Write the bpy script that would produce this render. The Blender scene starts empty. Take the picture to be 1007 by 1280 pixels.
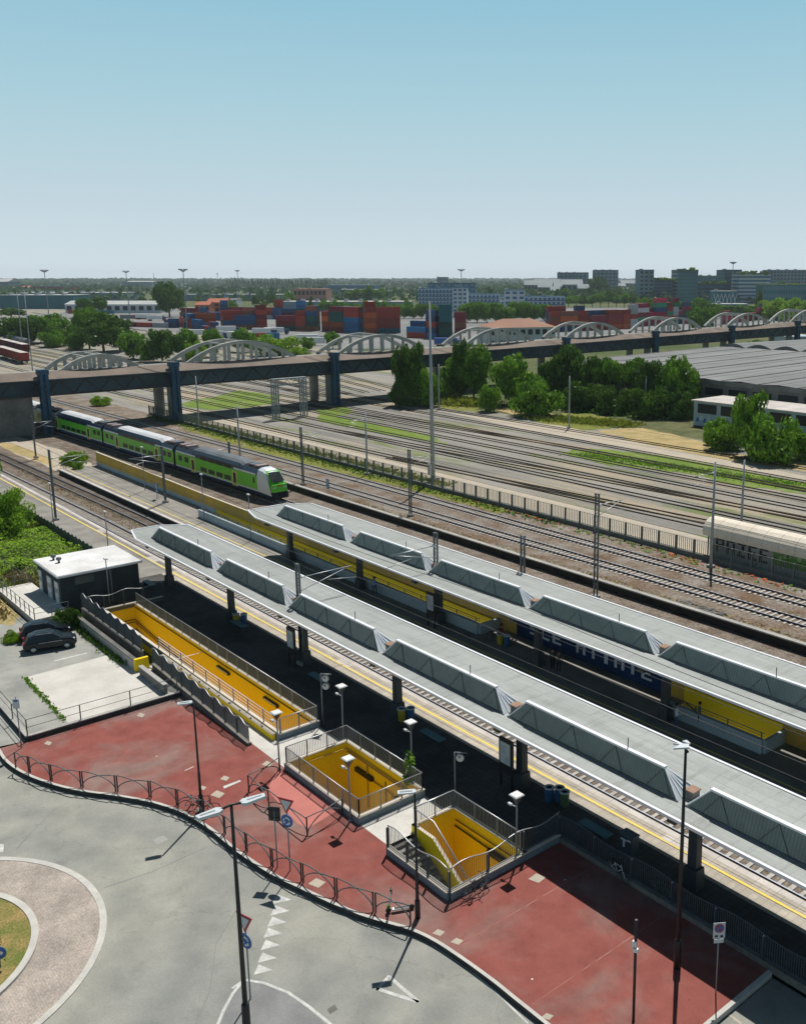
import bpy, math, random
from mathutils import Vector, Matrix, noise
from mathutils.geometry import tessellate_polygon
R = math.radians
S = bpy.context.scene
COL = S.collection
# ------------------------------------------------------------------ camera, sky, sun, exposure
F, CX, CY, CH = 1196.0, 648.0, 605.0, 28.5      # lens of the photograph in its own pixels
PIT = math.atan((CY - 347) / F)
YAW = math.atan(1352 * math.cos(PIT) / F)
cam = bpy.data.cameras.new('camera'); camo = bpy.data.objects.new('camera', cam); COL.objects.link(camo)
cam.sensor_fit = 'HORIZONTAL'; cam.sensor_width = 36
cam.lens = F / 1007 * 36
cam.shift_x = -(CX - 503.5) / 1007
cam.shift_y = -(640 - CY) / 1007
cam.clip_start = 0.5; cam.clip_end = 20000
camo.location = (0, 0, CH)
camo.rotation_euler = (R(90) - PIT, 0, YAW)
S.camera = camo
W = bpy.data.worlds.new('World'); S.world = W; W.use_nodes = True
wn, wl = W.node_tree.nodes, W.node_tree.links
bg = wn['Background']
sky = wn.new('ShaderNodeTexSky'); sky.sky_type = 'NISHITA'; sky.sun_disc = False
sky.sun_elevation = R(59); sky.sun_rotation = R(-37); sky.air_density = 1.0; sky.dust_density = 1.6; sky.ozone_density = 1.0
tc_ = wn.new('ShaderNodeTexCoord'); sx_ = wn.new('ShaderNodeSeparateXYZ'); wl.new(tc_.outputs['Generated'], sx_.inputs[0])
low = wn.new('ShaderNodeValToRGB'); wl.new(sx_.outputs[2], low.inputs[0])        # pale summer air near the horizon
SK = 0.05
e_ = low.color_ramp.elements
for i_, (z_, c_) in enumerate(((0.0, (.66, .755, .80)), (.07, (.545, .675, .745)), (.15, (.42, .63, .715)), (.26, (.285, .54, .68)), (.42, (.02, .055, .11)))):
    el = e_[i_] if i_ < 2 else e_.new(z_)
    el.position = z_; el.color = (*c_, 1)
sc_ = wn.new('ShaderNodeVectorMath'); sc_.operation = 'SCALE'; sc_.inputs['Scale'].default_value = 1 / SK; wl.new(low.outputs[0], sc_.inputs[0])
up_ = wn.new('ShaderNodeMapRange'); up_.inputs['From Min'].default_value = .6; up_.inputs['From Max'].default_value = 1.3; wl.new(sx_.outputs[2], up_.inputs['Value'])
mx_ = wn.new('ShaderNodeMix'); mx_.data_type = 'RGBA'; wl.new(up_.outputs[0], mx_.inputs[0]); wl.new(sc_.outputs[0], mx_.inputs[6]); wl.new(sky.outputs[0], mx_.inputs[7])
wl.new(mx_.outputs[2], bg.inputs[0]); bg.inputs[1].default_value = SK
SUN = Vector((-0.36, 0.48, 1.0)).normalized()
sl = bpy.data.lights.new('sun', 'SUN'); sl.energy = 4.9; sl.angle = R(0.5); sl.color = (1.0, 0.955, 0.89)
so = bpy.data.objects.new('sun', sl); COL.objects.link(so)
so.rotation_euler = SUN.to_track_quat('Z', 'Y').to_euler(); so.location = (0, 0, 100)
S.view_settings.view_transform = 'Standard'; S.view_settings.look = 'None'
S.view_settings.exposure = 0.0; S.view_settings.gamma = 1
S.render.resolution_x = 805; S.render.resolution_y = 1024

# ------------------------------------------------------------------ measuring: pixel of the photograph -> point of the place
def P(x, y, z=0.0):
    dx = x - CX; dy = CY - y
    fw = math.cos(PIT) * F + math.sin(PIT) * dy; up = -math.sin(PIT) * F + math.cos(PIT) * dy
    t = (z - CH) / up
    f, r = fw * t, dx * t
    return Vector((r * math.cos(YAW) - f * math.sin(YAW), r * math.sin(YAW) + f * math.cos(YAW), z))
def PY_(x, y, Y):                                # ray meets the plane Y = const
    a = P(x, y, 0); t = Y / a.y
    return Vector((a.x * t, Y, CH - CH * t))
def PX_(x, y, X):
    a = P(x, y, 0); t = X / a.x
    return Vector((X, a.y * t, CH - CH * t))
def Q(p):
    X, Y, Z = p
    r = X * math.cos(YAW) + Y * math.sin(YAW); f = -X * math.sin(YAW) + Y * math.cos(YAW); u = Z - CH
    d = f * math.cos(PIT) - u * math.sin(PIT); v = f * math.sin(PIT) + u * math.cos(PIT)
    return (CX + F * r / d, CY - F * v / d)
def hgt(x, y, yt, z=0.0):
    p = P(x, y, z); lo, hi = z, z + 120
    for _ in range(40):
        m = (lo + hi) / 2
        if Q((p.x, p.y, m))[1] > yt: lo = m
        else: hi = m
    return lo - z

# ------------------------------------------------------------------ materials
def ramp2(nt, fac, c1, c2, lo=0.35, hi=0.65):
    r = nt.nodes.new('ShaderNodeValToRGB')
    r.color_ramp.elements[0].position = lo; r.color_ramp.elements[1].position = hi
    r.color_ramp.elements[0].color = (*c1, 1); r.color_ramp.elements[1].color = (*c2, 1)
    nt.links.new(fac, r.inputs[0]); return r.outputs[0]
def mixc(nt, fac, a, b, mode='MIX'):
    m = nt.nodes.new('ShaderNodeMix'); m.data_type = 'RGBA'; m.blend_type = mode
    for i, v in ((0, fac), (6, a), (7, b)):
        if hasattr(v, 'node'): nt.links.new(v, m.inputs[i])
        elif i == 0: m.inputs[0].default_value = v
        else: m.inputs[i].default_value = (*v, 1)
    return m.outputs[2]
def noise_n(nt, vec, scale, detail=4, rough=0.6, dist=0.0):
    n = nt.nodes.new('ShaderNodeTexNoise'); n.inputs['Scale'].default_value = scale
    n.inputs['Detail'].default_value = detail; n.inputs['Roughness'].default_value = rough
    n.inputs['Distortion'].default_value = dist
    nt.links.new(vec, n.inputs['Vector']); return n.outputs[0]
def new_mat(name):
    m = bpy.data.materials.new(name); m.use_nodes = True
    nt = m.node_tree; b = nt.nodes['Principled BSDF']
    geo = nt.nodes.new('ShaderNodeNewGeometry')
    return m, nt, b, geo.outputs['Position']
def mat(name, c, c2=None, scale=1.0, rough=0.7, metal=0.0, fine=None, fine_amt=0.15, bump=0.0, spec=None, lo=.35, hi=.65, obj=False):
    m, nt, b, pos = new_mat(name)
    if obj:
        tc = nt.nodes.new('ShaderNodeTexCoord'); pos = tc.outputs['Object']
    col = None
    if c2 is not None:
        col = ramp2(nt, noise_n(nt, pos, scale), c, c2, lo, hi)
    if fine:
        n2 = noise_n(nt, pos, fine, 3, 0.7)
        g = ramp2(nt, n2, (1 - fine_amt,) * 3, (1 + fine_amt,) * 3, .3, .7)
        col = mixc(nt, 1.0, col if col is not None else c, g, 'MULTIPLY')
    if col is not None: nt.links.new(col, b.inputs['Base Color'])
    else: b.inputs['Base Color'].default_value = (*c, 1)
    b.inputs['Roughness'].default_value = rough; b.inputs['Metallic'].default_value = metal
    if spec is not None: b.inputs['Specular IOR Level'].default_value = spec
    if bump:
        bp = nt.nodes.new('ShaderNodeBump'); bp.inputs['Strength'].default_value = bump; bp.inputs['Distance'].default_value = 0.05
        nt.links.new(noise_n(nt, pos, fine or scale * 8, 4, 0.7), bp.inputs['Height']); nt.links.new(bp.outputs[0], b.inputs['Normal'])
    return m
def sep(nt, pos):
    s = nt.nodes.new('ShaderNodeSeparateXYZ'); nt.links.new(pos, s.inputs[0]); return s.outputs
def mathn(nt, op, a, b=None, c=None):
    m = nt.nodes.new('ShaderNodeMath'); m.operation = op
    for i, v in enumerate((a, b, c)):
        if v is None: continue
        if hasattr(v, 'node'): nt.links.new(v, m.inputs[i])
        else: m.inputs[i].default_value = v
    return m.outputs[0]

M = {}
# asphalt of the road: worn rings round the roundabout, stains, cracks
def m_road():
    m, nt, b, pos = new_mat('road_asphalt')
    x, y, z = sep(nt, pos)
    dx = mathn(nt, 'SUBTRACT', x, -43.8); dy = mathn(nt, 'SUBTRACT', y, 4.3)
    r = mathn(nt, 'SQRT', mathn(nt, 'ADD', mathn(nt, 'MULTIPLY', dx, dx), mathn(nt, 'MULTIPLY', dy, dy)))
    n0 = noise_n(nt, pos, .25, 4)
    rr = mathn(nt, 'ADD', r, mathn(nt, 'MULTIPLY', n0, 1.6))
    w = mathn(nt, 'SINE', mathn(nt, 'MULTIPLY', rr, 2.3))
    w2 = ramp2(nt, mathn(nt, 'ADD', mathn(nt, 'MULTIPLY', w, .09), noise_n(nt, pos, .6, 5)), (.245, .250, .230), (.345, .345, .312), .28, .78)
    big = ramp2(nt, noise_n(nt, pos, .12, 3), (.84, .86, .88), (1.08, 1.07, 1.02), .35, .65)
    c = mixc(nt, 1, w2, big, 'MULTIPLY')
    f = ramp2(nt, noise_n(nt, pos, 14, 3, .8), (.88,) * 3, (1.1,) * 3, .3, .7)
    c = mixc(nt, 1, c, f, 'MULTIPLY')
    # cracks
    v = nt.nodes.new('ShaderNodeTexVoronoi'); v.feature = 'DISTANCE_TO_EDGE'; v.inputs['Scale'].default_value = .16
    d = nt.nodes.new('ShaderNodeVectorMath'); d.operation = 'MULTIPLY_ADD'
    nn = nt.nodes.new('ShaderNodeTexNoise'); nn.inputs['Scale'].default_value = .8; nn.inputs['Detail'].default_value = 5
    nt.links.new(pos, nn.inputs[0]); nt.links.new(nn.outputs[1], d.inputs[0]); d.inputs[1].default_value = (2, 2, 0); nt.links.new(pos, d.inputs[2])
    nt.links.new(d.outputs[0], v.inputs['Vector'])
    cr = ramp2(nt, v.outputs['Distance'], (.84, .84, .84), (1, 1, 1), .001, .004)
    c = mixc(nt, 1, c, cr, 'MULTIPLY')
    st = ramp2(nt, noise_n(nt, pos, .9, 6, .62), (.84, .84, .84), (1, 1, 1), .26, .42)
    c = mixc(nt, 1, c, st, 'MULTIPLY')
    nt.links.new(c, b.inputs['Base Color']); b.inputs['Roughness'].default_value = .85
    return m
M['road'] = m_road()
def m_red():
    m, nt, b, pos = new_mat('red_asphalt')
    n = noise_n(nt, pos, .2, 5, .6, .6)
    c = ramp2(nt, n, (.255, .084, .070), (.245, .172, .152), .46, .70)
    p2 = ramp2(nt, noise_n(nt, pos, .75, 5, .65), (.80, .77, .77), (1.14, 1.15, 1.14), .3, .7)
    c = mixc(nt, 1, c, p2, 'MULTIPLY')
    f = ramp2(nt, noise_n(nt, pos, 16, 3, .8), (.88,) * 3, (1.12,) * 3, .3, .7)
    c = mixc(nt, 1, c, f, 'MULTIPLY')
    v = nt.nodes.new('ShaderNodeTexVoronoi'); v.inputs['Scale'].default_value = .9; nt.links.new(pos, v.inputs['Vector'])
    sp = ramp2(nt, v.outputs['Distance'], (.6, .55, .55), (1, 1, 1), .03, .06)
    c = mixc(nt, .6, c, mixc(nt, 1, c, sp, 'MULTIPLY'))
    v3 = nt.nodes.new('ShaderNodeTexVoronoi'); v3.inputs['Scale'].default_value = .37; nt.links.new(pos, v3.inputs['Vector'])
    wh = ramp2(nt, v3.outputs['Distance'], (1, 1, 1), (0, 0, 0), .014, .022)
    c = mixc(nt, wh, c, (.6, .58, .54))
    nt.links.new(c, b.inputs['Base Color']); b.inputs['Roughness'].default_value = .85
    return m
M['red'] = m_red()
def m_bricklike(name, c1, c2, cm, bw, bh, mortar, fine=.12, nscale=.4, stain=.8, rough=.8, rot=0, offset=.5):
    m, nt, b, pos = new_mat(name)
    mp = nt.nodes.new('ShaderNodeMapping'); mp.inputs['Rotation'].default_value = (0, 0, rot); nt.links.new(pos, mp.inputs[0])
    br = nt.nodes.new('ShaderNodeTexBrick'); nt.links.new(mp.outputs[0], br.inputs['Vector'])
    br.inputs['Scale'].default_value = 1; br.inputs['Brick Width'].default_value = bw; br.inputs['Row Height'].default_value = bh
    br.inputs['Mortar Size'].default_value = mortar; br.inputs['Color1'].default_value = (*c1, 1); br.inputs['Color2'].default_value = (*c2, 1)
    br.inputs['Mortar'].default_value = (*cm, 1); br.inputs['Mortar Smooth'].default_value = .3; br.offset = offset
    st = ramp2(nt, noise_n(nt, pos, nscale, 5), (stain,) * 3, (1.06,) * 3, .35, .65)
    c = mixc(nt, 1, br.outputs[0], st, 'MULTIPLY')
    f = ramp2(nt, noise_n(nt, pos, 12, 3, .8), (1 - fine,) * 3, (1 + fine,) * 3, .3, .7)
    c = mixc(nt, 1, c, f, 'MULTIPLY')
    nt.links.new(c, b.inputs['Base Color']); b.inputs['Roughness'].default_value = rough
    return m
M['platform'] = m_bricklike('platform_asphalt', (.30, .285, .255), (.27, .26, .235), (.23, .22, .2), 6, 3, .03, nscale=.35, stain=.72)
M['platform_pavers'] = m_bricklike('platform_pavers', (.52, .47, .40), (.44, .40, .34), (.36, .32, .27), .4, .4, .02, nscale=.5, stain=.78, offset=0)
M['platform_shade'] = m_bricklike('platform_shade_pavers', (.12, .115, .11), (.10, .098, .095), (.075, .07, .07), .4, .4, .02, nscale=.3, stain=.6, offset=0)  # pavers coloured dark to hold the canopy's shade
M['edge_stone'] = m_bricklike('platform_edge_stone', (.60, .56, .52), (.54, .50, .47), (.36, .33, .31), 1.2, 3, .02, stain=.8, offset=0)
M['beige'] = m_bricklike('beige_paving', (.60, .585, .54), (.56, .545, .50), (.48, .46, .42), .5, .5, .008, nscale=.3, stain=.8)
M['lot'] = mat('lot_asphalt', (.24, .25, .23), (.36, .36, .33), .35, .9, fine=14, fine_amt=.12)
M['slab'] = mat('lot_concrete_slab', (.50, .48, .44), (.60, .58, .54), .5, .85, fine=10, fine_amt=.08)
M['cobble'] = m_bricklike('roundabout_cobbles', (.47, .405, .345), (.40, .35, .31), (.36, .32, .28), .13, .11, .012, fine=.3, nscale=.6, stain=.72)
M['drygrass'] = mat('dry_grass_ground', (.30, .22, .09), (.13, .16, .04), .8, .95, fine=9, fine_amt=.4)
M['kerb'] = mat('kerb_stone', (.55, .535, .49), (.45, .44, .41), 1.2, .8, fine=12, fine_amt=.1)
M['white_line'] = mat('worn_white_paint', (.62, .62, .59), (.42, .43, .41), 2.5, .8, fine=14, fine_amt=.12)
M['yellow_line'] = mat('platform_yellow_line', (.80, .62, .12), (.72, .57, .20), 1.5, .8, fine=10, fine_amt=.1)
M['ballast'] = mat('ballast_stones', (.13, .10, .075), (.22, .19, .16), .5, .95, fine=5, fine_amt=.6)
M['ballast_rust'] = mat('rusty_ballast', (.155, .105, .07), (.25, .225, .195), .3, .95, fine=5, fine_amt=.55)
def m_yard():
    m, nt, b, pos = new_mat('yard_gravel')
    mp = nt.nodes.new('ShaderNodeMapping'); mp.inputs['Scale'].default_value = (.12, 1, 1); nt.links.new(pos, mp.inputs[0])
    c = ramp2(nt, noise_n(nt, mp.outputs[0], .22, 5), (.31, .295, .265), (.20, .195, .178), .4, .62)
    tan = ramp2(nt, noise_n(nt, mp.outputs[0], .13, 4), (0, 0, 0), (1, 1, 1), .52, .64)
    c = mixc(nt, tan, c, (.35, .30, .22))
    gr = ramp2(nt, noise_n(nt, mp.outputs[0], .3, 7, .7), (0, 0, 0), (.9, .9, .9), .56, .64)
    c = mixc(nt, gr, c, (.15, .19, .055))
    f = ramp2(nt, noise_n(nt, pos, 4, 4, .8), (.7,) * 3, (1.25,) * 3, .3, .7)
    c = mixc(nt, 1, c, f, 'MULTIPLY')
    nt.links.new(c, b.inputs['Base Color']); b.inputs['Roughness'].default_value = .95
    return m
M['yard'] = m_yard()
M['earth'] = mat('earth', (.13, .13, .065), (.06, .095, .03), .02, .95, fine=.4, fine_amt=.3)
M['tan'] = mat('tan_path', (.46, .40, .31), (.40, .36, .30), .3, .95, fine=3, fine_amt=.2)
M['pale'] = mat('pale_yard_paving', (.24, .245, .24), (.17, .175, .175), .02, .9, fine=.3, fine_amt=.15)
M['grass'] = mat('grass', (.16, .23, .04), (.09, .16, .025), .35, .9, fine=6, fine_amt=.4)
M['ygrass'] = mat('yellow_grass', (.33, .31, .05), (.20, .24, .045), .25, .9, fine=5, fine_amt=.4)
def m_patchy(name, c1, c2, bare, cover):
    m, nt, b, pos = new_mat(name)
    mp = nt.nodes.new('ShaderNodeMapping'); mp.inputs['Scale'].default_value = (.4, 1.2, 1); nt.links.new(pos, mp.inputs[0])
    c = ramp2(nt, noise_n(nt, mp.outputs[0], .5, 6, .7), c1, c2, .35, .65)
    k = ramp2(nt, noise_n(nt, mp.outputs[0], .55, 8, .78), (0, 0, 0), (1, 1, 1), cover, cover + .09)
    c = mixc(nt, k, c, bare)
    c = mixc(nt, 1, c, ramp2(nt, noise_n(nt, pos, 3, 5, .85), (.55,) * 3, (1.4,) * 3, .3, .7), 'MULTIPLY')
    nt.links.new(c, b.inputs['Base Color']); b.inputs['Roughness'].default_value = .95; return m
M['grass'] = m_patchy('grass', (.11, .19, .03), (.19, .25, .05), (.30, .28, .22), .56)
M['ygrass'] = m_patchy('yellow_grass', (.21, .21, .045), (.13, .16, .035), (.30, .25, .16), .54)
M['dryg'] = mat('straw_grass', (.45, .34, .17), (.30, .25, .11), .3, .9, fine=5, fine_amt=.3)
M['rail'] = mat('rail_steel', (.30, .34, .42), rough=.42, metal=.35)
M['rail_rust'] = mat('rusty_rail', (.06, .05, .045), (.10, .07, .05), 2, rough=.7)
M['sleeper'] = mat('concrete_sleeper', (.50, .48, .44), (.38, .35, .32), 1.2, .9, fine=6, fine_amt=.15)
M['sleeper_wood'] = mat('wooden_sleeper', (.10, .085, .07), (.17, .14, .115), 1, .9)
M['concrete'] = mat('concrete', (.42, .41, .38), (.30, .30, .285), .35, .85, fine=5, fine_amt=.12)
M['dark_concrete'] = mat('stained_or_shaded_concrete', (.20, .195, .18), (.12, .12, .115), .3, .9, fine=4, fine_amt=.2)
M['pier'] = mat('bridge_concrete', (.36, .37, .345), (.25, .26, .25), .3, .85, fine=2, fine_amt=.15)
M['yellow'] = mat('yellow_wall_paint', (.94, .68, .02), (.91, .64, .02), .4, .6, fine=6, fine_amt=.06)
M['yellow_old'] = mat('old_yellow_paint', (.60, .39, .06), (.50, .33, .09), .5, .7, fine=4, fine_amt=.12)
M['paleblue'] = mat('pale_blue_wall_paint', (.42, .50, .54), (.34, .42, .47), .5, .7, fine=5, fine_amt=.1)
M['mural_blue'] = mat('mural_blue', (.018, .05, .14), (.012, .035, .10), .6, .6)
M['mural_white'] = mat('mural_white', (.66, .70, .74), (.5, .55, .62), 1.5, .6)
M['coping'] = mat('cream_coping', (.66, .60, .50), (.56, .51, .43), .8, .8)
M['kerb_blue'] = mat('painted_kerb_wall', (.22, .27, .30), (.15, .20, .23), .6, .8, fine=5, fine_amt=.12)
M['fence'] = mat('dark_painted_steel', (.07, .10, .12), rough=.45, metal=.3)
M['black'] = mat('black_steel', (.018, .02, .022), rough=.5, metal=.2)
M['galv'] = mat('galvanised_steel', (.50, .52, .54), (.40, .42, .45), 1, rough=.42, metal=.65)
M['grey_paint'] = mat('grey_painted_steel', (.27, .30, .32), (.21, .24, .26), .5, .5, .2)
M['mast'] = mat('catenary_mast_steel', (.18, .20, .205), (.11, .12, .125), 1, .6, .3)
M['concrete_pole'] = mat('spun_concrete_pole', (.36, .39, .41), (.30, .33, .35), 1, .7)
M['white'] = mat('white_paint', (.72, .73, .73), (.62, .63, .63), 1, .5)
M['white_trim'] = mat('white_metal_trim', (.78, .80, .83), (.70, .72, .75), 1, .45)
M['roof_white'] = mat('white_roof_membrane', (.74, .74, .74), (.56, .56, .55), .5, .7, fine=4, fine_amt=.08)
M['darkwall'] = mat('dark_render_wall', (.05, .06, .07), (.035, .045, .055), .7, .8, fine=4, fine_amt=.1)
M['darksteel'] = mat('canopy_column_paint', (.05, .065, .075), (.035, .05, .06), .8, .5, .2)
M['glass_dark'] = mat('dark_glass', (.008, .016, .022), rough=.3, spec=.3)
M['fence_grey'] = mat('grey_green_picket', (.22, .235, .215), (.15, .165, .15), .5, .85)
M['glass_blue'] = mat('bluish_glass', (.04, .10, .13), (.03, .08, .10), .1, rough=.15)
M['red_sign'] = mat('sign_red', (.42, .02, .03), rough=.5)
M['blue_sign'] = mat('sign_blue', (.02, .11, .36), rough=.5)
M['sign_grey'] = mat('sign_face_grey', (.50, .55, .58), rough=.5)
M['leafgreen'] = mat('green_leaf', (.08, .17, .02), rough=.6)
def m_canopy():
    m, nt, b, pos = new_mat('zinc_canopy_roof')
    br = nt.nodes.new('ShaderNodeTexBrick'); nt.links.new(pos, br.inputs['Vector'])
    br.inputs['Scale'].default_value = 1; br.inputs['Brick Width'].default_value = 4.05; br.inputs['Row Height'].default_value = .64
    br.inputs['Mortar Size'].default_value = .014; br.inputs['Color1'].default_value = (.335, .355, .345, 1); br.inputs['Color2'].default_value = (.31, .33, .32, 1)
    br.inputs['Mortar'].default_value = (.245, .26, .255, 1); br.offset = 0
    mp = nt.nodes.new('ShaderNodeMapping'); mp.inputs['Scale'].default_value = (.15, 1.2, 1); nt.links.new(pos, mp.inputs[0])
    st = ramp2(nt, noise_n(nt, mp.outputs[0], 1.0, 6, .65), (.82, .83, .83), (1.08,) * 3, .3, .7)
    c = mixc(nt, 1, br.outputs[0], st, 'MULTIPLY')
    mp2 = nt.nodes.new('ShaderNodeMapping'); mp2.inputs['Scale'].default_value = (2.2, .25, 1); nt.links.new(pos, mp2.inputs[0])
    c = mixc(nt, 1, c, ramp2(nt, noise_n(nt, mp2.outputs[0], 1.2, 5, .7), (.80, .79, .77), (1.0,) * 3, .30, .48), 'MULTIPLY')
    f = ramp2(nt, noise_n(nt, pos, 9, 3, .8), (.93,) * 3, (1.07,) * 3, .3, .7)
    c = mixc(nt, 1, c, f, 'MULTIPLY')
    nt.links.new(c, b.inputs['Base Color']); b.inputs['Roughness'].default_value = .6; b.inputs['Metallic'].default_value = .15
    return m
M['canopy'] = m_canopy()
def m_skyglass():
    m, nt, b, pos = new_mat('ribbed_skylight_glass')
    x, y, z = sep(nt, pos)
    w = mathn(nt, 'SINE', mathn(nt, 'MULTIPLY', x, 2 * math.pi / .17))
    c = ramp2(nt, w, (.17, .21, .205), (.235, .275, .265), .0, 1)
    n = ramp2(nt, noise_n(nt, pos, .8, 5), (.7, .75, .72), (1.15, 1.15, 1.05), .3, .7)
    c = mixc(nt, 1, c, n, 'MULTIPLY')
    nt.links.new(c, b.inputs['Base Color']); b.inputs['Roughness'].default_value = .18
    b.inputs['Alpha'].default_value = .8
    return m
M['skyglass'] = m_skyglass()
def m_leaf(name, c1, c2, c3):
    m, nt, b, pos = new_mat(name)
    oi = nt.nodes.new('ShaderNodeObjectInfo')
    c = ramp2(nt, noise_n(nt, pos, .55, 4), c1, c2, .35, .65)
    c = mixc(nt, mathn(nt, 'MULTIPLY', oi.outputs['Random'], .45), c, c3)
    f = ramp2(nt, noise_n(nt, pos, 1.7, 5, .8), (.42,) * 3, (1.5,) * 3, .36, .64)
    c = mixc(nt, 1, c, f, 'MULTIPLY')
    nt.links.new(c, b.inputs['Base Color']); b.inputs['Roughness'].default_value = .55
    b.inputs['Specular IOR Level'].default_value = .25
    tr = nt.nodes.new('ShaderNodeBsdfTranslucent'); nt.links.new(c, tr.inputs[0])
    ms = nt.nodes.new('ShaderNodeMixShader'); ms.inputs[0].default_value = .3
    nt.links.new(b.outputs[0], ms.inputs[1]); nt.links.new(tr.outputs[0], ms.inputs[2])
    nt.links.new(ms.outputs[0], nt.nodes['Material Output'].inputs[0])
    return m
M['leaf_dark'] = m_leaf('dark_foliage', (.055, .125, .014), (.10, .20, .02), (.06, .14, .02))
M['leaf_mid'] = m_leaf('green_foliage', (.11, .245, .018), (.20, .37, .028), (.08, .18, .02))
M['leaf_bright'] = m_leaf('bright_foliage', (.19, .34, .02), (.30, .46, .03), (.14, .28, .025))
M['bark'] = mat('bark', (.10, .08, .06), (.06, .05, .04), 3, .9)
M['farleaf'] = m_leaf('distant_foliage', (.035, .085, .035), (.06, .125, .045), (.05, .10, .04))

# ------------------------------------------------------------------ mesh helpers
class MB:
    def __init__(s): s.v = []; s.f = []; s.m = []; s.sm = []
    def face(s, pts, mi=0, smooth=False):
        i = len(s.v); s.v += [tuple(p) for p in pts]; s.f.append(tuple(range(i, i + len(pts)))); s.m.append(mi); s.sm.append(smooth); return s
    def box(s, x0, x1, y0, y1, z0, z1, mi=0, rz=0, ctr=None, top=1.0):
        cx, cy = (x0 + x1) / 2, (y0 + y1) / 2
        i = len(s.v); c = []
        for z, k in ((z0, 1.0), (z1, top)):
            for x, y in ((x0, y0), (x1, y0), (x1, y1), (x0, y1)):
                c.append([cx + (x - cx) * k, cy + (y - cy) * k, z])
        if rz:
            ox, oy = ctr if ctr else (cx, cy); ca, sa = math.cos(rz), math.sin(rz)
            for p in c:
                a, b = p[0] - ox, p[1] - oy; p[0], p[1] = ox + a * ca - b * sa, oy + a * sa + b * ca
        s.v += [tuple(p) for p in c]
        for f in ((0, 3, 2, 1), (4, 5, 6, 7), (0, 1, 5, 4), (1, 2, 6, 5), (2, 3, 7, 6), (3, 0, 4, 7)):
            s.f.append(tuple(i + k for k in f)); s.m.append(mi); s.sm.append(False)
        return s
    def prism(s, poly, z0, z1, mi=0, mside=None):
        n = len(poly); i = len(s.v)
        a = sum(poly[k][0] * poly[(k + 1) % n][1] - poly[(k + 1) % n][0] * poly[k][1] for k in range(n))
        if a < 0: poly = poly[::-1]
        s.v += [(p[0], p[1], z0) for p in poly] + [(p[0], p[1], z1) for p in poly]
        s.f.append(tuple(i + n + k for k in range(n))); s.m.append(mi); s.sm.append(False)
        s.f.append(tuple(i + k for k in range(n))[::-1]); s.m.append(mi); s.sm.append(False)
        for k in range(n):
            j = (k + 1) % n
            s.f.append((i + k, i + j, i + n + j, i + n + k)); s.m.append(mi if mside is None else mside); s.sm.append(False)
        return s
    def tube(s, pts, r, n=6, mi=0, r2=None, cap=True):
        pts = [Vector(p) for p in pts]; i0 = len(s.v); N = len(pts)
        for k, p in enumerate(pts):
            d = (pts[min(k + 1, N - 1)] - pts[max(k - 1, 0)])
            if d.length < 1e-9: d = Vector((0, 0, 1))
            d.normalize()
            u = d.cross(Vector((0, 0, 1)) if abs(d.z) < .95 else Vector((1, 0, 0))).normalized(); w = d.cross(u)
            rr = r if r2 is None else r + (r2 - r) * k / max(1, N - 1)
            for j in range(n):
                a = 2 * math.pi * (j + .5) / n
                s.v.append(tuple(p + u * (rr * math.cos(a)) + w * (rr * math.sin(a))))
        for k in range(N - 1):
            for j in range(n):
                a, b = i0 + k * n + j, i0 + k * n + (j + 1) % n
                s.f.append((a, a + n, b + n, b)); s.m.append(mi); s.sm.append(n > 4)
        if cap:
            s.f.append(tuple(i0 + j for j in range(n))); s.m.append(mi); s.sm.append(False)
            s.f.append(tuple(i0 + (N - 1) * n + j for j in range(n))[::-1]); s.m.append(mi); s.sm.append(False)
        return s
    def lathe(s, prof, n=12, c=(0, 0, 0), mi=0, axis='z'):
        i0 = len(s.v)
        for r, z in prof:
            for j in range(n):
                a = 2 * math.pi * j / n; x, y = r * math.cos(a), r * math.sin(a)
                if axis == 'z': p = (c[0] + x, c[1] + y, c[2] + z)
                elif axis == 'y': p = (c[0] + x, c[1] + z, c[2] + y)
                else: p = (c[0] + z, c[1] + x, c[2] + y)
                s.v.append(p)
        for k in range(len(prof) - 1):
            for j in range(n):
                a, b = i0 + k * n + j, i0 + k * n + (j + 1) % n
                s.f.append((a, b, b + n, a + n)); s.m.append(mi); s.sm.append(True)
        s.f.append(tuple(i0 + j for j in range(n))[::-1]); s.m.append(mi); s.sm.append(False)
        e = i0 + (len(prof) - 1) * n
        s.f.append(tuple(e + j for j in range(n))); s.m.append(mi); s.sm.append(False)
        return s
    def poly(s, pts, z, mi=0, holes=()):           # flat sheet, pts 2-D, maybe with holes
        loops = [[Vector((p[0], p[1], 0)) for p in pts]] + [[Vector((p[0], p[1], 0)) for p in h] for h in holes]
        tris = tessellate_polygon(loops); i0 = len(s.v)
        for l in loops: s.v += [(p.x, p.y, z) for p in l]
        for t in tris:
            a, b, c = [s.v[i0 + k] for k in t]
            if (b[0] - a[0]) * (c[1] - a[1]) - (c[0] - a[0]) * (b[1] - a[1]) < 0: t = (t[0], t[2], t[1])
            s.f.append(tuple(i0 + k for k in t)); s.m.append(mi); s.sm.append(False)
        return s
    def build(s, name, mats, parent=None, world=True):
        me = bpy.data.meshes.new(name)
        vs = s.v
        if parent is not None and world:
            o = chain(parent)
            vs = [(v[0] - o.x, v[1] - o.y, v[2] - o.z) for v in s.v]
        me.from_pydata(vs, [], s.f)
        if not isinstance(mats, (list, tuple)): mats = [mats]
        for m in mats: me.materials.append(M[m] if isinstance(m, str) else m)
        me.polygons.foreach_set('material_index', s.m); me.polygons.foreach_set('use_smooth', s.sm)
        me.update()
        o = bpy.data.objects.new(name, me); COL.objects.link(o)
        if parent is not None: o.parent = parent
        return o
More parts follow.
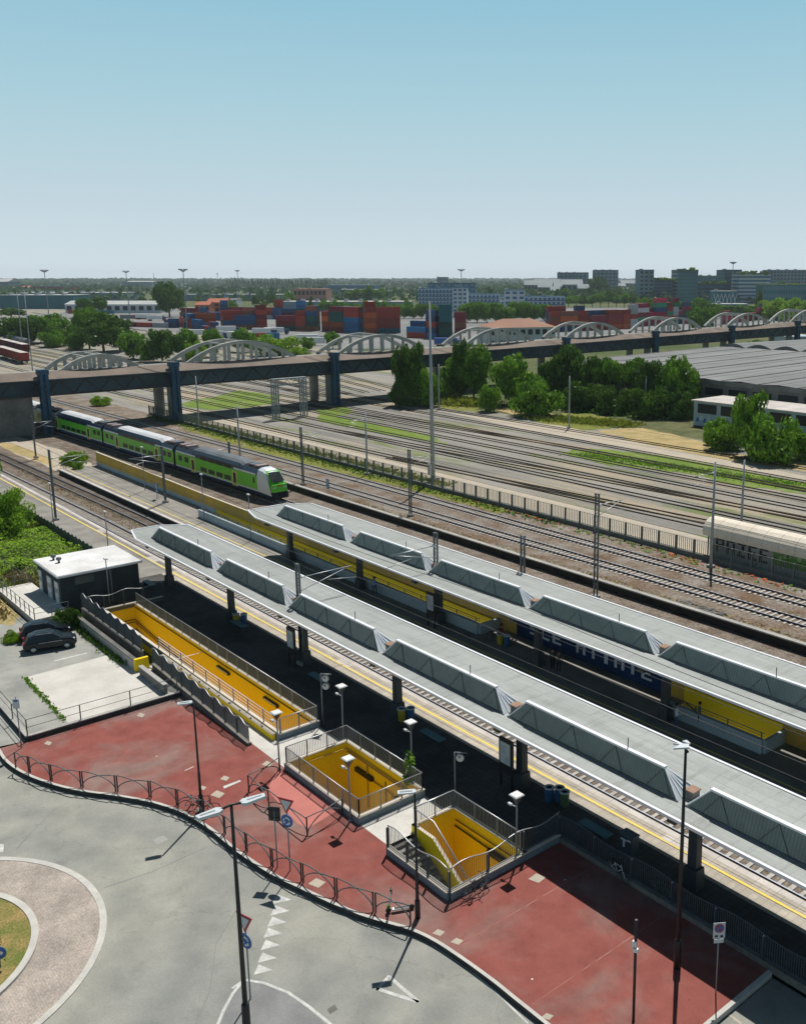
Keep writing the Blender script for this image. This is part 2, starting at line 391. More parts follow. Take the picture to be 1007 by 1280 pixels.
def chain(o):
    v = Vector((0, 0, 0))
    while o is not None: v = v + o.location; o = o.parent
    return v
def tag(o, label, cat, group=None):
    o['label'] = label; o['category'] = cat
    if group: o['group'] = group
    return o
def thing(name, label, cat, loc=(0, 0, 0), rz=0, group=None):
    o = bpy.data.objects.new(name, None); COL.objects.link(o); o.empty_display_size = .3
    o.location = loc; o.rotation_euler = (0, 0, rz)
    return tag(o, label, cat, group)
def struct(o, kind='structure'):
    o['kind'] = kind; return o
KIDS = {}
def dup(root, loc=None, rz=None, label=None, scale=None, group=None):
    r = root.copy(); COL.objects.link(r)
    if loc is not None: r.location = loc
    if rz is not None: r.rotation_euler = (0, 0, rz)
    if scale is not None: r.scale = scale
    if label: r['label'] = label
    if group: r['group'] = group
    for ch in root.children:
        c = ch.copy(); COL.objects.link(c); c.parent = r
        for g in ch.children:
            d = g.copy(); COL.objects.link(d); d.parent = c
    return r
ORD = ['leftmost', 'second from the left', 'third from the left', 'fourth from the left', 'fifth from the left', 'sixth from the left', 'seventh from the left',
       'eighth from the left', 'ninth from the left', 'tenth from the left', 'eleventh from the left', 'twelfth from the left', 'thirteenth from the left', 'fourteenth from the left',
       'fifteenth from the left', 'sixteenth from the left', 'seventeenth from the left', 'eighteenth from the left', 'nineteenth from the left', 'twentieth from the left']
def nth(i, n):
    if i == n - 1 and n > 1: return 'rightmost'
    return ORD[i] if i < 20 else 'number %d from the left' % (i + 1)
def rank(objs, fmt):
    """every object's own label: fmt with its order from left to right in the photo"""
    objs = sorted(objs, key=lambda o: Q(o.matrix_basis.translation)[0])
    for i, o in enumerate(objs):
        w = nth(i, len(objs)) if len(objs) > 1 else ''
        o['label'] = (fmt(o) if callable(fmt) else fmt).replace('@', w)
# ================================================================== THE SETTING
GZ = -0.78
PIT1 = [(-82.3, 26.3), (-51.45, 26.3), (-51.45, 28.75), (-82.3, 28.75)]
PIT2 = [(-47.6, 24.75), (-40.0, 24.75), (-40.0, 28.7), (-47.6, 28.7)]
PIT3 = [(-37.2, 24.65), (-31.75, 24.65), (-31.75, 28.9), (-37.2, 28.9)]
PIT4 = [(-110.0, 47.2), (-57.0, 47.2), (-57.0, 49.3), (-110.0, 49.3)]
PIT5 = [(-37.6, 47.2), (-29.9, 47.2), (-29.9, 49.3), (-37.6, 49.3)]
b = MB(); b.poly([(-9000, -9000), (9000, -9000), (9000, 9000), (-9000, 9000)], GZ, 0, [PIT1, PIT2, PIT3, PIT4, PIT5])
struct(b.build('ground', 'earth'))
# road
curb = [(-75, 11.6), (-66, 12.1), (-62.55, 12.55), (-60.4, 12.5), (-58.7, 12.67), (-57.07, 13.05), (-55.13, 13.77), (-53.37, 14.67), (-51.5, 15.97), (-49.65, 17.1), (-48.3, 17.7), (-47.07, 18.1),
        (-44.83, 18.45), (-41.92, 18.6), (-38.97, 18.98), (-37.24, 19.42), (-35.27, 19.93), (-33.78, 20.4), (-32.53, 20.94), (-31.13, 21.6),
        (-29.8, 21.95), (-28.26, 22.12), (-27.08, 22.2), (-25.98, 22.25), (-24.97, 22.25), (-23.12, 22.27), (-18.85, 22.3)]
def smooth(pts, n=4):
    out = []
    for i in range(len(pts) - 1):
        p0, p1, p2, p3 = pts[max(i - 1, 0)], pts[i], pts[i + 1], pts[min(i + 2, len(pts) - 1)]
        for k in range(n):
            t = k / n
            out.append(tuple(.5 * (2 * p1[a] + (p2[a] - p0[a]) * t + (2 * p0[a] - 5 * p1[a] + 4 * p2[a] - p3[a]) * t * t + (3 * p1[a] - p0[a] - 3 * p2[a] + p3[a]) * t ** 3) for a in range(len(p1))))
    return out + [tuple(pts[-1])]
curbS = smooth(curb, 4)
RZ = -0.24
b = MB(); b.poly([(-200, -60), (40, -60), (40, 31.3), (-18.7, 31.3), (-18.7, 22.3)] + curbS[::-1] + [(-75, 14.2), (-200, 14.2)], RZ)
struct(b.build('road', 'road'))
# kerb stones along the pavement, with a face darkened as if in shade
def offset(pts, d):
    out = []
    for i, p in enumerate(pts):
        a = Vector(pts[max(i - 1, 0)]); c = Vector(pts[min(i + 1, len(pts) - 1)])
        t = (c - a).normalized(); n = Vector((-t.y, t.x)); out.append((p[0] + n.x * d, p[1] + n.y * d))
    return out
def strip(b, inner, outer, z0, z1, mi=0, side=None):
    ms = mi if side is None else side
    for i in range(len(inner) - 1):
        a, c, d, e = inner[i], inner[i + 1], outer[i + 1], outer[i]
        b.face([(*a, z1), (*e, z1), (*d, z1), (*c, z1)], mi)
        b.face([(*e, z0), (*d, z0), (*d, z1), (*e, z1)], ms)
        b.face([(*a, z0), (*a, z1), (*c, z1), (*c, z0)], ms)
M['kerb_shade'] = mat('shaded_kerb_face', (.07, .068, .065), (.04, .04, .04), 1.5, .9)  # shade of the kerb faces put into the colour
b = MB(); strip(b, offset(curbS, .17), curbS, -.3, .012, 0, 1); struct(b.build('kerb', ['kerb', 'kerb_shade']))
b = MB(); b.box(-18.95, -18.75, 22.3, 31.3, -.3, .012); struct(b.build('kerb', 'kerb'))
M['pinkgrey'] = mat('worn_pink_joint', (.36, .20, .17), (.27, .09, .075), 1.5, .85)
# pavements
cI = offset(curbS, .17)
i0 = [i for i, p in enumerate(cI) if p[0] > -62.2][0]
red = cI[i0:] + [(-18.95, 31.45), (-31.7, 31.45), (-31.7, 24.6), (-61.85, 24.6), (-61.85, 14.4)]
b = MB(); b.poly(red, 0, 0, []); 
struct(b.build('red_pavement', 'red'))
b = MB()
for x in (-28.9, -24.2): b.box(x, x + .05, 19.2 if x < -30 else 22.6, 24.5 if x < -30 else 31.3, -.05, .003)
struct(b.build('pavement_joint', 'pinkgrey'))
b = MB(); b.poly([(-62.2, cI[i0][1]), (-61.85, 14.4), (-120, 14.2), (-120, 10.9)] + cI[:i0], -.004); struct(b.build('pavement', 'lot'))
b = MB(); b.poly([(-68.5, 24.604), (-31.7, 24.604), (-31.7, 31.45), (-68.5, 31.45)], 0.0, 0,
                 [[(p[0] + (.001), p[1]) for p in PIT1[:0]]] if False else [PIT2, PIT3, [(-68.4, 26.3), (-51.45, 26.3), (-51.45, 28.75), (-68.4, 28.75)]])
for k, f in enumerate(b.f): pass
struct(b.build('beige_pavement', 'beige'))
# platform surface beside the stairs, in the canopy's zone
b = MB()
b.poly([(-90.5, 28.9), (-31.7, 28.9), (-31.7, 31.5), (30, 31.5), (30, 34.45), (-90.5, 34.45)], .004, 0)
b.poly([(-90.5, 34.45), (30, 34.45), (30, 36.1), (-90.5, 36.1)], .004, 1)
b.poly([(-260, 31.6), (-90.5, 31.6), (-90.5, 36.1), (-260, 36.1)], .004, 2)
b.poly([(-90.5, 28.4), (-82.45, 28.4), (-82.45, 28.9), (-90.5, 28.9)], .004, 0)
struct(b.build('platform_surface', ['platform_shade', 'platform_pavers', 'platform']))
b = MB()
b.box(-260, 30, 36.1, 36.5, GZ, .008, 0)
b.box(-260, 30, 35.38, 35.56, -.1, .012, 1)
struct(b.build('platform_edge', ['edge_stone', 'yellow_line']))
for (x, y) in ((-110.5, 35.9), (-96, 35.8), (-66.3, 35.9), (-27, 35.95), (-51, 35.9)):
    pass
b = MB()
for (x, y, w) in ((-112, 35.75, 2.0), (-97, 35.75, 2.2), (-28.2, 35.75, 2.2), (-60, 35.75, 1.8)):
    b.box(x, x + w, y - .25, y + .3, 0, .018, 0)
struct(b.build('paving_patch', 'edge_stone'))
# platform two
b = MB()
b.poly([(-152.5, 44.3), (30, 44.3), (30, 51.6), (-88.5, 51.6), (-88.5, 49.55), (-152.5, 49.55)], 0.0, 0, [PIT4, PIT5])
struct(b.build('platform_surface', 'platform'))
b = MB(); b.box(-152.5, 30, 43.93, 44.3, GZ, -.004, 2); b.box(-152.5, 30, 43.9, 44.3, -.12, .008, 0); b.box(-152.5, 30, 44.95, 45.07, -.1, .010, 1)
b.box(-88.5, 30, 51.6, 51.9, GZ, .008, 0); b.box(-152.7, -152.5, 43.9, 49.5, GZ, .006, 0)
M['shade_face'] = mat('shaded_platform_wall', (.05, .048, .045), (.03, .03, .03), .6, .9)  # near-black colour paints in the shade on the platform's track side
struct(b.build('platform_edge', ['edge_stone', 'yellow_line', 'shade_face']))
# trackbeds
def bend(X, Y): return Y - max(0, (-118 - X)) * 0.018     # the running lines curve very slightly beyond the station
b = MB()
b.poly([(-600, 36.5), (60, 36.5), (60, 43.9), (-152.7, 43.9), (-152.7, 49.5), (-88.5, 49.5), (-88.5, 51.9), (60, 51.9), (60, 65.0), (-600, 65.0)], GZ + .03, 0)
struct(b.build('trackbed', 'ballast'))
b = MB(); b.poly([(-1200, 65.0), (80, 65.0), (80, 80.0), (-1200, 80.0)], -.70, 0); struct(b.build('trackbed', 'ballast_rust'))
b = MB()
b.poly([(-1600, 80.0), (200, 80.0), (200, 138), (-60, 140), (-110, 142), (-150, 138), (-175, 136), (-260, 190), (-420, 245), (-1600, 420)], -.70, 0)
struct(b.build('railway_yard', 'yard'))
def patch(name, mt, pts, z, jit=.8, sub=6, seed=1, kind='stuff'):
    rnd = random.Random(seed); out = []
    n = len(pts)
    for i in range(n):
        a, c = Vector(pts[i][:2]), Vector(pts[(i + 1) % n][:2])
        for k in range(sub):
            t = k / sub; p = a.lerp(c, t)
            out.append((p.x + rnd.uniform(-jit, jit) * (0 if k == 0 and False else 1), p.y + rnd.uniform(-jit, jit) * .5))
    bb = MB(); bb.poly(out, z); return struct(bb.build(name, mt), kind)
def pp(z, *px): return [P(x, y, z) for x, y in px]
patch('grass', 'grass', pp(-.69, (700, 566), (735, 560), (800, 566), (860, 574), (1007, 604), (1007, 618), (930, 608), (850, 590), (760, 582)), -.685, .9, 6, 3)
patch('grass', 'ygrass', pp(-.69, (667, 521), (700, 517), (730, 516), (770, 524), (790, 532), (740, 538), (700, 537), (670, 527)), -.684, 1.0, 5, 4)
patch('grass', 'dryg', pp(-.69, (745, 538), (800, 534), (850, 545), (880, 552), (900, 565), (1007, 577), (1007, 590), (960, 582), (880, 572), (820, 558)), -.6835, 1.0, 5, 5)
patch('grass', 'dryg', pp(-.69, (640, 505), (665, 508), (690, 517), (690, 523), (655, 521), (622, 513)), -.683, 1.0, 5, 5)
patch('grass', 'ygrass', pp(-.69, (545, 498), (560, 494), (600, 503), (598, 514), (570, 513), (548, 509)), -.682, .8, 5, 6)
patch('grass', 'grass', pp(-.69, (395, 512), (430, 508), (445, 515), (420, 521), (540, 545), (560, 556), (470, 541), (400, 527)), -.681, .9, 6, 7)
patch('grass', 'grass', pp(-.69, (225, 505), (300, 488), (352, 495), (340, 505), (270, 513), (240, 510)), -.680, 1.2, 6, 8)
patch('grass', 'ygrass', pp(-.69, (215, 521), (290, 540), (430, 577), (560, 607), (640, 640), (620, 641), (500, 609), (380, 581), (230, 537)), -.679, .5, 6, 9)
patch('grass', 'grass', pp(-.69, (590, 610), (640, 617), (700, 640), (690, 644), (640, 630)), -.678, .5, 6, 10)
patch('grass', 'grass', pp(-.69, (850, 668), (905, 672), (930, 690), (860, 680)), -.677, .4, 6, 10)
b = MB(); b.poly([(-210, 81.2), (60, 81.2), (60, 86.0), (-210, 88.2)], -.676); struct(b.build('path', 'tan'))
b = MB(); b.poly([tuple(p[:2]) for p in pp(-.69, (490, 505), (620, 524), (700, 532), (810, 556), (1007, 595), (1007, 602), (830, 570), (660, 538), (560, 516))], -.674); struct(b.build('gravel_strip', 'tan'))

def rails(name, line, z, gauge=1.435, sleepers='sleeper', railmat='rail', sp=.62, x0=None, x1=None, slen=2.5, rw=.075):
    """line: polyline (x,y); one track = sleepers + two rails"""
    pts = [Vector((p[0], p[1])) for p in line]
    root = bpy.data.objects.new(name, None); COL.objects.link(root); struct(root); root.location = (pts[0].x, pts[0].y, z)
    rb = MB()
    for s in (-1, 1):
        o = [Vector(q) for q in offset([tuple(p) for p in pts], s * gauge / 2)]
        for a, c in zip(o[:-1], o[1:]):
            d = (c - a).normalized(); n = Vector((-d.y, d.x))
            for w, za, zb in ((rw / 2, -.03, .0), (.02, -.12, -.03), (.075, -.15, -.12)):
                q = [a + n * w, a - n * w, c - n * w, c + n * w]
                rb.face([(p.x, p.y, z + zb) for p in q], 0)
                rb.face([(q[1].x, q[1].y, z + za), (q[2].x, q[2].y, z + za), (q[2].x, q[2].y, z + zb), (q[1].x, q[1].y, z + zb)], 1)
                rb.face([(q[0].x, q[0].y, z + zb), (q[3].x, q[3].y, z + zb), (q[3].x, q[3].y, z + za), (q[0].x, q[0].y, z + za)], 1)
    rb.build('rails', [railmat, 'rail_rust'], root)
    if sleepers:
        sb = MB(); rnd = random.Random(len(line) + int(line[0][1] * 7))
        for a, c in zip(pts[:-1], pts[1:]):
            L = (c - a).length; d = (c - a).normalized(); n = Vector((-d.y, d.x)); k = 0.0
            ang = math.atan2(d.y, d.x)
            while k < L:
                p = a + d * k; k += sp
                w, h = .125 * rnd.uniform(.85, 1.05), slen / 2
                sb.box(p.x - w, p.x + w, p.y - h, p.y + h, z - .22, z - .145 + rnd.uniform(-.012, .004), 0, rz=ang)
        sb.build('sleepers', sleepers, root)
    return root
RT = -.56
rails('railway_track', [(-420, bend(-420, 38.15)), (-200, bend(-200, 38.15)), (-118, 38.15), (30, 38.15)], RT)
rails('railway_track', [(-420, bend(-420, 42.3)), (-200, bend(-200, 42.3)), (-118, 42.3), (30, 42.3)], RT, sleepers='sleeper_wood')
TT = [(-420, 51.0), (-260, 55.2), (-200, 57.3), (-160, 58.75), (-114, 59.85), (-70, 60.9), (-40, 61.35), (30, 61.9)]
rails('railway_track', TT, RT)
rails('railway_track', [(-900, 50), (-420, 62.0), (-118, 69.9), (-60, 70.6), (60, 70.6)], -.50)
rails('railway_track', [(-900, 56), (-420, 67.2), (-118, 74.8), (-60, 75.3), (60, 75.3)], -.50)
yy = [(88.7, 91.5), (97.3, 98.0), (102.6, 103.0), (108.3, 107.6), (112.9, 112.5), (117.8, 117.5), (125.2, 122.3), (131.6, 131.6)]
for i, (ya, yb) in enumerate(yy):
    rails('yard_track', [(-900, ya + (4 if i > 2 else 0)), (-300, ya), (-160, ya), (-60, yb), (120, yb + (yb - ya) * .4)], -.56, sleepers='sleeper_wood', railmat='rail_rust', rw=.15)
rails('yard_track', [(-165, 97.3), (-70, 103.0), (120, 112)], -.557, sleepers=None, railmat='rail_rust', rw=.15)
rails('yard_track', [(-130, 88.7), (-60, 93.6), (120, 97)], -.557, sleepers=None, railmat='rail_rust', rw=.15)
rails('yard_track', [(-210, 112.9), (-120, 118), (-40, 118), (120, 121)], -.557, sleepers=None, railmat='rail_rust', rw=.15)
for k in range(6):
    rails('yard_track', [(-900, 180 + k * 14), (-420, 150 + k * 9), (-210, 122 + k * 5)], -.555, sleepers=None, railmat='rail_rust', rw=.16)

# retaining wall and mid fence
w = thing('retaining_wall', 'long low dark concrete retaining wall between the tracks behind the far canopy', 'wall', (-60, 64.9, GZ))
b = MB(); b.box(-420, 60, 64.75, 65.0, GZ, -.02); b.build('wall_face', 'shade_face', w)
b = MB(); b.box(-420, 60, 64.62, 65.12, -.02, .10); b.build('coping', 'concrete', w)
b = MB(); b.box(-420, 60, 66.1, 66.35, -.7, -.48); struct(b.build('cable_trough', 'tan'))
def bar_fence(name, label, p0, p1, z, h, step, bar, base_h, mats, wave=0, wl=2.6, base_w=.25, group=None, cat='fence', barw=.02, posts=True, postw=.07):
    p0, p1 = Vector(p0), Vector(p1); L = (p1 - p0).length; d = (p1 - p0).normalized(); n = Vector((-d.y, d.x)); ang = math.atan2(d.y, d.x)
    root = thing(name, label, cat, (p0.x, p0.y, z), 0, group)
    def H(t): return h + wave * math.sin(2 * math.pi * t / wl)
    if base_h:
        b = MB(); m = (p0 + p1) / 2; b.box(m.x - L / 2, m.x + L / 2, m.y - base_w / 2, m.y + base_w / 2, z - .1, z + base_h - .05, 0, rz=ang)
        b.box(m.x - L / 2, m.x + L / 2, m.y - base_w / 2 - .02, m.y + base_w / 2 + .02, z + base_h - .05, z + base_h, 1, rz=ang); b.build('base_wall', mats[:2], root)
    b = MB(); t = bar / 2
    while t < L:
        q = p0 + d * t; b.box(q.x - barw / 2, q.x + barw / 2, q.y - barw / 2, q.y + barw / 2, z + base_h + .06, z + base_h + H(t), 0, rz=ang); t += bar
    m = (p0 + p1) / 2; b.box(m.x - L / 2, m.x + L / 2, m.y - .02, m.y + .02, z + base_h + .05, z + base_h + .1, 0, rz=ang)
    b.build('bars', mats[2], root)
    N = max(2, int(L / .22)); b = MB()
    b.tube([(*(p0 + d * (L * k / N)), z + base_h + H(L * k / N) + .01) for k in range(N + 1)], .028, 5); b.build('top_rail', mats[3], root)
    if posts:
        k = 0; t = 0.0
        while t <= L + .01 and k < 100:
            q = p0 + d * t; bb = MB(); hh = H(t) - (.12 if wave else -.04)
            bb.box(q.x - postw / 2, q.x + postw / 2, q.y - postw, q.y + postw, z, z + base_h + hh, 0, rz=ang)
            bb.box(q.x - .02, q.x + .02, q.y - .02, q.y + .02, z + base_h + hh, z + base_h + hh + .05, 1, rz=ang)
            bb.build('post', [mats[4], 'white'], root); t += step; k += 1
    return root
bar_fence('concrete_fence', 'long concrete picket fence between the running lines and the goods yard', (-208, 79.5), (-34, 79.9), -.7, 1.45, 2.42, .27, .5,
          ['dark_concrete', 'fence_grey', 'fence_grey', 'fence_grey', 'fence_grey'], barw=.05, postw=.13)

# ================================================================== PLATFORM ONE: fences, stairwells
FM = ['kerb_blue', 'coping', 'fence', 'galv', 'fence']
bar_fence('wavy_fence', 'wavy dark steel fence in the canopy shade between the red pavement and the platform', (-31.6, 31.45), (2, 31.45), 0, 1.15, 2.45, .115, .28, ['dark_concrete', 'dark_concrete', 'fence', 'fence', 'fence'], .1, 4.9, group='wavy steel fences', barw=.03)
bar_fence('wavy_fence', 'wavy steel fence on a low wall behind the parked bicycles at the small stairwell', (-31.6, 24.25), (-31.6, 31.4), 0, 1.15, 2.35, .12, .42, FM, .13, 3.4, group='wavy steel fences')
bar_fence('wavy_fence', 'wavy steel fence on a blue painted low wall beside the electric scooter', (-36.6, 24.22), (-31.62, 24.22), 0, 1.15, 1.68, .12, .42, FM, .12, 3.3, group='wavy steel fences')
wf = bar_fence('wavy_fence', 'wavy dark fence on the wall between the red pavement and the long yellow ramp', (-67.0, 24.4), (-51.9, 24.4), 0, 1.1, 1.68, .115, .8, ['dark_concrete', 'coping', 'fence', 'galv', 'fence'], .12, 1.68, group='wavy steel fences', barw=.035)
for ch in wf.children:                       # the wall steps down with the ramp entrance: its top falls towards the right
    for v in ch.data.vertices:
        if v.co.z > .05: v.co.z -= .6 * v.co.x / 15.1
bar_fence('wavy_fence', 'wavy dark fence on the tall concrete wall beside the parked cars', (-82.0, 24.35), (-69.0, 24.35), .3, 1.2, 1.62, .115, .85, ['dark_concrete', 'coping', 'fence', 'galv', 'fence'], .13, 1.62, group='wavy steel fences', barw=.06)
bar_fence('wavy_fence', 'wavy dark fence across the end of the long ramp beside the service building', (-82.3, 24.5), (-82.3, 31.3), .2, 1.25, 1.7, .115, .3, ['dark_concrete', 'coping', 'fence', 'galv', 'fence'], .13, 2.9, group='wavy steel fences')
bar_fence('corrugated_fence', 'dark teal saw-topped fence between the brambles and the bare platform', (-128, 31.55), (-91.5, 31.55), -.1, 1.15, 2.4, .10, .0, ['dark_concrete', 'dark_concrete', 'fence', 'fence', 'fence'], .1, 1.2, barw=.07)
# walls of the car park
w = thing('retaining_wall', 'grey concrete retaining wall with a bright yellow end beside the parked cars', 'wall', (-74, 23.3, 0))
b = MB(); b.box(-81.3, -67.62, 23.2, 23.42, -.3, 1.12); b.build('wall_face', 'concrete', w)
b = MB(); b.box(-81.3, -67.6, 23.15, 23.47, 1.12, 1.2); b.build('coping', 'dark_concrete', w)
b = MB(); b.box(-67.6, -67.35, 23.2, 24.2, -.3, 1.22); b.build('yellow_end', 'yellow', w)
b = MB(); b.box(-81.3, -67.62, 23.42, 24.2, -.3, .5); b.build('trench_floor', 'dark_concrete', w)
w = thing('retaining_wall', 'short dark concrete wall running from the ramp entrance to the red pavement', 'wall', (-64, 23.3, 0))
b = MB(); b.box(-66.6, -62.1, 23.2, 23.42, -.3, .95); b.build('wall_face', 'dark_concrete', w)
b = MB(); b.box(-66.6, -62.1, 23.15, 23.47, .95, 1.02); b.build('coping', 'concrete', w)
# lot
b = MB(); b.poly([(-100, 14.45), (-61.9, 14.45), (-61.9, 24.25), (-68.9, 24.25), (-82, 24.25), (-82.4, 23.2), (-82.4, 20.6), (-88, 20.2), (-100, 19.6)], .3, 0); struct(b.build('car_park', 'lot'))
b = MB(); b.poly([(-71.7, 16.95), (-62.1, 16.85), (-62.1, 23.1), (-66.9, 24.2), (-72.0, 23.15)], .304, 0); struct(b.build('concrete_slab', 'slab'))
b = MB(); b.box(-100, -61.75, 14.2, 14.45, -.3, .30, 1); b.box(-61.95, -61.7, 14.45, 24.15, -.3, .30, 1); b.box(-100, -61.74, 14.19, 14.46, .30, .36); b.box(-61.96, -61.69, 14.46, 24.15, .30, .36); struct(b.build('kerb', ['concrete', 'kerb_shade']))
b = MB(); b.box(-73.6, -73.35, 19.4, 21.8, .3, .309); b.build('paint', 'white_line').name = 'parking_line'; struct(bpy.data.objects['parking_line'])

def railing(name, label, path, z, h, bar, mats=('grey_paint', 'galv'), parent=None, bars=True, rails_=1, post=1.6, r=.03, cat='railing', group=None):
    """straight runs of bar railing along path"""
    root = parent or thing(name, label, cat, (path[0][0], path[0][1], z), 0, group)
    bt = MB(); bb = MB(); bp = MB()
    P3 = [Vector((p[0], p[1], p[2] if len(p) > 2 else z)) for p in path]
    for a, c in zip(P3[:-1], P3[1:]):
        L = (c - a).length; d = (c - a) / L; up = Vector((0, 0, 1))
        bt.tube([a + up * h, c + up * h], r, 6)
        for k in range(1, rails_): bt.tube([a + up * h * k / rails_, c + up * h * k / rails_], r * .8, 5)
        if bars:
            bt.tube([a + up * .1, c + up * .1], r * .6, 4)
            t = bar / 2
            while t < L:
                q = a + d * t; bb.box(q.x - .01, q.x + .01, q.y - .01, q.y + .01, q.z + .1, q.z + h, 0); t += bar
        n = max(1, round(L / post))
        for k in range(n + 1):
            q = a + d * (L * k / n); bp = MB(); bp.box(q.x - .03, q.x + .03, q.y - .03, q.y + .03, q.z - .12, q.z + h, 0); bp.build('post', mats[0], root)
    bt.build('top_rail', mats[1], root)
    if bars: bb.build('bars', mats[0], root)
    return root
def rim(root, x0, x1, y0, y1, h, t=.22, sides='nsew', mats=('kerb_blue', 'coping')):
    b = MB(); e = .0
    R_ = {'s': (x0 - t, x1 + t, y0 - t, y0), 'n': (x0 - t, x1 + t, y1, y1 + t), 'w': (x0 - t, x0, y0 + .002, y1 - .002), 'e': (x1, x1 + t, y0 + .002, y1 - .002)}
    for s in sides:
        a = R_[s]; b.box(*a, -.05, h - .05, 0); b.box(a[0] - .015, a[1] + .015, a[2] - (.015 if s in 'sn' else 0), a[3] + (.015 if s in 'sn' else 0), h - .05, h, 1)
    b.build('kerb_wall', list(mats), root)
def lining(root, x0, x1, y0, y1, top, zb, name='yellow_lining', mats='yellow', sides='nsew'):
    b = MB(); z0 = zb
    if 'n' in sides: b.box(x0, x1, y1 - .02, y1 + .1, z0, top, 0)
    if 's' in sides: b.box(x0, x1, y0 - .1, y0 + .02, z0, top, 0)
    if 'w' in sides: b.box(x0 - .1, x0 + .02, y0 + .021, y1 - .021, z0, top, 0)
    if 'e' in sides: b.box(x1 - .02, x1 + .1, y0 + .021, y1 - .021, z0, top, 0)
    b.build(name, mats, root)
# long ramp
st = thing('ramp_stairwell', 'long narrow bright yellow ramp well behind the wavy fences', 'stairwell', (-67, 27.5, 0))
lining(st, -82.3, -51.45, 26.3, 28.75, .36, -5)
rim(st, -82.3, -51.45, 26.3, 28.75, .42)
b = MB(); b.face([(-82.3, 26.3, -1.9), (-51.45, 26.3, -4.6), (-51.45, 28.75, -4.6), (-82.3, 28.75, -1.9)]); b.build('ramp_floor', 'concrete', st)
b = MB()
b.tube([(-82.1, 26.6, -1.0), (-82.1, 28.6, -1.0), (-51.6, 28.6, -3.7)], .04, 6); b.tube([(-82.1, 26.6, -1.25), (-82.1, 28.6, -1.25), (-51.6, 28.6, -3.95)], .035, 6)
b.build('handrail', 'black', st)
b = MB(); b.box(-82.0, -51.6, 28.66, 28.72, .12, .17); b.build('ledge_line', 'black', st)
for x in (-64.6, -57.2):
    b = MB(); b.box(x - 1.0, x + 1.0, 28.52, 28.70, -.35, -.16, 0); b.box(x - .9, x + .9, 28.50, 28.54, -.30, -.2, 1); b.build('wall_lamp', ['black', 'sign_grey'], st)
railing('railing', 'tall dark railing along the platform side of the long yellow ramp', [(-82.0, 28.86), (-51.34, 28.86), (-51.34, 26.25)], .42, 1.0, .11)
railing('railing', 'pair of low steel handrails along the pavement side of the long yellow ramp', [(-70.5, 26.18), (-51.34, 26.18)], .42, .9, .11, ('grey_paint', 'white_trim'), bars=False, rails_=4, post=2.2, r=.025)
# pale inclined strip between fence wall and ramp
w = thing('ramp_parapet', 'low yellow parapet with a cream top along the front of the long ramp', 'wall', (-60, 25.9, 0))
b = MB(); b.box(-69, -51.5, 25.72, 25.92, -.05, .38, 0); b.box(-69, -51.48, 25.7, 25.94, .38, .44, 1); b.build('parapet', ['yellow', 'coping'], w)
b = MB(); t = -68.4
while t < -52: b.box(t, t + .1, 25.70, 25.78, .44, .52); t += 1.55
b.build('studs', 'black', w)
# square stairwell
st = thing('stairwell', 'wide bright yellow stairwell in the pavement behind the triangular hoop barrier', 'stairwell', (-43.8, 26.7, 0))
lining(st, -47.6, -40.0, 24.75, 28.7, .36, -4.6)
rim(st, -47.6, -40.0, 24.75, 28.7, .42)
b = MB(); b.box(-47.6, -40.0, 24.75, 28.7, -4.7, -4.55)
b.build('pit_floor', 'dark_concrete', st)
b = MB()
for k in range(26): b.box(-47.6 + .29 * k, -40.0, 24.78, 26.4, -4.55, -.2 - .17 * k, 0) if k == 0 else b.box(-47.6 + .29 * k, -47.6 + .29 * k + .29, 24.78, 26.4, -4.55, -.2 - .165 * k, 0)
b.v = [(-47.6 + .29 * 26 + (-47.6 - v[0]) , v[1], v[2]) for v in b.v] if False else b.v
b = MB()
for k in range(25): b.box(-40.3 - .29 * k - .29, -40.3 - .29 * k, 24.78, 26.2, -4.55, -4.4 + .0 * k, 0)
b.build('steps', 'dark_concrete', st)
b = MB(); b.box(-41.6, -40.03, 26.4, 26.55, -4.5, -1.9, 1); b.box(-42.6, -41.7, 26.6, 27.5, -4.5, -3.4, 0); b.build('lower_wall', ['dark_concrete', 'leafgreen'], st)
b = MB(); b.box(-40.12, -40.03, 25.0, 28.4, -3.6, -1.3); b.build('doorway', 'black', st)
b = MB()
for pth in ([(-47.4, 28.6, .05), (-40.1, 28.6, -.05)], [(-47.4, 28.6, -.12), (-40.1, 28.6, -.22)], [(-47.45, 24.9, .08), (-47.45, 28.6, .05)],
            [(-45.2, 28.6, -.2), (-45.2, 28.58, -3.0)], [(-44.8, 28.6, -1.0), (-42.6, 28.6, -1.0), (-42.6, 28.58, -3.3)], [(-43.3, 28.6, -.5), (-43.3, 28.6, -3.2)]):
    b.tube(pth, .045, 5)
b.build('pipes', 'yellow_old', st)
for bx in ((-46.4, -44.6, 28.45, 28.68, -1.0, -.75), (-42.2, -40.9, 28.45, 28.68, -1.15, -.9)): b = MB(); b.box(*bx); b.build('wall_lamp', 'black', st)
railing('railing', 'steel bar railing round the wide yellow stairwell', [(-47.71, 24.64), (-39.89, 24.64), (-39.89, 28.81), (-47.71, 28.81), (-47.71, 24.64)], .42, 1.0, .11)
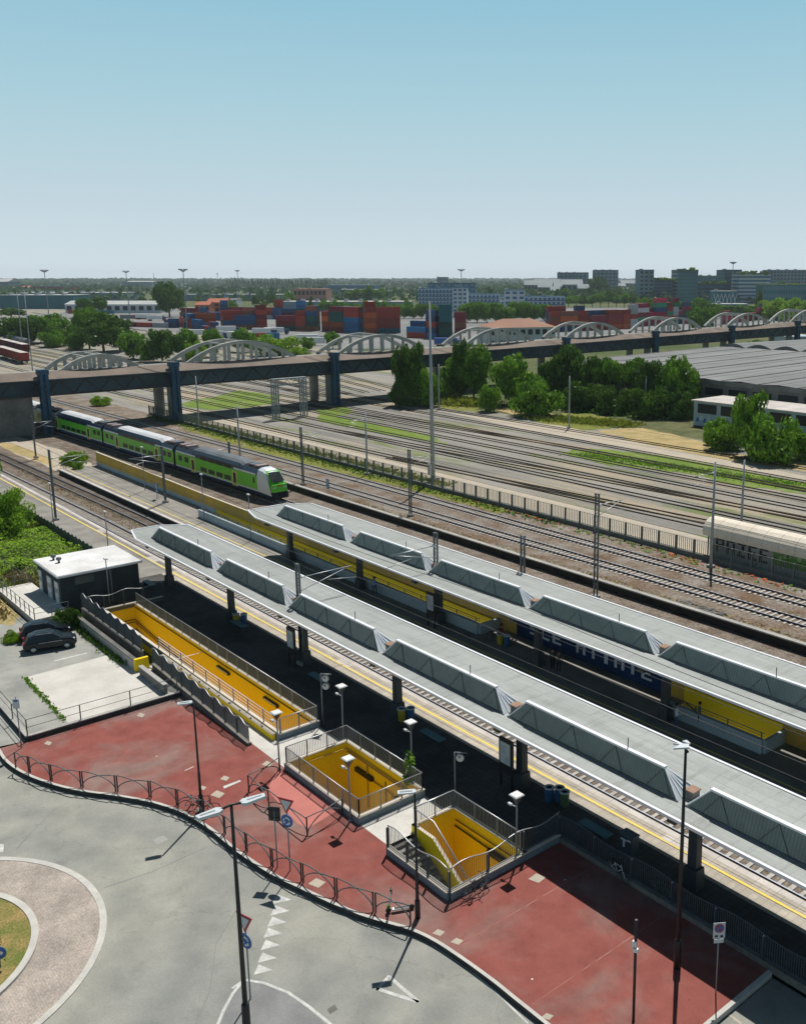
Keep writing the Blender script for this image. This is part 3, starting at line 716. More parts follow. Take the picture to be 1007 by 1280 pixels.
# small stairwell with side steps
st = thing('stairwell', 'small yellow stairwell with side steps behind the wavy fence near the scooter', 'stairwell', (-34.5, 26.7, 0))
b = MB(); b.box(-37.2, -31.75, 24.65, 28.9, -4.8, -4.6); b.build('pit_floor', 'dark_concrete', st)
lining(st, -37.2, -31.75, 26.45, 28.9, .36, -4.6, sides='nwe')
rim(st, -37.2, -31.75, 24.65, 28.9, .42, sides='n')
b = MB(); b.box(-37.42, -37.2, 26.3, 28.9, -.05, .37, 0); b.box(-37.43, -37.19, 26.28, 28.9, .37, .42, 1); b.build('kerb_wall', ['yellow', 'coping'], st)
# sloping divider wall
b = MB(); y0, y1 = 26.28, 26.46
prof = [(-37.42, -4.6), (-31.75, -4.6), (-31.75, -2.2), (-35.6, .42), (-37.42, .42)]
for y, fl in ((y0, 1), (y1, -1)):
    pts = [(x, y, z) for x, z in prof]; b.face(pts if fl > 0 else pts[::-1], 0)
for k in range(5):
    a, c = prof[k], prof[(k + 1) % 5]; b.face([(a[0], y1, a[1]), (c[0], y1, c[1]), (c[0], y0, c[1]), (a[0], y0, a[1])][::-1], 1 if k in (2, 3) else 0)
b.build('divider_wall', ['yellow', 'coping'], st)
b = MB()
for k in range(18):
    x = -37.2 + k * .3; b.box(x, -31.75, 24.66, 26.28, -4.6 + .0, -.16 * (k + 1) + .0, 0) if False else b.box(x, x + .3, 24.66, 26.28, -4.6, -.165 * (k + 1), k % 2)
b.build('steps', ['dark_concrete', 'concrete'], st)  # every other step darker, painting in bands of light and shade
b = MB(); b.tube([(-37.35, 26.37, 1.35), (-35.6, 26.37, 1.35), (-31.8, 26.37, -1.25)], .035, 6); b.tube([(-37.35, 28.8, 1.35), (-37.35, 26.37, 1.35)], .035, 6)
for k in range(26):
    x = -37.3 + k * .21; z = .42 if x < -35.6 else .42 - (x + 35.6) * .68; b.box(x - .01, x + .01, 26.36, 26.38, z, z + .93)
b.build('handrail', 'galv', st)
b = MB(); b.tube([(-37.0, 28.8, -.5), (-31.9, 28.8, -.6)], .04, 5); b.tube([(-36.9, 28.8, -.12), (-31.9, 28.8, -.12)], .03, 5); b.build('pipes', 'black', st)
b = MB(); b.box(-34.1, -32.3, 28.6, 28.86, -.75, -.5); b.build('wall_lamp', 'black', st)
railing('railing', 'steel bar railing on the platform side of the small yellow stairwell', [(-37.3, 26.5), (-37.3, 29.0), (-31.9, 29.0)], .42, .95, .11)

# ================================================================== service building and terrace
bl = thing('service_building', 'small dark grey flat-roofed service building with a white roof and three pale doors', 'building', (-88, 26.8, .3))
b = MB(); b.box(-91.0, -84.6, 23.5, 30.2, 0, 3.35); b.build('wall', 'darkwall', bl)
b = MB(); b.box(-91.25, -84.3, 23.25, 30.5, 3.35, 3.52, 0); b.box(-91.2, -84.35, 23.3, 30.45, 3.52, 3.56, 1)
rf = b.build('roof', ['white_trim', 'roof_white'], bl)
for x, y in ((-89.8, 24.6), (-88.6, 24.7)):
    b = MB(); b.lathe([(.1, 3.55), (.1, 3.8)], 8, (x, y, 0)); b.lathe([(.02, 3.78), (.2, 3.8), (.24, 3.9), (.2, 4.02), (.05, 4.08)], 10, (x, y, 0)); b.build('roof_vent', 'mast', bl)
for x, w_ in ((-90.2, .8), (-87.6, 1.1), (-85.6, .95)):
    b = MB(); b.box(x - w_ / 2, x + w_ / 2, 23.42, 23.5, .35, 2.75, 0); b.box(x - w_ / 2 + .1, x + w_ / 2 - .1, 23.40, 23.42, 1.75, 2.15, 1)
    b.box(x + w_ / 2 - .15, x + w_ / 2 - .08, 23.38, 23.42, 1.3, 1.4, 1); b.build('door', ['sign_grey', 'grey_paint'], bl)
b = MB(); b.box(-84.6, -84.54, 24.7, 26.3, 2.45, 3.1, 0); b.build('window', ['glass_blue'], bl)
b = MB(); b.box(-84.55, -84.4, 27.6, 27.75, .3, 3.3); b.build('downpipe', 'mast', bl)
t = thing('terrace', 'raised concrete terrace with a thin railing beside the service building', 'terrace', (-88, 22, 0))
b = MB(); b.box(-93.4, -82.5, 20.6, 23.48, -.4, .8, 0); b.build('deck', ['concrete'], t)
b = MB(); b.poly([(-93.4, 20.6), (-82.5, 20.6), (-82.5, 23.48), (-93.4, 23.48)], .804); b.build('deck_surface', 'beige', t)
railing('railing', 'thin dark railing round the concrete terrace of the service building', [(-93.3, 23.4), (-93.3, 20.7), (-82.6, 20.7), (-82.6, 23.4)], .8, .95, 1, ('mast', 'mast'), bars=False, rails_=2, post=1.3, r=.022)
railing('railing', 'thin rusty railing along the edge of the brambles left of the service building', [(-93.4, 23.6), (-112, 23.0)], .1, 1.0, 1, ('mast', 'mast'), bars=False, rails_=2, post=2.0, r=.022)
railing('railing', 'two-rail rusty railing on the kerb round the car park', [(-100, 14.33, .36), (-61.83, 14.33, .36), (-61.83, 24.0, .36)], .36, 1.05, 1, ('mast', 'mast'), bars=False, rails_=2, post=3.3, r=.022)

# ================================================================== platform two walls
w = thing('yellow_wall', 'long faded yellow wall with a pale blue foot along the far side of the middle platform', 'wall', (-120, 49.45, 0))
pts = [(-152.3, 2.1), (-130, 2.0), (-112, 1.85), (-57, 1.8)]
b = MB()
for (xa, za), (xb, zb) in zip(pts[:-1], pts[1:]):
    b.face([(xa, 49.38, .55), (xb, 49.38, .55), (xb, 49.38, zb), (xa, 49.38, za)], 0); b.face([(xa, 49.6, GZ), (xa, 49.6, za), (xb, 49.6, zb), (xb, 49.6, GZ)], 0)
    b.face([(xa, 49.38, -.1), (xb, 49.38, -.1), (xb, 49.38, .55), (xa, 49.38, .55)], 1)
    b.face([(xa, 49.38, za), (xb, 49.38, zb), (xb, 49.6, zb), (xa, 49.6, za)], 2)
b.face([(-152.3, 49.38, 0), (-152.3, 49.38, 2.1), (-152.3, 49.6, 2.1), (-152.3, 49.6, GZ)], 0)
b.build('wall_face', ['yellow_old', 'paleblue', 'coping'], w)
def ramp2_(x0, x1, label, lab2):
    st = thing('ramp_stairwell', label, 'stairwell', ((x0 + x1) / 2, 48.2, 0))
    b = MB(); b.box(x0, x1, 49.28, 49.378, -4.5, 1.2 if x1 > -50 else .54, 0); b.box(x0 - .1, x0, 47.2, 49.3, -4.5, -.01, 0); b.box(x1, x1 + .1, 47.2, 49.3, -4.5, -.01, 0); b.build('yellow_lining', 'yellow', st)
    b = MB(); b.face([(x0, 47.2, -.3), (x1, 47.2, -4.4), (x1, 49.3, -4.4), (x0, 49.3, -.3)]); b.build('ramp_floor', 'dark_concrete', st)
    b = MB(); b.box(x0, x1, 46.98, 47.2, 0, .88, 0); b.box(x0 - .02, x1 + .02, 46.95, 47.23, .88, .95, 1); b.box(x1, x1 + .2, 47.2, 49.3, 0, .88, 0); b.build('parapet', ['paleblue', 'paleblue'], st)
    b = MB(); b.tube([(x0, 47.3, 1.25), (x1, 47.3, 1.25)], .03, 5); b.tube([(x0, 47.3, 1.07), (x1, 47.3, 1.07)], .02, 5); t = x0
    while t <= x1: b.box(t - .03, t + .03, 47.27, 47.33, .9, 1.27); t += 2.5
    b.tube([(x0, 49.2, .2), (x1, 49.2, -2.9)], .04, 5)
    b.build('handrail', 'mast', st)
ramp2_(-110.0, -57.0, 'long yellow ramp well with a pale blue parapet on the middle platform', '')
ramp2_(-37.6, -29.9, 'short dark yellow stairwell with a pale blue parapet under the far canopy', '')
w = thing('mural_wall', 'dark blue wall painted with big white block letters under the far canopy', 'wall', (-46, 49.45, 0))
b = MB(); b.box(-57.0, -54.8, 49.38, 49.6, 0, 1.8, 1); b.box(-54.8, -38.9, 49.38, 49.6, .0, 1.8, 0); b.box(-38.9, -20, 49.38, 49.6, 0, 1.8, 1); b.build('wall_face', ['mural_blue', 'yellow_old'], w)
def glyph(ch, x, z, wd, h, y, b, mi=0):
    t = .22 * wd / .9
    S_ = {'S': [(0, 1, .82, 1), (0, .28, .45, .82 + .1), (0, 1, .41, .59), (.72, 1, .08, .5), (0, 1, 0, .18)], 'C': [(0, .28, 0, 1), (.28, 1, .82, 1), (.28, 1, 0, .18)],
          'E': [(0, .28, 0, 1), (.28, 1, .82, 1), (.28, .85, .41, .59), (.28, 1, 0, .18)], 'I': [(.32, .68, 0, 1)], 'T': [(0, 1, .8, 1), (.36, .64, 0, .8)],
          'A': [(0, .26, 0, 1), (.74, 1, 0, 1), (.26, .74, .82, 1), (.26, .74, .36, .54)], 'N': [(0, .26, 0, 1), (.74, 1, 0, 1), (.26, .74, .6, .9)], 'L': [(0, .28, 0, 1), (.28, 1, 0, .18)],
          'P': [(0, .26, 0, 1), (.26, 1, .82, 1), (.26, 1, .4, .58), (.74, 1, .58, .82)], 'Z': [(0, 1, .82, 1), (0, 1, 0, .18), (.5, .8, .5, .82), (.2, .5, .18, .5)],
          'F': [(0, .26, 0, 1), (.26, 1, .82, 1), (.26, .8, .42, .6)], 'R': [(0, .26, 0, 1), (.26, 1, .82, 1), (.26, 1, .42, .6), (.74, 1, .6, .82), (.5, .8, 0, .42)],
          '3': [(0, 1, .82, 1), (.1, 1, .41, .59), (0, 1, 0, .18), (.74, 1, .18, .82)], 'U': [(0, .26, 0, 1), (.74, 1, 0, 1), (.26, .74, 0, .18)], 'H': [(0, .26, 0, 1), (.74, 1, 0, 1), (.26, .74, .42, .6)]}
    for a, c, d, e in S_.get(ch, []): b.box(x + a * wd, x + c * wd, y, y + .02, z + d * h, z + e * h, mi)
b = MB()
xx = -53.2
for ch in 'SCE NTINTE':
    if ch != ' ': glyph(ch, xx, .55, .95, .95, 49.355, b)
    xx += 1.3
b.build('lettering', 'mural_white', w)

# ================================================================== canopies
RIDGES = [(-85.5, -74.7), (-71.7, -62.5), (-59.75, -50.35), (-47.65, -38.1), (-35.5, -25.95), (-23.2, -13.6), (-11, -1.4)]
COLX = [-86.2, -73.2, -61.1, -49.0, -36.8, -24.6, -12.3]
M['tile2'] = mat('terracotta_tile', (.34, .22, .16), (.28, .18, .13), 2)
def canopy(y0, yr0, yr1, y1, ridge, zt, label, coly):
    root = thing('platform_canopy', label, 'canopy', (-50, (y0 + y1) / 2, 0), 0, 'zinc platform canopies')
    z = 4.82; XE = 6
    b = MB()
    left = [(-87.2, y0), (-90.7, y0 + .9), (-90.7, y0 + (y1 - y0) * .62), (-89.0, y1)]
    b.prism([left[0], (XE, y0), (XE, yr0), (-86.6, yr0), (-86.6, yr1), (XE, yr1), (XE, y1), left[3], left[2], left[1]], z - .16, z, 0, 1)
    xs = [-86.6] + [v for r in RIDGES for v in (r[0] - 1.15, r[1] + 1.15)] + [XE]
    for k in range(0, len(xs), 2): b.prism([(xs[k] + (.001 if k == 0 else 0), yr0 + .001), (xs[k + 1], yr0 + .001), (xs[k + 1], yr1 - .001), (xs[k] + (.001 if k == 0 else 0), yr1 - .001)], z - .155, z - .002, 0, 1)
    b.build('roof_slab', ['canopy', 'darksteel'], root)
    b = MB(); e = .07
    for a, c in ((left[3], left[2]), (left[2], left[1]), (left[1], left[0]), (left[0], (XE, y0)), ((-89.0, y1), (XE, y1))):
        a, c = Vector(a), Vector(c); m = (a + c) / 2; L = (c - a).length; b.box(m.x - L / 2, m.x + L / 2, m.y - e, m.y + e, z - .10, z + .05, 0, rz=math.atan2(c.y - a.y, c.x - a.x))
    b.build('edge_trim', 'white_trim', root)
    b = MB(); b.box(-88, XE, y0 + .6, y1 - .6, z - .42, z - .17); b.build('ceiling_beam', 'darksteel', root)
    for (a, c) in RIDGES:
        sk = MB(); A, B = a - 1.15, c + 1.15
        f = [(A, yr0, z), (B, yr0, z), (c, ridge, zt), (a, ridge, zt)]; sk.face(f, 0)
        s = sk.build('skylight', 'skyglass', root)
        m = MB()
        m.face([(B, yr1, z), (A, yr1, z), (a, ridge + .02, zt), (c, ridge + .02, zt)], 0)
        m.face([(A, yr1, z), (A, yr0, z), (a, ridge, zt)], 2); m.face([(B, yr0, z), (B, yr1, z), (c, ridge, zt)], 2)
        m.box(a - .05, c + .05, ridge - .09, ridge + .13, zt - .05, zt + .05, 1)
        for p, q in (((A, yr0, z), (a, ridge, zt)), ((B, yr0, z), (c, ridge, zt)), ((A, yr1, z), (a, ridge, zt)), ((B, yr1, z), (c, ridge, zt)), ((B, (yr0 + yr1) / 2, z), (c, ridge, zt)), ((B, yr0 * .75 + yr1 * .25, z), (c, ridge, zt)), ((B, yr0 * .3 + yr1 * .7, z), (c, ridge, zt))): m.tube([p, q], .045, 4, 1)
        m.box(A, B, yr0 - .05, yr0 + .02, z, z + .07, 3)
        m.build('frame', ['roof_white', 'white_trim', 'sign_grey', 'mast'], s, world=True)
        tr = MB(); x = A + .9; k = 0
        while x < B - 1.2:
            tr.tube([(x, yr0 - .02, z + .06), (x + .75, ridge - .05, zt - .1)], .016, 4); tr.tube([(x + .75, ridge - .05, zt - .1), (x + 1.5, yr0 - .02, z + .06)], .016, 4); x += 3.0; k += 1
        tr.build('glazing_brace', 'mast', s, world=True)
    for k, (a, c) in enumerate(zip(RIDGES[:-1], RIDGES[1:])):
        x = (a[1] + c[0]) / 2; v = MB(); v.box(x - .22, x + .22, yr0 + .55, yr0 + 1.05, z, z + .4, 0); v.box(x - .26, x + .26, yr0 + .5, yr0 + 1.1, z + .4, z + .45, 1); v.build('roof_hatch', ['dark_concrete', 'tile2'], root)
        v = MB(); v.tube([(a[0] + (a[1] - a[0]) * .75, ridge + .1, zt), (a[0] + (a[1] - a[0]) * .75, ridge + .1, zt + .55)], .03, 5); v.build('lightning_rod', 'mast', root)
    for x in COLX:
        cb = MB(); cb.box(x - .27, x + .27, coly - .22, coly + .22, 0, z - .2, 0, top=.9); cb.box(x - .42, x + .42, coly - .36, coly + .36, 0, 1.05, 0, top=.85)
        cb.box(x - .22, x + .22, y0 + .5, y1 - .7, z - .72, z - .4, 0); cb.build('column', 'darksteel', root)
    return root
can1 = canopy(31.12, 32.35, 33.9, 36.9, 32.75, 5.98, 'nearer long zinc canopy with glass skylights over the sunlit platform edge', 33.55)
can2 = canopy(43.15, 45.2, 46.75, 50.5, 45.6, 5.98, 'farther long zinc canopy with glass skylights over the middle platform', 46.3)
# ================================================================== ROUNDABOUT, ROAD MARKINGS, PATCHES
RC = Vector((-43.8, 4.3))
def ring(r, n=96, a0=0, a1=2 * math.pi): return [(RC.x + r * math.cos(a0 + (a1 - a0) * k / n), RC.y + r * math.sin(a0 + (a1 - a0) * k / n)) for k in range(n + 1)]
b = MB()
strip(b, ring(7.75), ring(8.05), RZ - .05, RZ + .05); struct(b.build('kerb', 'kerb'))
b = MB(); b.poly(ring(7.76)[:-1], RZ + .03); struct(b.build('cobbled_apron', 'cobble'))
b = MB(); strip(b, ring(4.95), ring(5.25), RZ, RZ + .16); struct(b.build('kerb', 'kerb'))
b = MB(); b.poly(ring(4.96)[:-1], RZ + .12); struct(b.build('grass_island', 'drygrass'))
def line_px(b, pts, w, z, mi=0):
    q = [P(x, y, z) for x, y in pts]; q = [(p.x, p.y) for p in q]
    strip(b, offset(q, w / 2), offset(q, -w / 2), z - .01, z, mi)
b = MB()
for (x, y) in ((342, 1124), (340, 1138), (336, 1152), (331, 1166), (328, 1181), (324, 1197), (319, 1212)):
    p = P(x, y, RZ); a = [(x - 2, y + 7), (x + 22, y + 1), (x + 4, y - 6)]
    b.poly([tuple(P(u, v, RZ)[:2]) for u, v in a], RZ + .004)
for a, c in (((470, 1238), (487, 1220)), ((487, 1222), (523, 1253)), ((523, 1253), (470, 1236))):
    line_px(b, [a, c], .16, RZ + .005)
line_px(b, [(290, 1236), (305, 1225), (330, 1229), (360, 1241), (385, 1258), (410, 1278), (440, 1310)], .13, RZ + .0052)
line_px(b, [(305, 1225), (291, 1242), (280, 1262), (268, 1290)], .13, RZ + .0056)
line_px(b, [(540, 1181), (580, 1207), (620, 1241), (660, 1280)], .08, RZ + .005)
line_px(b, [(22, 1281), (28, 1262)], .1, RZ + .005)
struct(b.build('road_marking', 'white_line'))
b = MB(); b.poly([tuple(P(x, y, RZ)[:2]) for x, y in ((306, 1228), (330, 1231), (358, 1243), (384, 1261), (404, 1279), (440, 1320), (260, 1320), (283, 1262))], RZ + .003)
M['road_dark'] = mat('dark_asphalt_patch', (.20, .205, .205), (.25, .255, .25), .8, .9, fine=14, fine_amt=.12)
struct(b.build('asphalt_patch', 'road_dark'))
M['tile'] = mat('pale_manhole_paving', (.46, .40, .32), (.40, .36, .30), 2, .85, fine=14, fine_amt=.15)
M['pink'] = mat('fresh_pink_paving', (.50, .19, .16), (.46, .165, .14), .6, .8, fine=12, fine_amt=.08)
M['iron'] = mat('iron_cover', (.12, .12, .115), (.16, .15, .14), 3, .7)
def pxpoly(b, pts, z, mi=0): b.poly([tuple(P(x, y, z)[:2]) for x, y in pts], z, mi)
b = MB(); pxpoly(b, [(334, 988), (345, 964), (357, 969), (424, 1012), (384, 1036), (372, 1030)], .004); struct(b.build('pink_paving', 'pink'))
b = MB()
for x, y, w in ((60, 929, 5), (176, 894, 5), (548, 1166, 8), (571, 1177, 8), (396, 1104, 11), (281, 973, 6), (272, 993, 9), (253, 985, 5), (684, 1271, 8), (671, 1098, 11), (334, 955, 7), (250, 1013, 7)):
    z = .006; pxpoly(b, [(x - w, y + 1), (x - 1, y - w * .55), (x + w, y - 1), (x + 2, y + w * .55)], z)
struct(b.build('manhole_cover', 'tile'))
b = MB(); pxpoly(b, [(279, 983), (300, 975), (301, 977), (280, 986)], .007); pxpoly(b, [(231, 963), (242, 958), (242, 959), (231, 964)], .007); struct(b.build('paint_mark', 'white_line'))
b = MB(); pxpoly(b, [(190, 1050), (205, 1044), (210, 1050), (196, 1057)], RZ + .005); struct(b.build('manhole_cover', 'lot'))
b = MB(); pxpoly(b, [(409, 1262), (418, 1256), (422, 1262), (412, 1268)], RZ + .006); struct(b.build('drain_grate', 'iron'))
b = MB(); line_px(b, [(20, 1062), (45, 1035), (70, 1010)], .05, RZ + .0045); line_px(b, [(130, 1110), (190, 1090), (260, 1058)], .035, RZ + .0046); line_px(b, [(300, 1130), (270, 1180), (262, 1240), (240, 1290)], .03, RZ + .0047); struct(b.build('tar_seam', 'road_dark'))
b = MB(); pxpoly(b, [(-5, 1054), (5, 1056), (4, 1065), (-5, 1066)], RZ + .006); struct(b.build('manhole_cover', 'white_line'))
b = MB(); line_px(b, [(908, 1266), (926, 1280)], .12, RZ + .004); struct(b.build('road_marking', 'tile'))
# grass tufts along the car-park joint and weeds: leafy stuff
def tufts(name, mt, pts, n, h, w, seed, spread=.3, zb=0, kind='stuff', tall=1.0):
    rnd = random.Random(seed); b = MB()
    P_ = [Vector(p) for p in pts]
    for i in range(n):
        t = rnd.random() * (len(P_) - 1); k = int(t); c = P_[k].lerp(P_[min(k + 1, len(P_) - 1)], t - k)
        c = c + Vector((rnd.gauss(0, spread), rnd.gauss(0, spread), 0)); hh = h * rnd.uniform(.4, 1.1); a = rnd.uniform(0, 6.28)
        d = Vector((math.cos(a), math.sin(a), 0)) * w * rnd.uniform(.5, 1.3); l = Vector((rnd.uniform(-.3, .3), rnd.uniform(-.3, .3), 0)) * hh
        up = Vector((0, 0, hh * rnd.uniform(.3, 1) * tall))
        c.z = zb + rnd.uniform(0, h * .5)
        b.face([c - d, c + d, c + d * .6 + l + up, c - d * .6 + l + up])
    return struct(b.build(name, mt), kind)
tufts('grass', 'leaf_mid', [(-71.6, 16.85, 0), (-62.3, 16.75, 0)], 500, .16, .07, 3, .09, .3)
tufts('weeds', 'leaf_dark', [(-80.5, 23.0, 0), (-75, 22.9, 0), (-69, 23.0, 0)], 420, .35, .07, 4, .2, .3)
tufts('grass', 'leaf_bright', [(-152, 50.5, 0), (-140, 50.6, 0), (-120, 50.9, 0)], 900, .9, .25, 5, .6, -.7)
tufts('grass', 'leaf_dark', [(-205, 78.3, 0), (-150, 78.3, 0), (-80, 78.6, 0)], 2600, .25, .16, 7, .8, -.7)

# ================================================================== LAMPS
def platform_lamp(loc, head=True):
    r = thing('platform_lamp', 'x', 'lamp', loc, 0, 'platform lamps with frosted square heads')
    b = MB(); b.tube([(0, 0, 0), (0, 0, 3.2)], .055, 8, r2=.04); b.lathe([(.12, 0), (.12, .06), (.06, .1)], 10); b.build('pole', 'grey_paint', r, world=False)
    b = MB()
    for k in range(4):
        a, c = [(-1, -1), (1, -1), (1, 1), (-1, 1)][k], [(-1, -1), (1, -1), (1, 1), (-1, 1)][(k + 1) % 4]
        b.face([(a[0] * .04, a[1] * .04, 3.2), (c[0] * .04, c[1] * .04, 3.2), (c[0] * .20, c[1] * .20, 3.62), (a[0] * .20, a[1] * .20, 3.62)])
        b.tube([(a[0] * .05, a[1] * .05, 3.15), (a[0] * .23, a[1] * .23, 3.66)], .014, 4)
    b.build('lamp_bowl', 'mast', r, world=False)
    b = MB(); b.box(-.29, .29, -.29, .29, 3.64, 3.69, 0, top=.85); b.build('lamp_top', 'white', r, world=False)
    b = MB(); b.tube([(0, 0, 3.0), (-.3, -.1, 3.02)], .03, 5); b.box(-.5, -.25, -.16, -.04, 2.98, 3.08); b.build('side_spotlight', 'sign_grey', r, world=False)
    return r
pl0 = platform_lamp((-47.95, 24.3, 0))
PL = [pl0] + [dup(pl0, l) for l in ((-48.6, 29.1, 0), (-40.45, 24.45, 0), (-41.7, 29.4, 0), (-31.75, 28.6, 0))]
for o, t in zip(PL, ('square-topped lamp between the long yellow ramp and the wide stairwell', 'square-topped lamp at the far corner of the wide yellow stairwell',
                     'square-topped lamp in front of the wide yellow stairwell', 'square-topped lamp in the shade right of the wide yellow stairwell', 'square-topped lamp behind the small yellow stairwell, near the waste bins')): o['label'] = t
def arm_lamp(loc, h, rz, label, dark=False, head=.75, reach=.15, group='road lamps'):
    r = thing('street_lamp', label, 'street lamp', loc, rz, group)
    b = MB(); b.tube([(0, 0, 0), (0, 0, h * .35), (0, 0, h * .36), (0, 0, h)], .09, 8, r2=.05); b.lathe([(.13, 0), (.12, .9), (.09, .95)], 10)
    b.build('pole', 'black' if dark else 'grey_paint', r, world=False)
    b = MB(); b.tube([(0, 0, h - .05), (reach, 0, h + .03)], .035, 6); b.build('arm', 'black' if dark else 'grey_paint', r, world=False)
    b = MB(); x0 = reach - .1
    b.prism([(x0, -.13), (x0 + head * .3, -.17), (x0 + head, -.14), (x0 + head, .14), (x0 + head * .3, .17), (x0, .13)], h, h + .07, 0)
    b.box(x0 + .15, x0 + head - .1, -.05, .05, h + .07, h + .09, 1)
    b.build('lamp_head', ['sign_grey', 'grey_paint'], r, world=False); return r
arm_lamp((-46.79, 18.96, 0), 6.35, YAW + R(200), 'dark street lamp standing by the hoop fence with two bicycles chained to it', True)
arm_lamp((-31.56, 22.37, 0), 6.3, YAW + R(190), 'slim street lamp at the end of the hoop fence beside the electric scooter', True, .8, .05)
def at_top(px, py, h): p = P(px, py, h); return (p.x, p.y, 0)
r = thing('street_lamp', 'tall black street lamp with a wide two-winged head rising in front of the canopy', 'street lamp', at_top(857, 932, 10.2), YAW, 'road lamps')
b = MB(); b.tube([(0, 0, 0), (0, 0, 10.15)], .11, 8, r2=.055); b.lathe([(.16, 0), (.15, 1.3), (.11, 1.35)], 10); b.build('pole', 'black', r, world=False)
b = MB(); b.tube([(.1, 0, 9.9), (-.15, 0, 10.2)], .05, 6); b.build('arm', 'black', r, world=False)
b = MB(); b.prism([(.12, .05), (.1, -.25), (-.55, -.32), (-.25, 0), (-.5, .1)], 10.18, 10.25); b.prism([(.12, .08), (-.1, .3), (.1, .38), (.2, .1)], 10.18, 10.25); b.build('lamp_head', 'sign_grey', r, world=False)
A, B_ = P(253, 1018, 9.7), P(313, 998, 9.7)
r = thing('street_lamp', 'tall black street lamp with two flat grey heads over the road beside the roundabout', 'street lamp', at_top(289, 1007, 9.65), math.atan2(B_.y - A.y, B_.x - A.x), 'road lamps')
b = MB(); b.tube([(0, 0, -.16), (0, 0, 9.65)], .11, 8, r2=.055); b.lathe([(.17, -.16), (.16, 1.2), (.11, 1.3)], 10); b.build('pole', 'black', r, world=False)
b = MB(); b.tube([(-.5, 0, 9.6), (0, 0, 9.68), (.5, 0, 9.6)], .05, 6); b.build('arm', 'black', r, world=False)
for s in (-1, 1):
    b = MB(); pts = [(.35, -.10), (.5, -.2), (1.25, -.15), (1.3, .1), (.5, .2), (.35, .1)]
    b.prism([(x * s, y) for x, y in pts], 9.55, 9.66, 0); b.box(*sorted((.6 * s, 1.15 * s)), -.03, .03, 9.66, 9.675, 1); b.build('lamp_head', ['sign_grey', 'grey_paint'], r, world=False)
r = thing('pole', 'slim black pole with a small white camera box on the red pavement', 'pole', at_top(795, 1150, 4.5))
b = MB(); b.tube([(0, 0, 0), (0, 0, 4.5)], .06, 8); b.build('pole_shaft', 'black', r, world=False)
b = MB(); b.box(-.08, .08, -.12, -.02, 3.35, 3.6); b.box(.0, .2, -.16, -.05, 3.2, 3.36, rz=.5); b.build('camera_box', 'white', r, world=False)
# platform lamps and masts of the open part
def post_lamp(loc, h, rz, label):
    r = thing('platform_lamp', label, 'lamp', loc, rz, 'slim lamps on the open platforms')
    b = MB(); b.tube([(0, 0, 0), (0, 0, h)], .06, 8, r2=.04); b.build('pole', 'grey_paint', r, world=False)
    b = MB(); b.box(-.25, .25, -.14, .14, h, h + .1, top=.8); b.build('lamp_head', 'white', r, world=False); return r
post_lamp((-104.0, 34.1, 0), 3.85, 0, 'slim white-headed lamp on the open near platform behind the service building')
post_lamp((-118.2, 32.8, 0), 4.9, 0, 'tall slim lamp beside the lattice mast on the open near platform')
post_lamp((-86.0, 25.1, .3), 3.9, 0, 'slim lamp standing against the side of the service building') if False else None
post_lamp((-129.1, 47.9, 0), 6.0, 0, 'slim lamp on the middle platform nearer the plants')
post_lamp((-107.5, 46.6, 0), 5.7, 0, 'slim lamp beside the pale blue ramp parapet of the middle platform')
post_lamp((-95.8, 46.7, 0), 5.2, 0, 'slim lamp at the left tip of the farther canopy')
post_lamp((-83.9, 27.2, .3), 4.1, 0, 'slim lamp at the platform corner of the service building')
post_lamp((-153.5, 32.6, 0), 3.5, 0, 'dark lamp on the near platform at the left edge of the photo')

# ================================================================== SIGNS
def disc(b, c, r, n, mi, ax, t=.02, ring_=None):
    """disc facing direction ax (unit 2-D)"""
    ax = Vector((ax[0], ax[1], 0)); u = Vector((-ax.y, ax.x, 0)); up = Vector((0, 0, 1)); c = Vector(c)
    f = [c + u * (r * math.cos(2 * math.pi * k / n)) + up * (r * math.sin(2 * math.pi * k / n)) for k in range(n)]
    g = [p - ax * t for p in f]
    b.face(f, mi); b.face(g[::-1], mi)
    for k in range(n): b.face([f[k], g[k], g[(k + 1) % n], f[(k + 1) % n]], mi)
def vpoly(b, c, pts, mi, ax, t=.015):
    ax = Vector((ax[0], ax[1], 0)); u = Vector((-ax.y, ax.x, 0)); up = Vector((0, 0, 1)); c = Vector(c)
    f = [c + u * x + up * z for x, z in pts]; g = [p - ax * t for p in f]; n = len(f)
    b.face(f, mi); b.face(g[::-1], mi)
    for k in range(n): b.face([f[k], g[k], g[(k + 1) % n], f[(k + 1) % n]], mi)
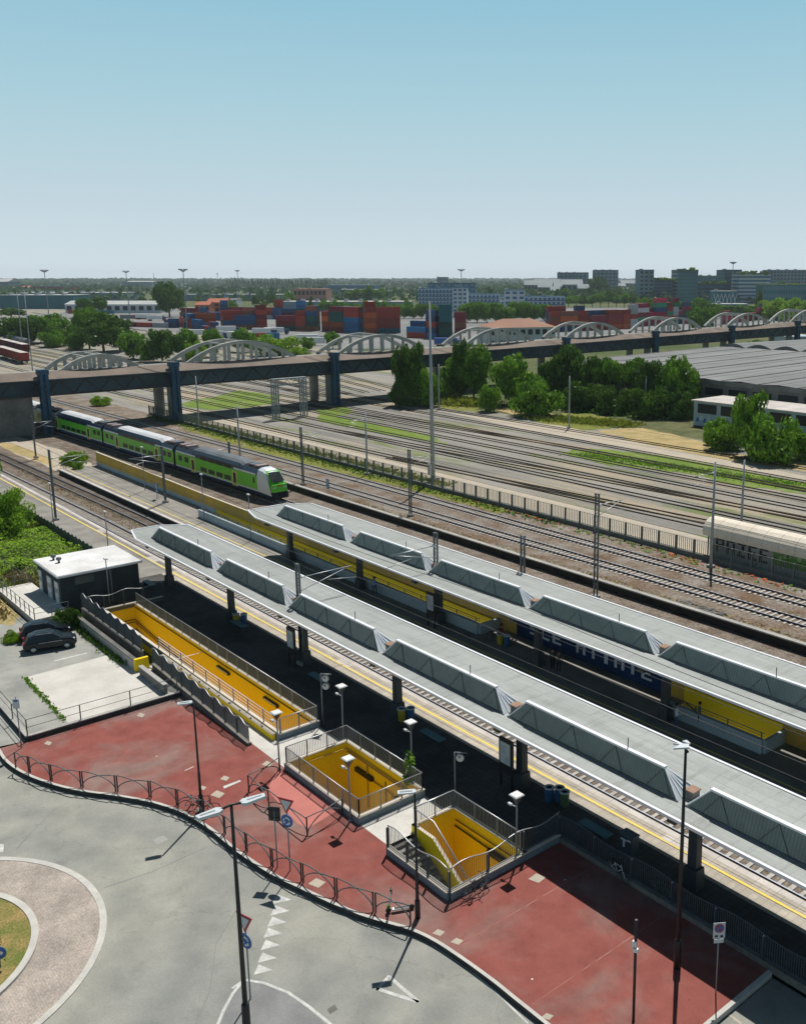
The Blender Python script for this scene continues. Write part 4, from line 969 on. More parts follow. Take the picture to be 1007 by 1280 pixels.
def yield_sign(loc, label, ang, backed=False):
    r = thing('road_sign', label, 'road sign', loc, 0, 'give-way and roundabout signs'); ax = (math.cos(ang), math.sin(ang))
    b = MB(); b.tube([(0, 0, 0), (0, 0, 3.75)], .035, 6); b.build('post', 'grey_paint', r, world=False)
    o = Vector((ax[0], ax[1], 0)) * .05
    b = MB(); s = .48
    vpoly(b, Vector((0, 0, 3.55)) + o, [(0, -.46), (s, .36), (-s, .36)], 0, ax); vpoly(b, Vector((0, 0, 3.55)) + o * 1.4, [(0, -.29), (.32, .26), (-.32, .26)], 1, ax, .01)
    b.build('give_way_triangle', ['red_sign', 'sign_grey'], r, world=False)
    b = MB(); disc(b, Vector((0, 0, 2.72)) + o, .34, 20, 0, ax)
    for k in range(3):
        a = 2 * math.pi * k / 3 + .3; pts = []
        for t in range(5): aa = a + t * .3; pts.append((.21 * math.cos(aa), .21 * math.sin(aa)))
        for t in range(4, -1, -1): aa = a + t * .3; pts.append((.14 * math.cos(aa), .14 * math.sin(aa)))
        vpoly(b, Vector((0, 0, 2.72)) + o * 1.25, pts, 1, ax, .006); aa = a + 1.25
        vpoly(b, Vector((0, 0, 2.72)) + o * 1.28, [(.26 * math.cos(aa), .26 * math.sin(aa)), (.175 * math.cos(aa + .45), .175 * math.sin(aa + .45)), (.09 * math.cos(aa), .09 * math.sin(aa))], 1, ax, .006)
    b.build('roundabout_disc', ['blue_sign', 'white'], r, world=False); return r
yield_sign((-38.65, 19.84, 0), 'give-way triangle above a blue roundabout disc, behind the hoop fence', -YAW * 0 - R(65))
yield_sign((-32.3, 14.5, RZ), 'give-way triangle above a blue roundabout disc beside the twin-headed lamp', -R(75))
r = thing('road_sign', 'dark rectangular sign seen from behind on a slim post by the hoop fence', 'road sign', (-39.3, 19.5, 0)); b = MB(); b.tube([(0, 0, 0), (0, 0, 3.2)], .035, 6); b.build('post', 'grey_paint', r, world=False)
b = MB(); b.box(-.3, .3, -.02, .02, 2.55, 3.3, rz=R(40)); b.box(-.25, .25, -.05, -.02, 2.7, 2.75, rz=R(40)); b.box(-.25, .25, -.05, -.02, 3.1, 3.15, rz=R(40)); b.build('sign_panel', 'black', r, world=False)
r = thing('road_sign', 'no-parking sign with a small plate on a thin pole at the bottom right', 'road sign', (-19.6, 28.55, 0)); b = MB(); b.tube([(0, 0, 0), (0, 0, 3.1)], .03, 6); b.build('post', 'grey_paint', r, world=False)
ax = (math.cos(-R(35)), math.sin(-R(35))); o = Vector((ax[0], ax[1], 0)) * .04
b = MB(); vpoly(b, Vector((0, 0, 2.95)) + o, [(-.25, -.35), (.25, -.35), (.25, .35), (-.25, .35)], 0, ax); vpoly(b, Vector((0, 0, 2.48)) + o, [(-.2, -.1), (.2, -.1), (.2, .08), (-.2, .08)], 0, ax)
disc(b, Vector((0, 0, 3.05)) + o * 1.3, .2, 18, 2, ax, .008); disc(b, Vector((0, 0, 3.05)) + o * 1.5, .15, 18, 1, ax, .006)
vpoly(b, Vector((0, 0, 3.05)) + o * 1.7, [(-.13, .10), (.10, -.13), (.13, -.10), (-.10, .13)], 2, ax, .006)
vpoly(b, Vector((0, 0, 2.7)) + o * 1.3, [(-.17, -.04), (-.05, -.04), (-.05, .05), (-.17, .05)], 3, ax, .006); vpoly(b, Vector((0, 0, 2.68)) + o * 1.3, [(.05, -.04), (.17, -.04), (.17, .05), (.05, .05)], 3, ax, .006)
b.build('sign_panel', ['sign_grey', 'blue_sign', 'red_sign', 'black'], r, world=False)
r = thing('road_sign', 'small blue and white sign on a post at the corner of the car park kerb', 'road sign', (-61.1, 13.75, 0)); b = MB(); b.tube([(0, 0, 0), (0, 0, 3.4)], .035, 6); b.build('post', 'grey_paint', r, world=False)
b = MB(); vpoly(b, (0.04, -.03, 2.95), [(-.2, -.3), (.2, -.3), (.2, .3), (-.2, .3)], 0, (.8, -.6)); vpoly(b, (0.06, -.045, 3.05), [(-.1, .05), (.1, .05), (.1, .15), (-.1, .15)], 1, (.8, -.6)); b.build('sign_panel', ['sign_grey', 'blue_sign'], r, world=False)
r = thing('road_sign', 'low blue arrow disc sign on the grass island of the roundabout', 'road sign', (P(-2, 1188, .7).x, P(-2, 1188, .7).y, RZ + .1)); b = MB(); b.tube([(0, 0, 0), (0, 0, .9)], .035, 6); b.build('post', 'grey_paint', r, world=False)
b = MB(); disc(b, (.04, -.02, .72), .3, 20, 0, (.9, -.43)); vpoly(b, (.06, -.03, .72), [(-.2, -.04), (.08, -.04), (.08, -.12), (.2, 0), (.08, .12), (.08, .04), (-.2, .04)], 1, (.9, -.43)); b.build('arrow_disc', ['blue_sign', 'white'], r, world=False)
tufts('dry_branches', 'dryg', [(-43, 7.2, 0), (-41.5, 6.8, 0)], 40, .5, .02, 15, .4, RZ + .12)
# platform clocks
def clock_sign(loc, n, h, label, ang):
    r = thing('platform_clock' if n == 1 else 'platform_sign', label, 'clock' if n == 1 else 'sign', loc); ax = (math.cos(ang), math.sin(ang)); u = Vector((-ax[1], ax[0], 0))
    b = MB(); b.tube([(0, 0, 0), (0, 0, h)], .04, 6); b.tube([(0, 0, h), u * .7 + Vector((0, 0, h))], .035, 5); b.build('post', 'grey_paint', r, world=False)
    for k in range(n):
        b = MB(); c = u * .3 + Vector((ax[0], ax[1], 0)) * .06 + Vector((0, 0, h - .3 - .54 * k)); disc(b, c - Vector((ax[0], ax[1], 0)) * .03, .25, 22, 2, ax, .1); disc(b, c, .215, 22, 0, ax, .02)
        vpoly(b, c + Vector((ax[0], ax[1], 0)) * .012, [(-.02, -.02), (.02, -.02), (.02, .2), (-.02, .2)], 1, ax, .004); vpoly(b, c + Vector((ax[0], ax[1], 0)) * .013, [(-.16, .12), (-.13, .15), (.02, 0), (-.02, -.02)], 1, ax, .004)
        b.build('clock_face', ['white', 'black', 'fence'], r, world=False)
    return r
clock_sign((-51.4, 29.3, 0), 2, 3.5, 'platform sign with two round white discs behind the end of the long ramp', -R(50))
clock_sign((-38.3, 29.9, 0), 1, 2.9, 'single round platform clock in the canopy shade behind the small yellow stairwell', -R(50))
# sign near the left platform (blue)
for loc, h, lab in (((-122.8, 47.1, 0), 2.1, 'small blue and white notice board on the open middle platform'), ((-112.6, 66.6, -.5), 2.0, 'blue trackside marker board standing beyond the retaining wall')):
    r = thing('notice_board', lab, 'notice board', loc); 
    for q in (-.25, .25): b = MB(); b.tube([(q, 0, 0), (q, 0, h)], .03, 5); b.build('post', 'grey_paint', r, world=False)
    b = MB(); b.box(-.35, .35, -.04, .04, h - 1.3, h + .05, 0); b.box(-.3, .3, -.055, -.04, h - .7, h - .1, 1); b.box(-.3, .3, -.055, -.04, h - 1.2, h - .85, 1); b.build('panel', ['blue_sign', 'paleblue'], r, world=False)
# display boards at canopy columns
def board(x, y, label, lit=True):
    r = thing('display_board', label, 'notice board', (x, y, 0), 0, 'display boards beside the canopy columns')
    b = MB(); b.box(-.55, .55, -.08, .08, .9, 3.0, 0); b.box(-.5, -.42, -.06, .06, 0, .9, 0); b.box(.42, .5, -.06, .06, 0, .9, 0); b.build('frame', 'black', r, world=False)
    b = MB(); b.box(-.42, .42, -.10, -.08, 1.5, 2.8, 0); b.box(-.3, .1, -.11, -.10, 2.1, 2.6, 1); b.box(.0, .3, -.11, -.10, 1.6, 2.0, 1); b.build('poster', ['sign_grey', 'paleblue'], r, world=False)
board(-61.3, 32.6, 'tall framed poster board at the third column of the nearer canopy'); board(-37.4, 32.9, 'large dark framed board with a torn poster at a column of the nearer canopy'); board(-60.9, 45.3, 'tall framed poster board at a column of the farther canopy')
# benches
M['bench'] = mat('teal_bench_paint', (.07, .20, .24), (.05, .16, .2), 1, .5)
def bench(loc, rz, label):
    r = thing('bench', label, 'bench', loc, rz, 'teal platform benches')
    b = MB(); b.box(-1.0, 1.0, -.27, .27, .44, .52); b.build('seat', 'bench', r, world=False)
    for s in (-.8, .8):
        b = MB(); b.box(s - .06, s + .06, -.2, .2, 0, .44); b.build('leg', 'darksteel', r, world=False)
    return r
bench((-71.2, 33.2, 0), 0, 'teal bench between the second and third columns of the nearer canopy'); bench((-57.2, 32.4, 0), 0, 'teal bench behind the square-topped lamp at the double clock sign')
bench((-44.6, 33.1, 0), 0, 'teal bench in the shade beyond the wide yellow stairwell'); bench((-30.6, 33.1, 0), 0, 'teal bench in the shade behind the wavy fence corner')
bench((-86.9, 31.9, 0), 0, 'teal bench beside the service building at the canopy tip')
# ticket box
r = thing('ticket_machine', 'dark blue ticket machine with a white T mark beside the bench in the shade', 'ticket machine', (-28.4, 33.2, 0))
b = MB(); b.box(-.42, .42, -.28, .28, 0, 1.1); b.box(-.45, .45, -.31, .31, 1.1, 1.16); b.build('cabinet', 'fence', r, world=False)
b = MB(); b.box(-.3, .1, -.30, -.28, .85, .94); b.box(-.16, -.04, -.30, -.28, .5, .85); b.box(.15, .35, -.30, -.28, .9, 1.0); b.build('marks', 'white', r, world=False)
# bins
def bin_(loc, m, label):
    r = thing('waste_bin', label, 'bin', loc, 0, 'coloured waste bins on the platforms')
    b = MB(); b.lathe([(.2, .08), (.24, .12), (.27, .85), (.29, .9)], 14); b.tube([(0, 0, 0), (0, 0, .1)], .1, 8); b.build('body', m, r, world=False)
    b = MB(); b.lathe([(.30, .9), (.30, .96), (.2, .97), (.2, .9)], 14); b.build('rim', 'sign_grey', r, world=False)
M['bin_blue'] = mat('blue_bin', (.03, .13, .28), rough=.5); M['bin_green'] = mat('green_bin', (.10, .17, .08), rough=.5); M['bin_yel'] = mat('yellow_bin', (.45, .36, .03), rough=.5); M['bin_grey'] = mat('grey_bin', (.25, .27, .24), rough=.5)
bin_((-34.6, 33.6, 0), 'bin_blue', 'blue waste bin nearest the torn poster board'); bin_((-34.2, 34.0, 0), 'bin_blue', 'dark blue waste bin between a blue and a green one'); bin_((-33.7, 33.9, 0), 'bin_green', 'green-grey waste bin, right of the two blue bins')
bin_((-48.2, 33.3, 0), 'bin_yel', 'yellow waste bin at the foot of the fourth canopy column'); bin_((-47.9, 33.8, 0), 'bin_blue', 'blue waste bin behind the yellow bin at the fourth canopy column'); 
bin_((-72.3, 33.5, 0), 'bin_yel', 'yellow waste bin at the foot of the second canopy column'); bin_((-71.9, 34.0, 0), 'bin_blue', 'blue waste bin at the foot of the second canopy column')
bin_((-54.0, 46.9, 0), 'bin_yel', 'yellow waste bin under the farther canopy in front of the mural'); bin_((-53.4, 47.1, 0), 'bin_blue', 'blue waste bin under the farther canopy in front of the mural')
# potted plant on stairwell corner
r = thing('climbing_plant', 'dark green plant with white flowers at the corner rail of the wide yellow stairwell', 'plant', (-41.2, 28.9, .1))
rnd = random.Random(5); b = MB()
for i in range(90):
    z = rnd.uniform(.1, 2.0); a = rnd.uniform(0, 6.3); q = Vector((math.cos(a) * .3 * (1.2 - z / 3), math.sin(a) * .3 * (1.2 - z / 3), z)); d = Vector((rnd.gauss(0, 1), rnd.gauss(0, 1), rnd.gauss(0, .5))).normalized() * .12; e = d.cross(Vector((rnd.random(), rnd.random(), 1))).normalized() * .1
    b.face([q - d - e, q + d - e, q + d + e, q - d + e])
b.build('leaves', 'leaf_mid', r, world=False)
b = MB()
for i in range(9):
    z = .6 + .17 * i; b.box(-.2 + .08 * (i % 5), -.1 + .08 * (i % 5), -.25, -.18, z, z + .07)
b.build('flowers', 'white', r, world=False); b = MB(); b.tube([(0, 0, -.1), (0, 0, 1.9)], .025, 5); b.build('stem', 'bark', r, world=False)

# ================================================================== HOOP FENCE
def hoop(a, c, label, group='arched tubular barrier panels along the kerb', h=1.02):
    a, c = Vector(a), Vector(c); L = (c - a).length; r = thing('hoop_barrier', label, 'barrier', (a.x, a.y, 0), math.atan2(c.y - a.y, c.x - a.x), group)
    for x in (0, L):
        b = MB(); b.box(x - .035, x + .035, -.02, .02, -.02, h); b.build('post', 'black', r, world=False)
    for s in (0, 1):
        b = MB(); pts = []
        for k in range(15):
            t = math.pi / 2 * k / 14; x = L * math.sin(t) if False else L * (1 - math.cos(t)); z = .06 + (h - .08) * math.sin(t)
            pts.append(((x if s == 0 else L - x), .0 + (.03 if s else -.03), z))
        b.tube(pts, .031, 6); b.build('arch_tube', 'mast', r, world=False)
    return r
hp = [(19, 960), (37, 965.5), (64, 976), (102.5, 984.5), (146, 990), (188, 997), (222, 1007.5), (255, 1022), (281, 1042), (308, 1064), (340, 1083.5), (378, 1102.5), (420, 1121.5), (468, 1140), (514.5, 1157)]
HO = []
for (p, q) in zip(hp[:-1], hp[1:]):
    a, c = P(*p), P(*q); a, c = Vector(a[:2]), Vector(c[:2]); d = (c - a).normalized() * .07
    HO.append(hoop(a + d, c - d, 'x'))
rank(HO, 'arched tubular barrier panel on the kerb, @ of the row')
tp = [(311, 990), (336, 1009), (384, 1044.5), (428, 1019)]
for k, (p, q) in enumerate(zip(tp[:-1], tp[1:])):
    a, c = P(*p), P(*q); hoop(a[:2], c[:2], 'arched barrier panel round the pink paving, ' + ('nearest the lamp', 'middle one', 'nearest the stairwell corner')[k], 'arched barrier panels in a triangle')
a, c = P(311, 990), P(350, 966); hoop(a[:2], c[:2], 'arched barrier panel closing the back of the pink paving at the lamp foot', 'arched barrier panels in a triangle')

# ================================================================== BICYCLES, SCOOTER
def bicycle(loc, rz, m, label, lean=0.12):
    r = thing('bicycle', label, 'bicycle', loc, rz); r.rotation_euler = (lean, 0, rz)
    for x in (-.52, .52):
        b = MB(); b.tube([(x + .33 * math.cos(2 * math.pi * k / 24), 0, .34 + .33 * math.sin(2 * math.pi * k / 24)) for k in range(25)], .022, 5, cap=False); w = b.build('tyre', 'black', r, world=False)
        b = MB()
        for k in range(12): t = 2 * math.pi * k / 12; b.tube([(x, 0, .34), (x + .31 * math.cos(t), 0, .34 + .31 * math.sin(t))], .004, 3)
        b.tube([(x, -.04, .34), (x, .04, .34)], .02, 6); b.build('spokes', 'galv', w, world=False)
    b = MB()
    for p, q in (((-.52, 0, .34), (-.1, 0, .30)), ((-.1, 0, .30), (-.22, 0, .82)), ((-.52, 0, .34), (-.2, 0, .74)), ((-.1, 0, .30), (.36, 0, .72)), ((-.2, 0, .74), (.34, 0, .82)), ((.30, 0, .95), (.38, 0, .70)), ((.38, 0, .70), (.52, 0, .34))): b.tube([p, q], .02, 6)
    b.build('frame', m, r, world=False)
    b = MB(); b.tube([(.30, 0, .93), (.30, 0, 1.02)], .015, 5); b.tube([(.24, -.28, 1.0), (.34, -.2, 1.03), (.34, .2, 1.03), (.24, .28, 1.0)], .014, 5); b.build('handlebar', 'black', r, world=False)
    b = MB(); b.prism([(-.36, -.07), (-.36, .07), (-.1, .02), (-.1, -.02)], .86, .92); b.build('saddle', 'black', r, world=False)
    b = MB(); b.lathe([(.09, -.05), (.09, -.04)], 12, (-.1, 0, .30), axis='y'); b.tube([(-.1, -.06, .30), (-.1, -.06, .14), (-.1, -.14, .14)], .012, 4); b.tube([(-.1, .06, .30), (-.1, .06, .46), (-.1, .14, .46)], .012, 4); b.build('pedals', 'mast', r, world=False)
    return r
M['bike_white'] = mat('white_bicycle_paint', (.55, .56, .58), rough=.4); M['bike_green'] = mat('dark_green_bicycle_paint', (.05, .12, .08), rough=.4)
bicycle((-47.2, 18.75, 0), R(75), 'mast', 'dark bicycle chained to the left side of the street lamp at the hoop fence'); bicycle((-46.3, 18.9, 0), R(60), 'black', 'black bicycle leaning on the right side of the street lamp at the hoop fence')
bicycle((-31.1, 25.4, 0), R(88), 'black', 'black bicycle leaning on the low wall under the wavy fence of the small stairwell')
p = P(773, 1098); bicycle((p.x, p.y, 0), R(-12), 'bike_white', 'white-framed bicycle parked in the shade along the wavy fence')
p = P(828, 1122); bicycle((p.x, p.y, 0), R(-5), 'bike_green', 'dark green bicycle parked in the shade near the tall lamp')
pa, pb = P(513, 1137), P(489, 1141); r = thing('electric_scooter', 'white and dark electric scooter standing behind the hoop fence', 'scooter', ((pa.x + pb.x) / 2, (pa.y + pb.y) / 2, 0), math.atan2(pb.y - pa.y, pb.x - pa.x))
b = MB(); b.box(-.45, .4, -.09, .09, .12, .19, 0); b.box(-.4, .3, -.07, .07, .19, .20, 1); b.build('deck', ['white', 'black'], r, world=False)
b = MB(); b.tube([(.42, 0, .15), (.55, 0, .3), (.42, 0, 1.12)], .035, 6); b.build('stem', 'white', r, world=False)
b = MB(); b.tube([(.42, -.25, 1.12), (.42, .25, 1.12)], .022, 6); b.box(.38, .48, -.05, .05, 1.1, 1.2); b.build('handlebar', 'black', r, world=False)
for x in (-.5, .58):
    b = MB(); b.lathe([(.04, -.04), (.12, -.035), (.13, 0), (.12, .035), (.04, .04)], 14, (x, 0, .13), axis='y'); b.build('wheel', 'black', r, world=False)
b = MB(); b.box(.5, .64, -.08, .08, .28, .4); b.build('front_cover', 'leafgreen', r, world=False)

# ================================================================== CARS
def car(loc, rz, paint, label):
    r = thing('parked_car', label, 'car', loc, rz); r.scale = (.92, .92, .92)
    st = [(0, .45, .62, .62, .70), (.12, .28, .80, .82, .80), (.45, .22, .92, 1.30, .86), (1.0, .22, .93, 1.47, .87), (1.9, .22, .93, 1.49, .87), (2.45, .22, .94, 1.38, .87), (3.05, .22, .96, .98, .87), (3.7, .24, .86, .88, .84), (4.0, .30, .70, .72, .76), (4.1, .42, .55, .56, .66)]
    b = MB(); g = MB(); rows = []
    for x, zb, zw, zr, w in st:
        k = (zr - zw) / .55; wr = w - .20 * max(0, min(1, k)) - .02
        rows.append([(x, s_ * yy_, z) for s_, yy_, z in ((-1, w * .9, zb), (-1, w, zb + .15), (-1, w, zw - .1), (-1, w - .04, zw), (-1, wr, zr), (-1, wr * .55, zr + .03), (1, wr * .55, zr + .03), (1, wr, zr), (1, w - .04, zw), (1, w, zw - .1), (1, w, zb + .15), (1, w * .9, zb))])
    for i in range(len(rows) - 1):
        for j in range(11):
            q = [rows[i][j], rows[i + 1][j], rows[i + 1][j + 1], rows[i][j + 1]][::-1]
            glass = (j in (3, 7) and st[i][3] - st[i][2] + st[i + 1][3] - st[i + 1][2] > .35) or (j in (4, 5, 6) and (i == 1 or i == 5))
            (g if glass else b).face(q, 0, True)
        b.face([rows[i][0], rows[i][11], rows[i + 1][11], rows[i + 1][0]], 1)
    b.face(rows[0][::-1], 0); b.face(rows[-1], 0)
    b.build('body', [paint, 'black'], r, world=False); g.build('windows', 'glass_dark', r, world=False)
    for x in (.78, 3.3):
        for s in (-1, 1):
            t = MB(); t.lathe([(.18, -.1), (.30, -.1), (.32, -.06), (.32, .06), (.30, .1), (.18, .1)], 18, (x, s * .82, .31), axis='y'); w = t.build('wheel', 'black', r, world=False)
            t = MB(); t.lathe([(.02, -.02), (.19, -.02), (.2, .0), (.19, .02), (.02, .02)], 10, (x, s * .905, .31), axis='y')
            t.build('rim', 'galv', w, world=False)
    for s in (-1, 1):
        t = MB(); t.box(3.72, 3.98, s * .62 - .14, s * .62 + .14, .68, .82, top=.8); t.build('headlight', 'sign_grey', r, world=False)
        t = MB(); t.box(.02, .14, s * .66 - .1, s * .66 + .1, .72, 1.0); t.build('tail_light', 'red_sign', r, world=False)
        t = MB(); t.box(2.75, 2.93, s * .98 - .1, s * .98 + .1, .95, 1.08, top=.8); t.build('mirror', paint, r, world=False)
    t = MB(); t.box(-.02, .02, -.26, .26, .5, .62); t.build('number_plate', 'white', r, world=False)
    for s in (-1, 1):
        t = MB(); t.tube([(1.0, s * .60, 1.5), (2.2, s * .60, 1.5)], .015, 4); t.build('roof_rail', 'galv', r, world=False)
        t = MB(); t.box(1.2, 3.0, s * .872 - .006, s * .872 + .006, .80, .83); t.build('side_strip', 'galv', r, world=False)
    return r
M['car_black'] = mat('black_car_paint', (.006, .008, .012), rough=.22, metal=.3); M['car_dark'] = mat('dark_grey_car_paint', (.014, .018, .022), rough=.25, metal=.4)
a = P(38, 822, .3); car((-77.0, 18.25, .3), R(75), 'car_dark', 'dark grey hatchback parked on the car park, the one nearer the camera')
car((-79.6, 18.7, .3), R(75), 'car_black', 'black hatchback parked beyond the dark grey one, beside the terrace')

# ================================================================== PEOPLE
def m_person(name, skin, top, legs, zt, zl):
    m, nt, b_, pos = new_mat(name); tc = nt.nodes.new('ShaderNodeTexCoord'); x, y, z = sep(nt, tc.outputs['Object'])
    a = mathn(nt, 'GREATER_THAN', z, zt); l = mathn(nt, 'LESS_THAN', z, zl); sh = mathn(nt, 'LESS_THAN', z, .09)
    c = mixc(nt, a, top, skin); c = mixc(nt, l, c, legs); c = mixc(nt, sh, c, (.35, .35, .35)); nt.links.new(c, b_.inputs['Base Color']); b_.inputs['Roughness'].default_value = .8
    return m
def person(loc, rz, label, top, legs, pose='stand', hair=(.03, .02, .015), skin=(.42, .25, .17)):
    r = thing('person', label, 'person', loc, rz)
    sit = pose == 'sit'
    V = [(0, 0, .95), (0, 0, 1.12), (0, 0, 1.32), (0, 0, 1.45), (0, .01, 1.53), (0, .01, 1.63), (0, 0, 1.72)]
    Rr = [.14, .125, .145, .10, .055, .095, .06]; Ed = [(0, 1), (1, 2), (2, 3), (3, 4), (4, 5), (5, 6)]
    def add(ch, rs, root):
        p = root
        for c, q in zip(ch, rs): V.append(c); Rr.append(q); Ed.append((p, len(V) - 1)); p = len(V) - 1
        return p
    for s in (-1, 1):
        if sit: add([(s * .1, .02, .93), (s * .12, .42, .93), (s * .12, .45, .52), (s * .12, .56, .48)], [.1, .075, .05, .04], 0)
        else:
            f = .08 * s if pose == 'walk' else .02 * s
            add([(s * .1, 0, .88), (s * .11, .02 + f, .5), (s * .11, f * 1.5, .09), (s * .12, .13 + f * 1.5, .04)], [.095, .065, .045, .035], 0)
        if pose == 'hold' : arm = [(s * .2, 0, 1.40), (s * .25, .02, 1.15), (s * .15, .27, 1.12)]
        else: arm = [(s * .2, 0, 1.40), (s * .25, -.02, 1.13), (s * .24, .08, .88)]
        e = add(arm, [.065, .045, .03], 3 if False else 2)
        q = Vector(arm[-1]); d = (q - Vector(arm[-2])).normalized()
        h = add([tuple(q + d * .07)], [.032], e)
        for k in range(4): w_ = Vector((.012 * (k - 1.5) * 2, 0, 0)); add([tuple(q + d * .11 + w_), tuple(q + d * (.15 + .01 * (k in (1, 2))) + w_ + Vector((0, .01, 0)))], [.009, .008], h)
        add([tuple(q + d * .08 + Vector((-s * .035, .01, 0))), tuple(q + d * .11 + Vector((-s * .045, .015, 0)))], [.010, .009], h)
    if sit: V[:] = [(x, y, z - .45) for x, y, z in V]
    me = bpy.data.meshes.new('body'); me.from_pydata(V, Ed, []); o = bpy.data.objects.new('body', me); COL.objects.link(o); o.parent = r
    m = o.modifiers.new('skin', 'SKIN'); m.use_smooth_shade = True
    for i, q in enumerate(Rr): me.skin_vertices[0].data[i].radius = (q, q)
    me.skin_vertices[0].data[0].use_root = True
    ss = o.modifiers.new('ss', 'SUBSURF'); ss.levels = 1; ss.render_levels = 1
    dz = -.45 if sit else 0
    me.materials.append(m_person('clothes', skin, top, legs, 1.46 + dz, .93 + dz))
    b = MB(); b.lathe([(.03, 1.58), (.10, 1.62), (.115, 1.68), (.10, 1.76), (.04, 1.80)], 12, (0, -.02, dz)); b.build('hair', mat('hair', hair), r, world=False)
    b = MB(); b.box(-.015, .015, .10, .13, 1.63 + dz, 1.67 + dz); b.build('nose', mat('skin', skin), r, world=False)
    return r
p = P(845, 911); person((p.x, p.y, 0), R(-60), 'person in a white shirt and blue jeans standing under the farther canopy', (.62, .68, .76), (.06, .12, .22), 'hold')
p = P(873, 909); person((p.x, p.y, 0), R(120), 'person in a grey-green top and black trousers facing the one in white', (.13, .16, .15), (.015, .015, .018), 'hold')
p = P(690, 838); person((p.x, p.y, 0), R(0), 'person in dark clothes before the mural wall, left of a pair', (.05, .05, .06), (.02, .02, .025))
p = P(698, 841); person((p.x, p.y, 0), R(30), 'person in a brown jacket before the mural wall, right of a pair', (.10, .08, .06), (.03, .03, .04))
p = P(480, 741); person((p.x, 46.4, 0), R(200), 'person in a light blue shirt standing beside the pale blue ramp parapet', (.15, .28, .45), (.05, .05, .07), 'walk')
p = P(627, 806); person((p.x, 47.0, 0), R(160), 'person in a dark red jacket standing beside the bicycle under the farther canopy', (.12, .02, .02), (.015, .015, .02), 'walk')
p = P(619, 803); bicycle((p.x, p.y, 0), R(20), 'black', 'black bicycle held under the farther canopy beside the red jacket')

# ================================================================== CATENARY MASTS
def lattice(loc, h, label, arm=0.0, armdir=1, w=.42, single=False, zb=None):
    r = thing('catenary_mast', label, 'mast', loc, 0, 'railway overhead line masts')
    b = MB()
    if single: b.tube([(0, 0, 0), (0, 0, h)], .17, 10, r2=.10)
    else:
        for s in (-1, 1): b.box(s * w / 2 - .05, s * w / 2 + .05, -.07, .07, 0, h)
        z = .3; k = 0
        while z < h - .4:
            b.tube([(-w / 2 if k % 2 else w / 2, -.06, z), (w / 2 if k % 2 else -w / 2, -.06, z + .4)], .018, 3); b.tube([(-w / 2 if k % 2 else w / 2, .06, z), (w / 2 if k % 2 else -w / 2, .06, z + .4)], .018, 3); z += .4; k += 1
        b.box(-w / 2 - .06, w / 2 + .06, -.09, .09, h - .1, h)
    b.build('post', 'concrete_pole' if single else 'mast', r, world=False)
    b = MB(); b.box(-.35, .35, -.3, .3, -.1, .25); b.build('footing', 'concrete', r, world=False)
    if arm:
        ay = arm * armdir
        b = MB(); b.tube([(0, 0, h - 1.1), (0, ay, h - 2.0 + .9)], .035, 5); b.tube([(0, 0, h - 2.2), (0, ay * .92, h - 1.15)], .03, 5); b.tube([(0, ay * .55, h - 1.75), (0, ay * 1.1, h - 2.1)], .025, 5)
        b.build('cantilever', 'galv', r, world=False)
        b = MB(); b.lathe([(.05, 0), (.09, .05), (.05, .1), (.09, .15), (.05, .2), (.09, .25), (.05, .3)], 8, (0, .25 * armdir, h - 1.15), axis='y') if False else b.tube([(0, .2 * armdir, h - 1.1), (0, .55 * armdir, h - 1.1)], .08, 8)
        b.build('insulator', 'white', r, world=False)
    return r
LM = []
def lm(px, py, yt, zb, arm, ad, single=False, w=.42):
    p = P(px, py, zb); h = hgt(px, py, yt, zb); LM.append(lattice((p.x, p.y, zb), h, 'x', arm, ad, w, single)); return LM[-1]
# (base px, base py, top py)
lm(70, 650, 562, 0, 4.2, 1); lm(207, 628, 558, 0, 4.2, -1) 
lm(744, 747, 617, -.7, 3.5, 1); lm(513, 645, 562, -.7, 3.6, 1); lm(379, 606, 534, -.7, 3.4, 1); lm(288, 588, 552, -.7, 3, -1)
for px, yt in ((45, 500),): lm(px, 572, 520, -.5, 3, 1)
rank(LM, lambda o: 'dark lattice mast of the overhead line, @')
# masts rising through the canopy gaps
CM = []
for x, y, top, ad in ((-61.1, 33.3, 7.9, 1), (-61.3, 46.2, 7.9, -1), (-56.3, 51.4, 7.7, 1)):
    CM.append(lattice((x, y, 0), top, 'x', 4.6 if y < 50 else 0, ad))
p = Vector((0, 0)); 
for o, t in zip(CM, ('lattice mast with a white-tipped arm rising through the nearer canopy', 'lattice mast with a white-tipped arm rising through the farther canopy', 'lattice mast standing just behind the farther canopy')): o['label'] = t
CP = []
for px, py, yt, zb in ((300, 572, 507, -.7), (249, 536, 470, -.7), (459, 593, 515, -.7), (888, 709, 577, -.7), (926, 658, 575, -.7), (711, 535, 470, -.7), (806, 515, 470, -.7), (549, 512, 455, -.7), (41, 466, 362, -.7)):
    p = P(px, py, zb); h = hgt(px, py, yt, zb); CP.append(lattice((p.x, p.y, zb), h, 'x', 3.2 if px in (888, 459) else 0, -1, single=True))
rank(CP, lambda o: 'pale round pole of the overhead line, @ of such')
p = P(541, 601, -.7); r = thing('light_mast', 'very tall thick pale mast rising far above everything in the goods yard', 'mast', (p.x, p.y, -.7))
b = MB(); b.tube([(0, 0, 0), (0, 0, 26)], .36, 12, r2=.11); b.build('post', 'concrete_pole', r, world=False)
b = MB(); b.box(-.7, .7, -.7, .7, -.1, .5); b.build('footing', 'concrete', r, world=False); b = MB(); b.box(-.25, .25, -.75, -.4, 1.0, 2.6); b.build('cabinet', 'galv', r, world=False)
b = MB()
for k in range(60): b.box(-.02, .02, -.5 + k * .005, -.38 + k * .004, 1 + k * .4, 1.03 + k * .4)
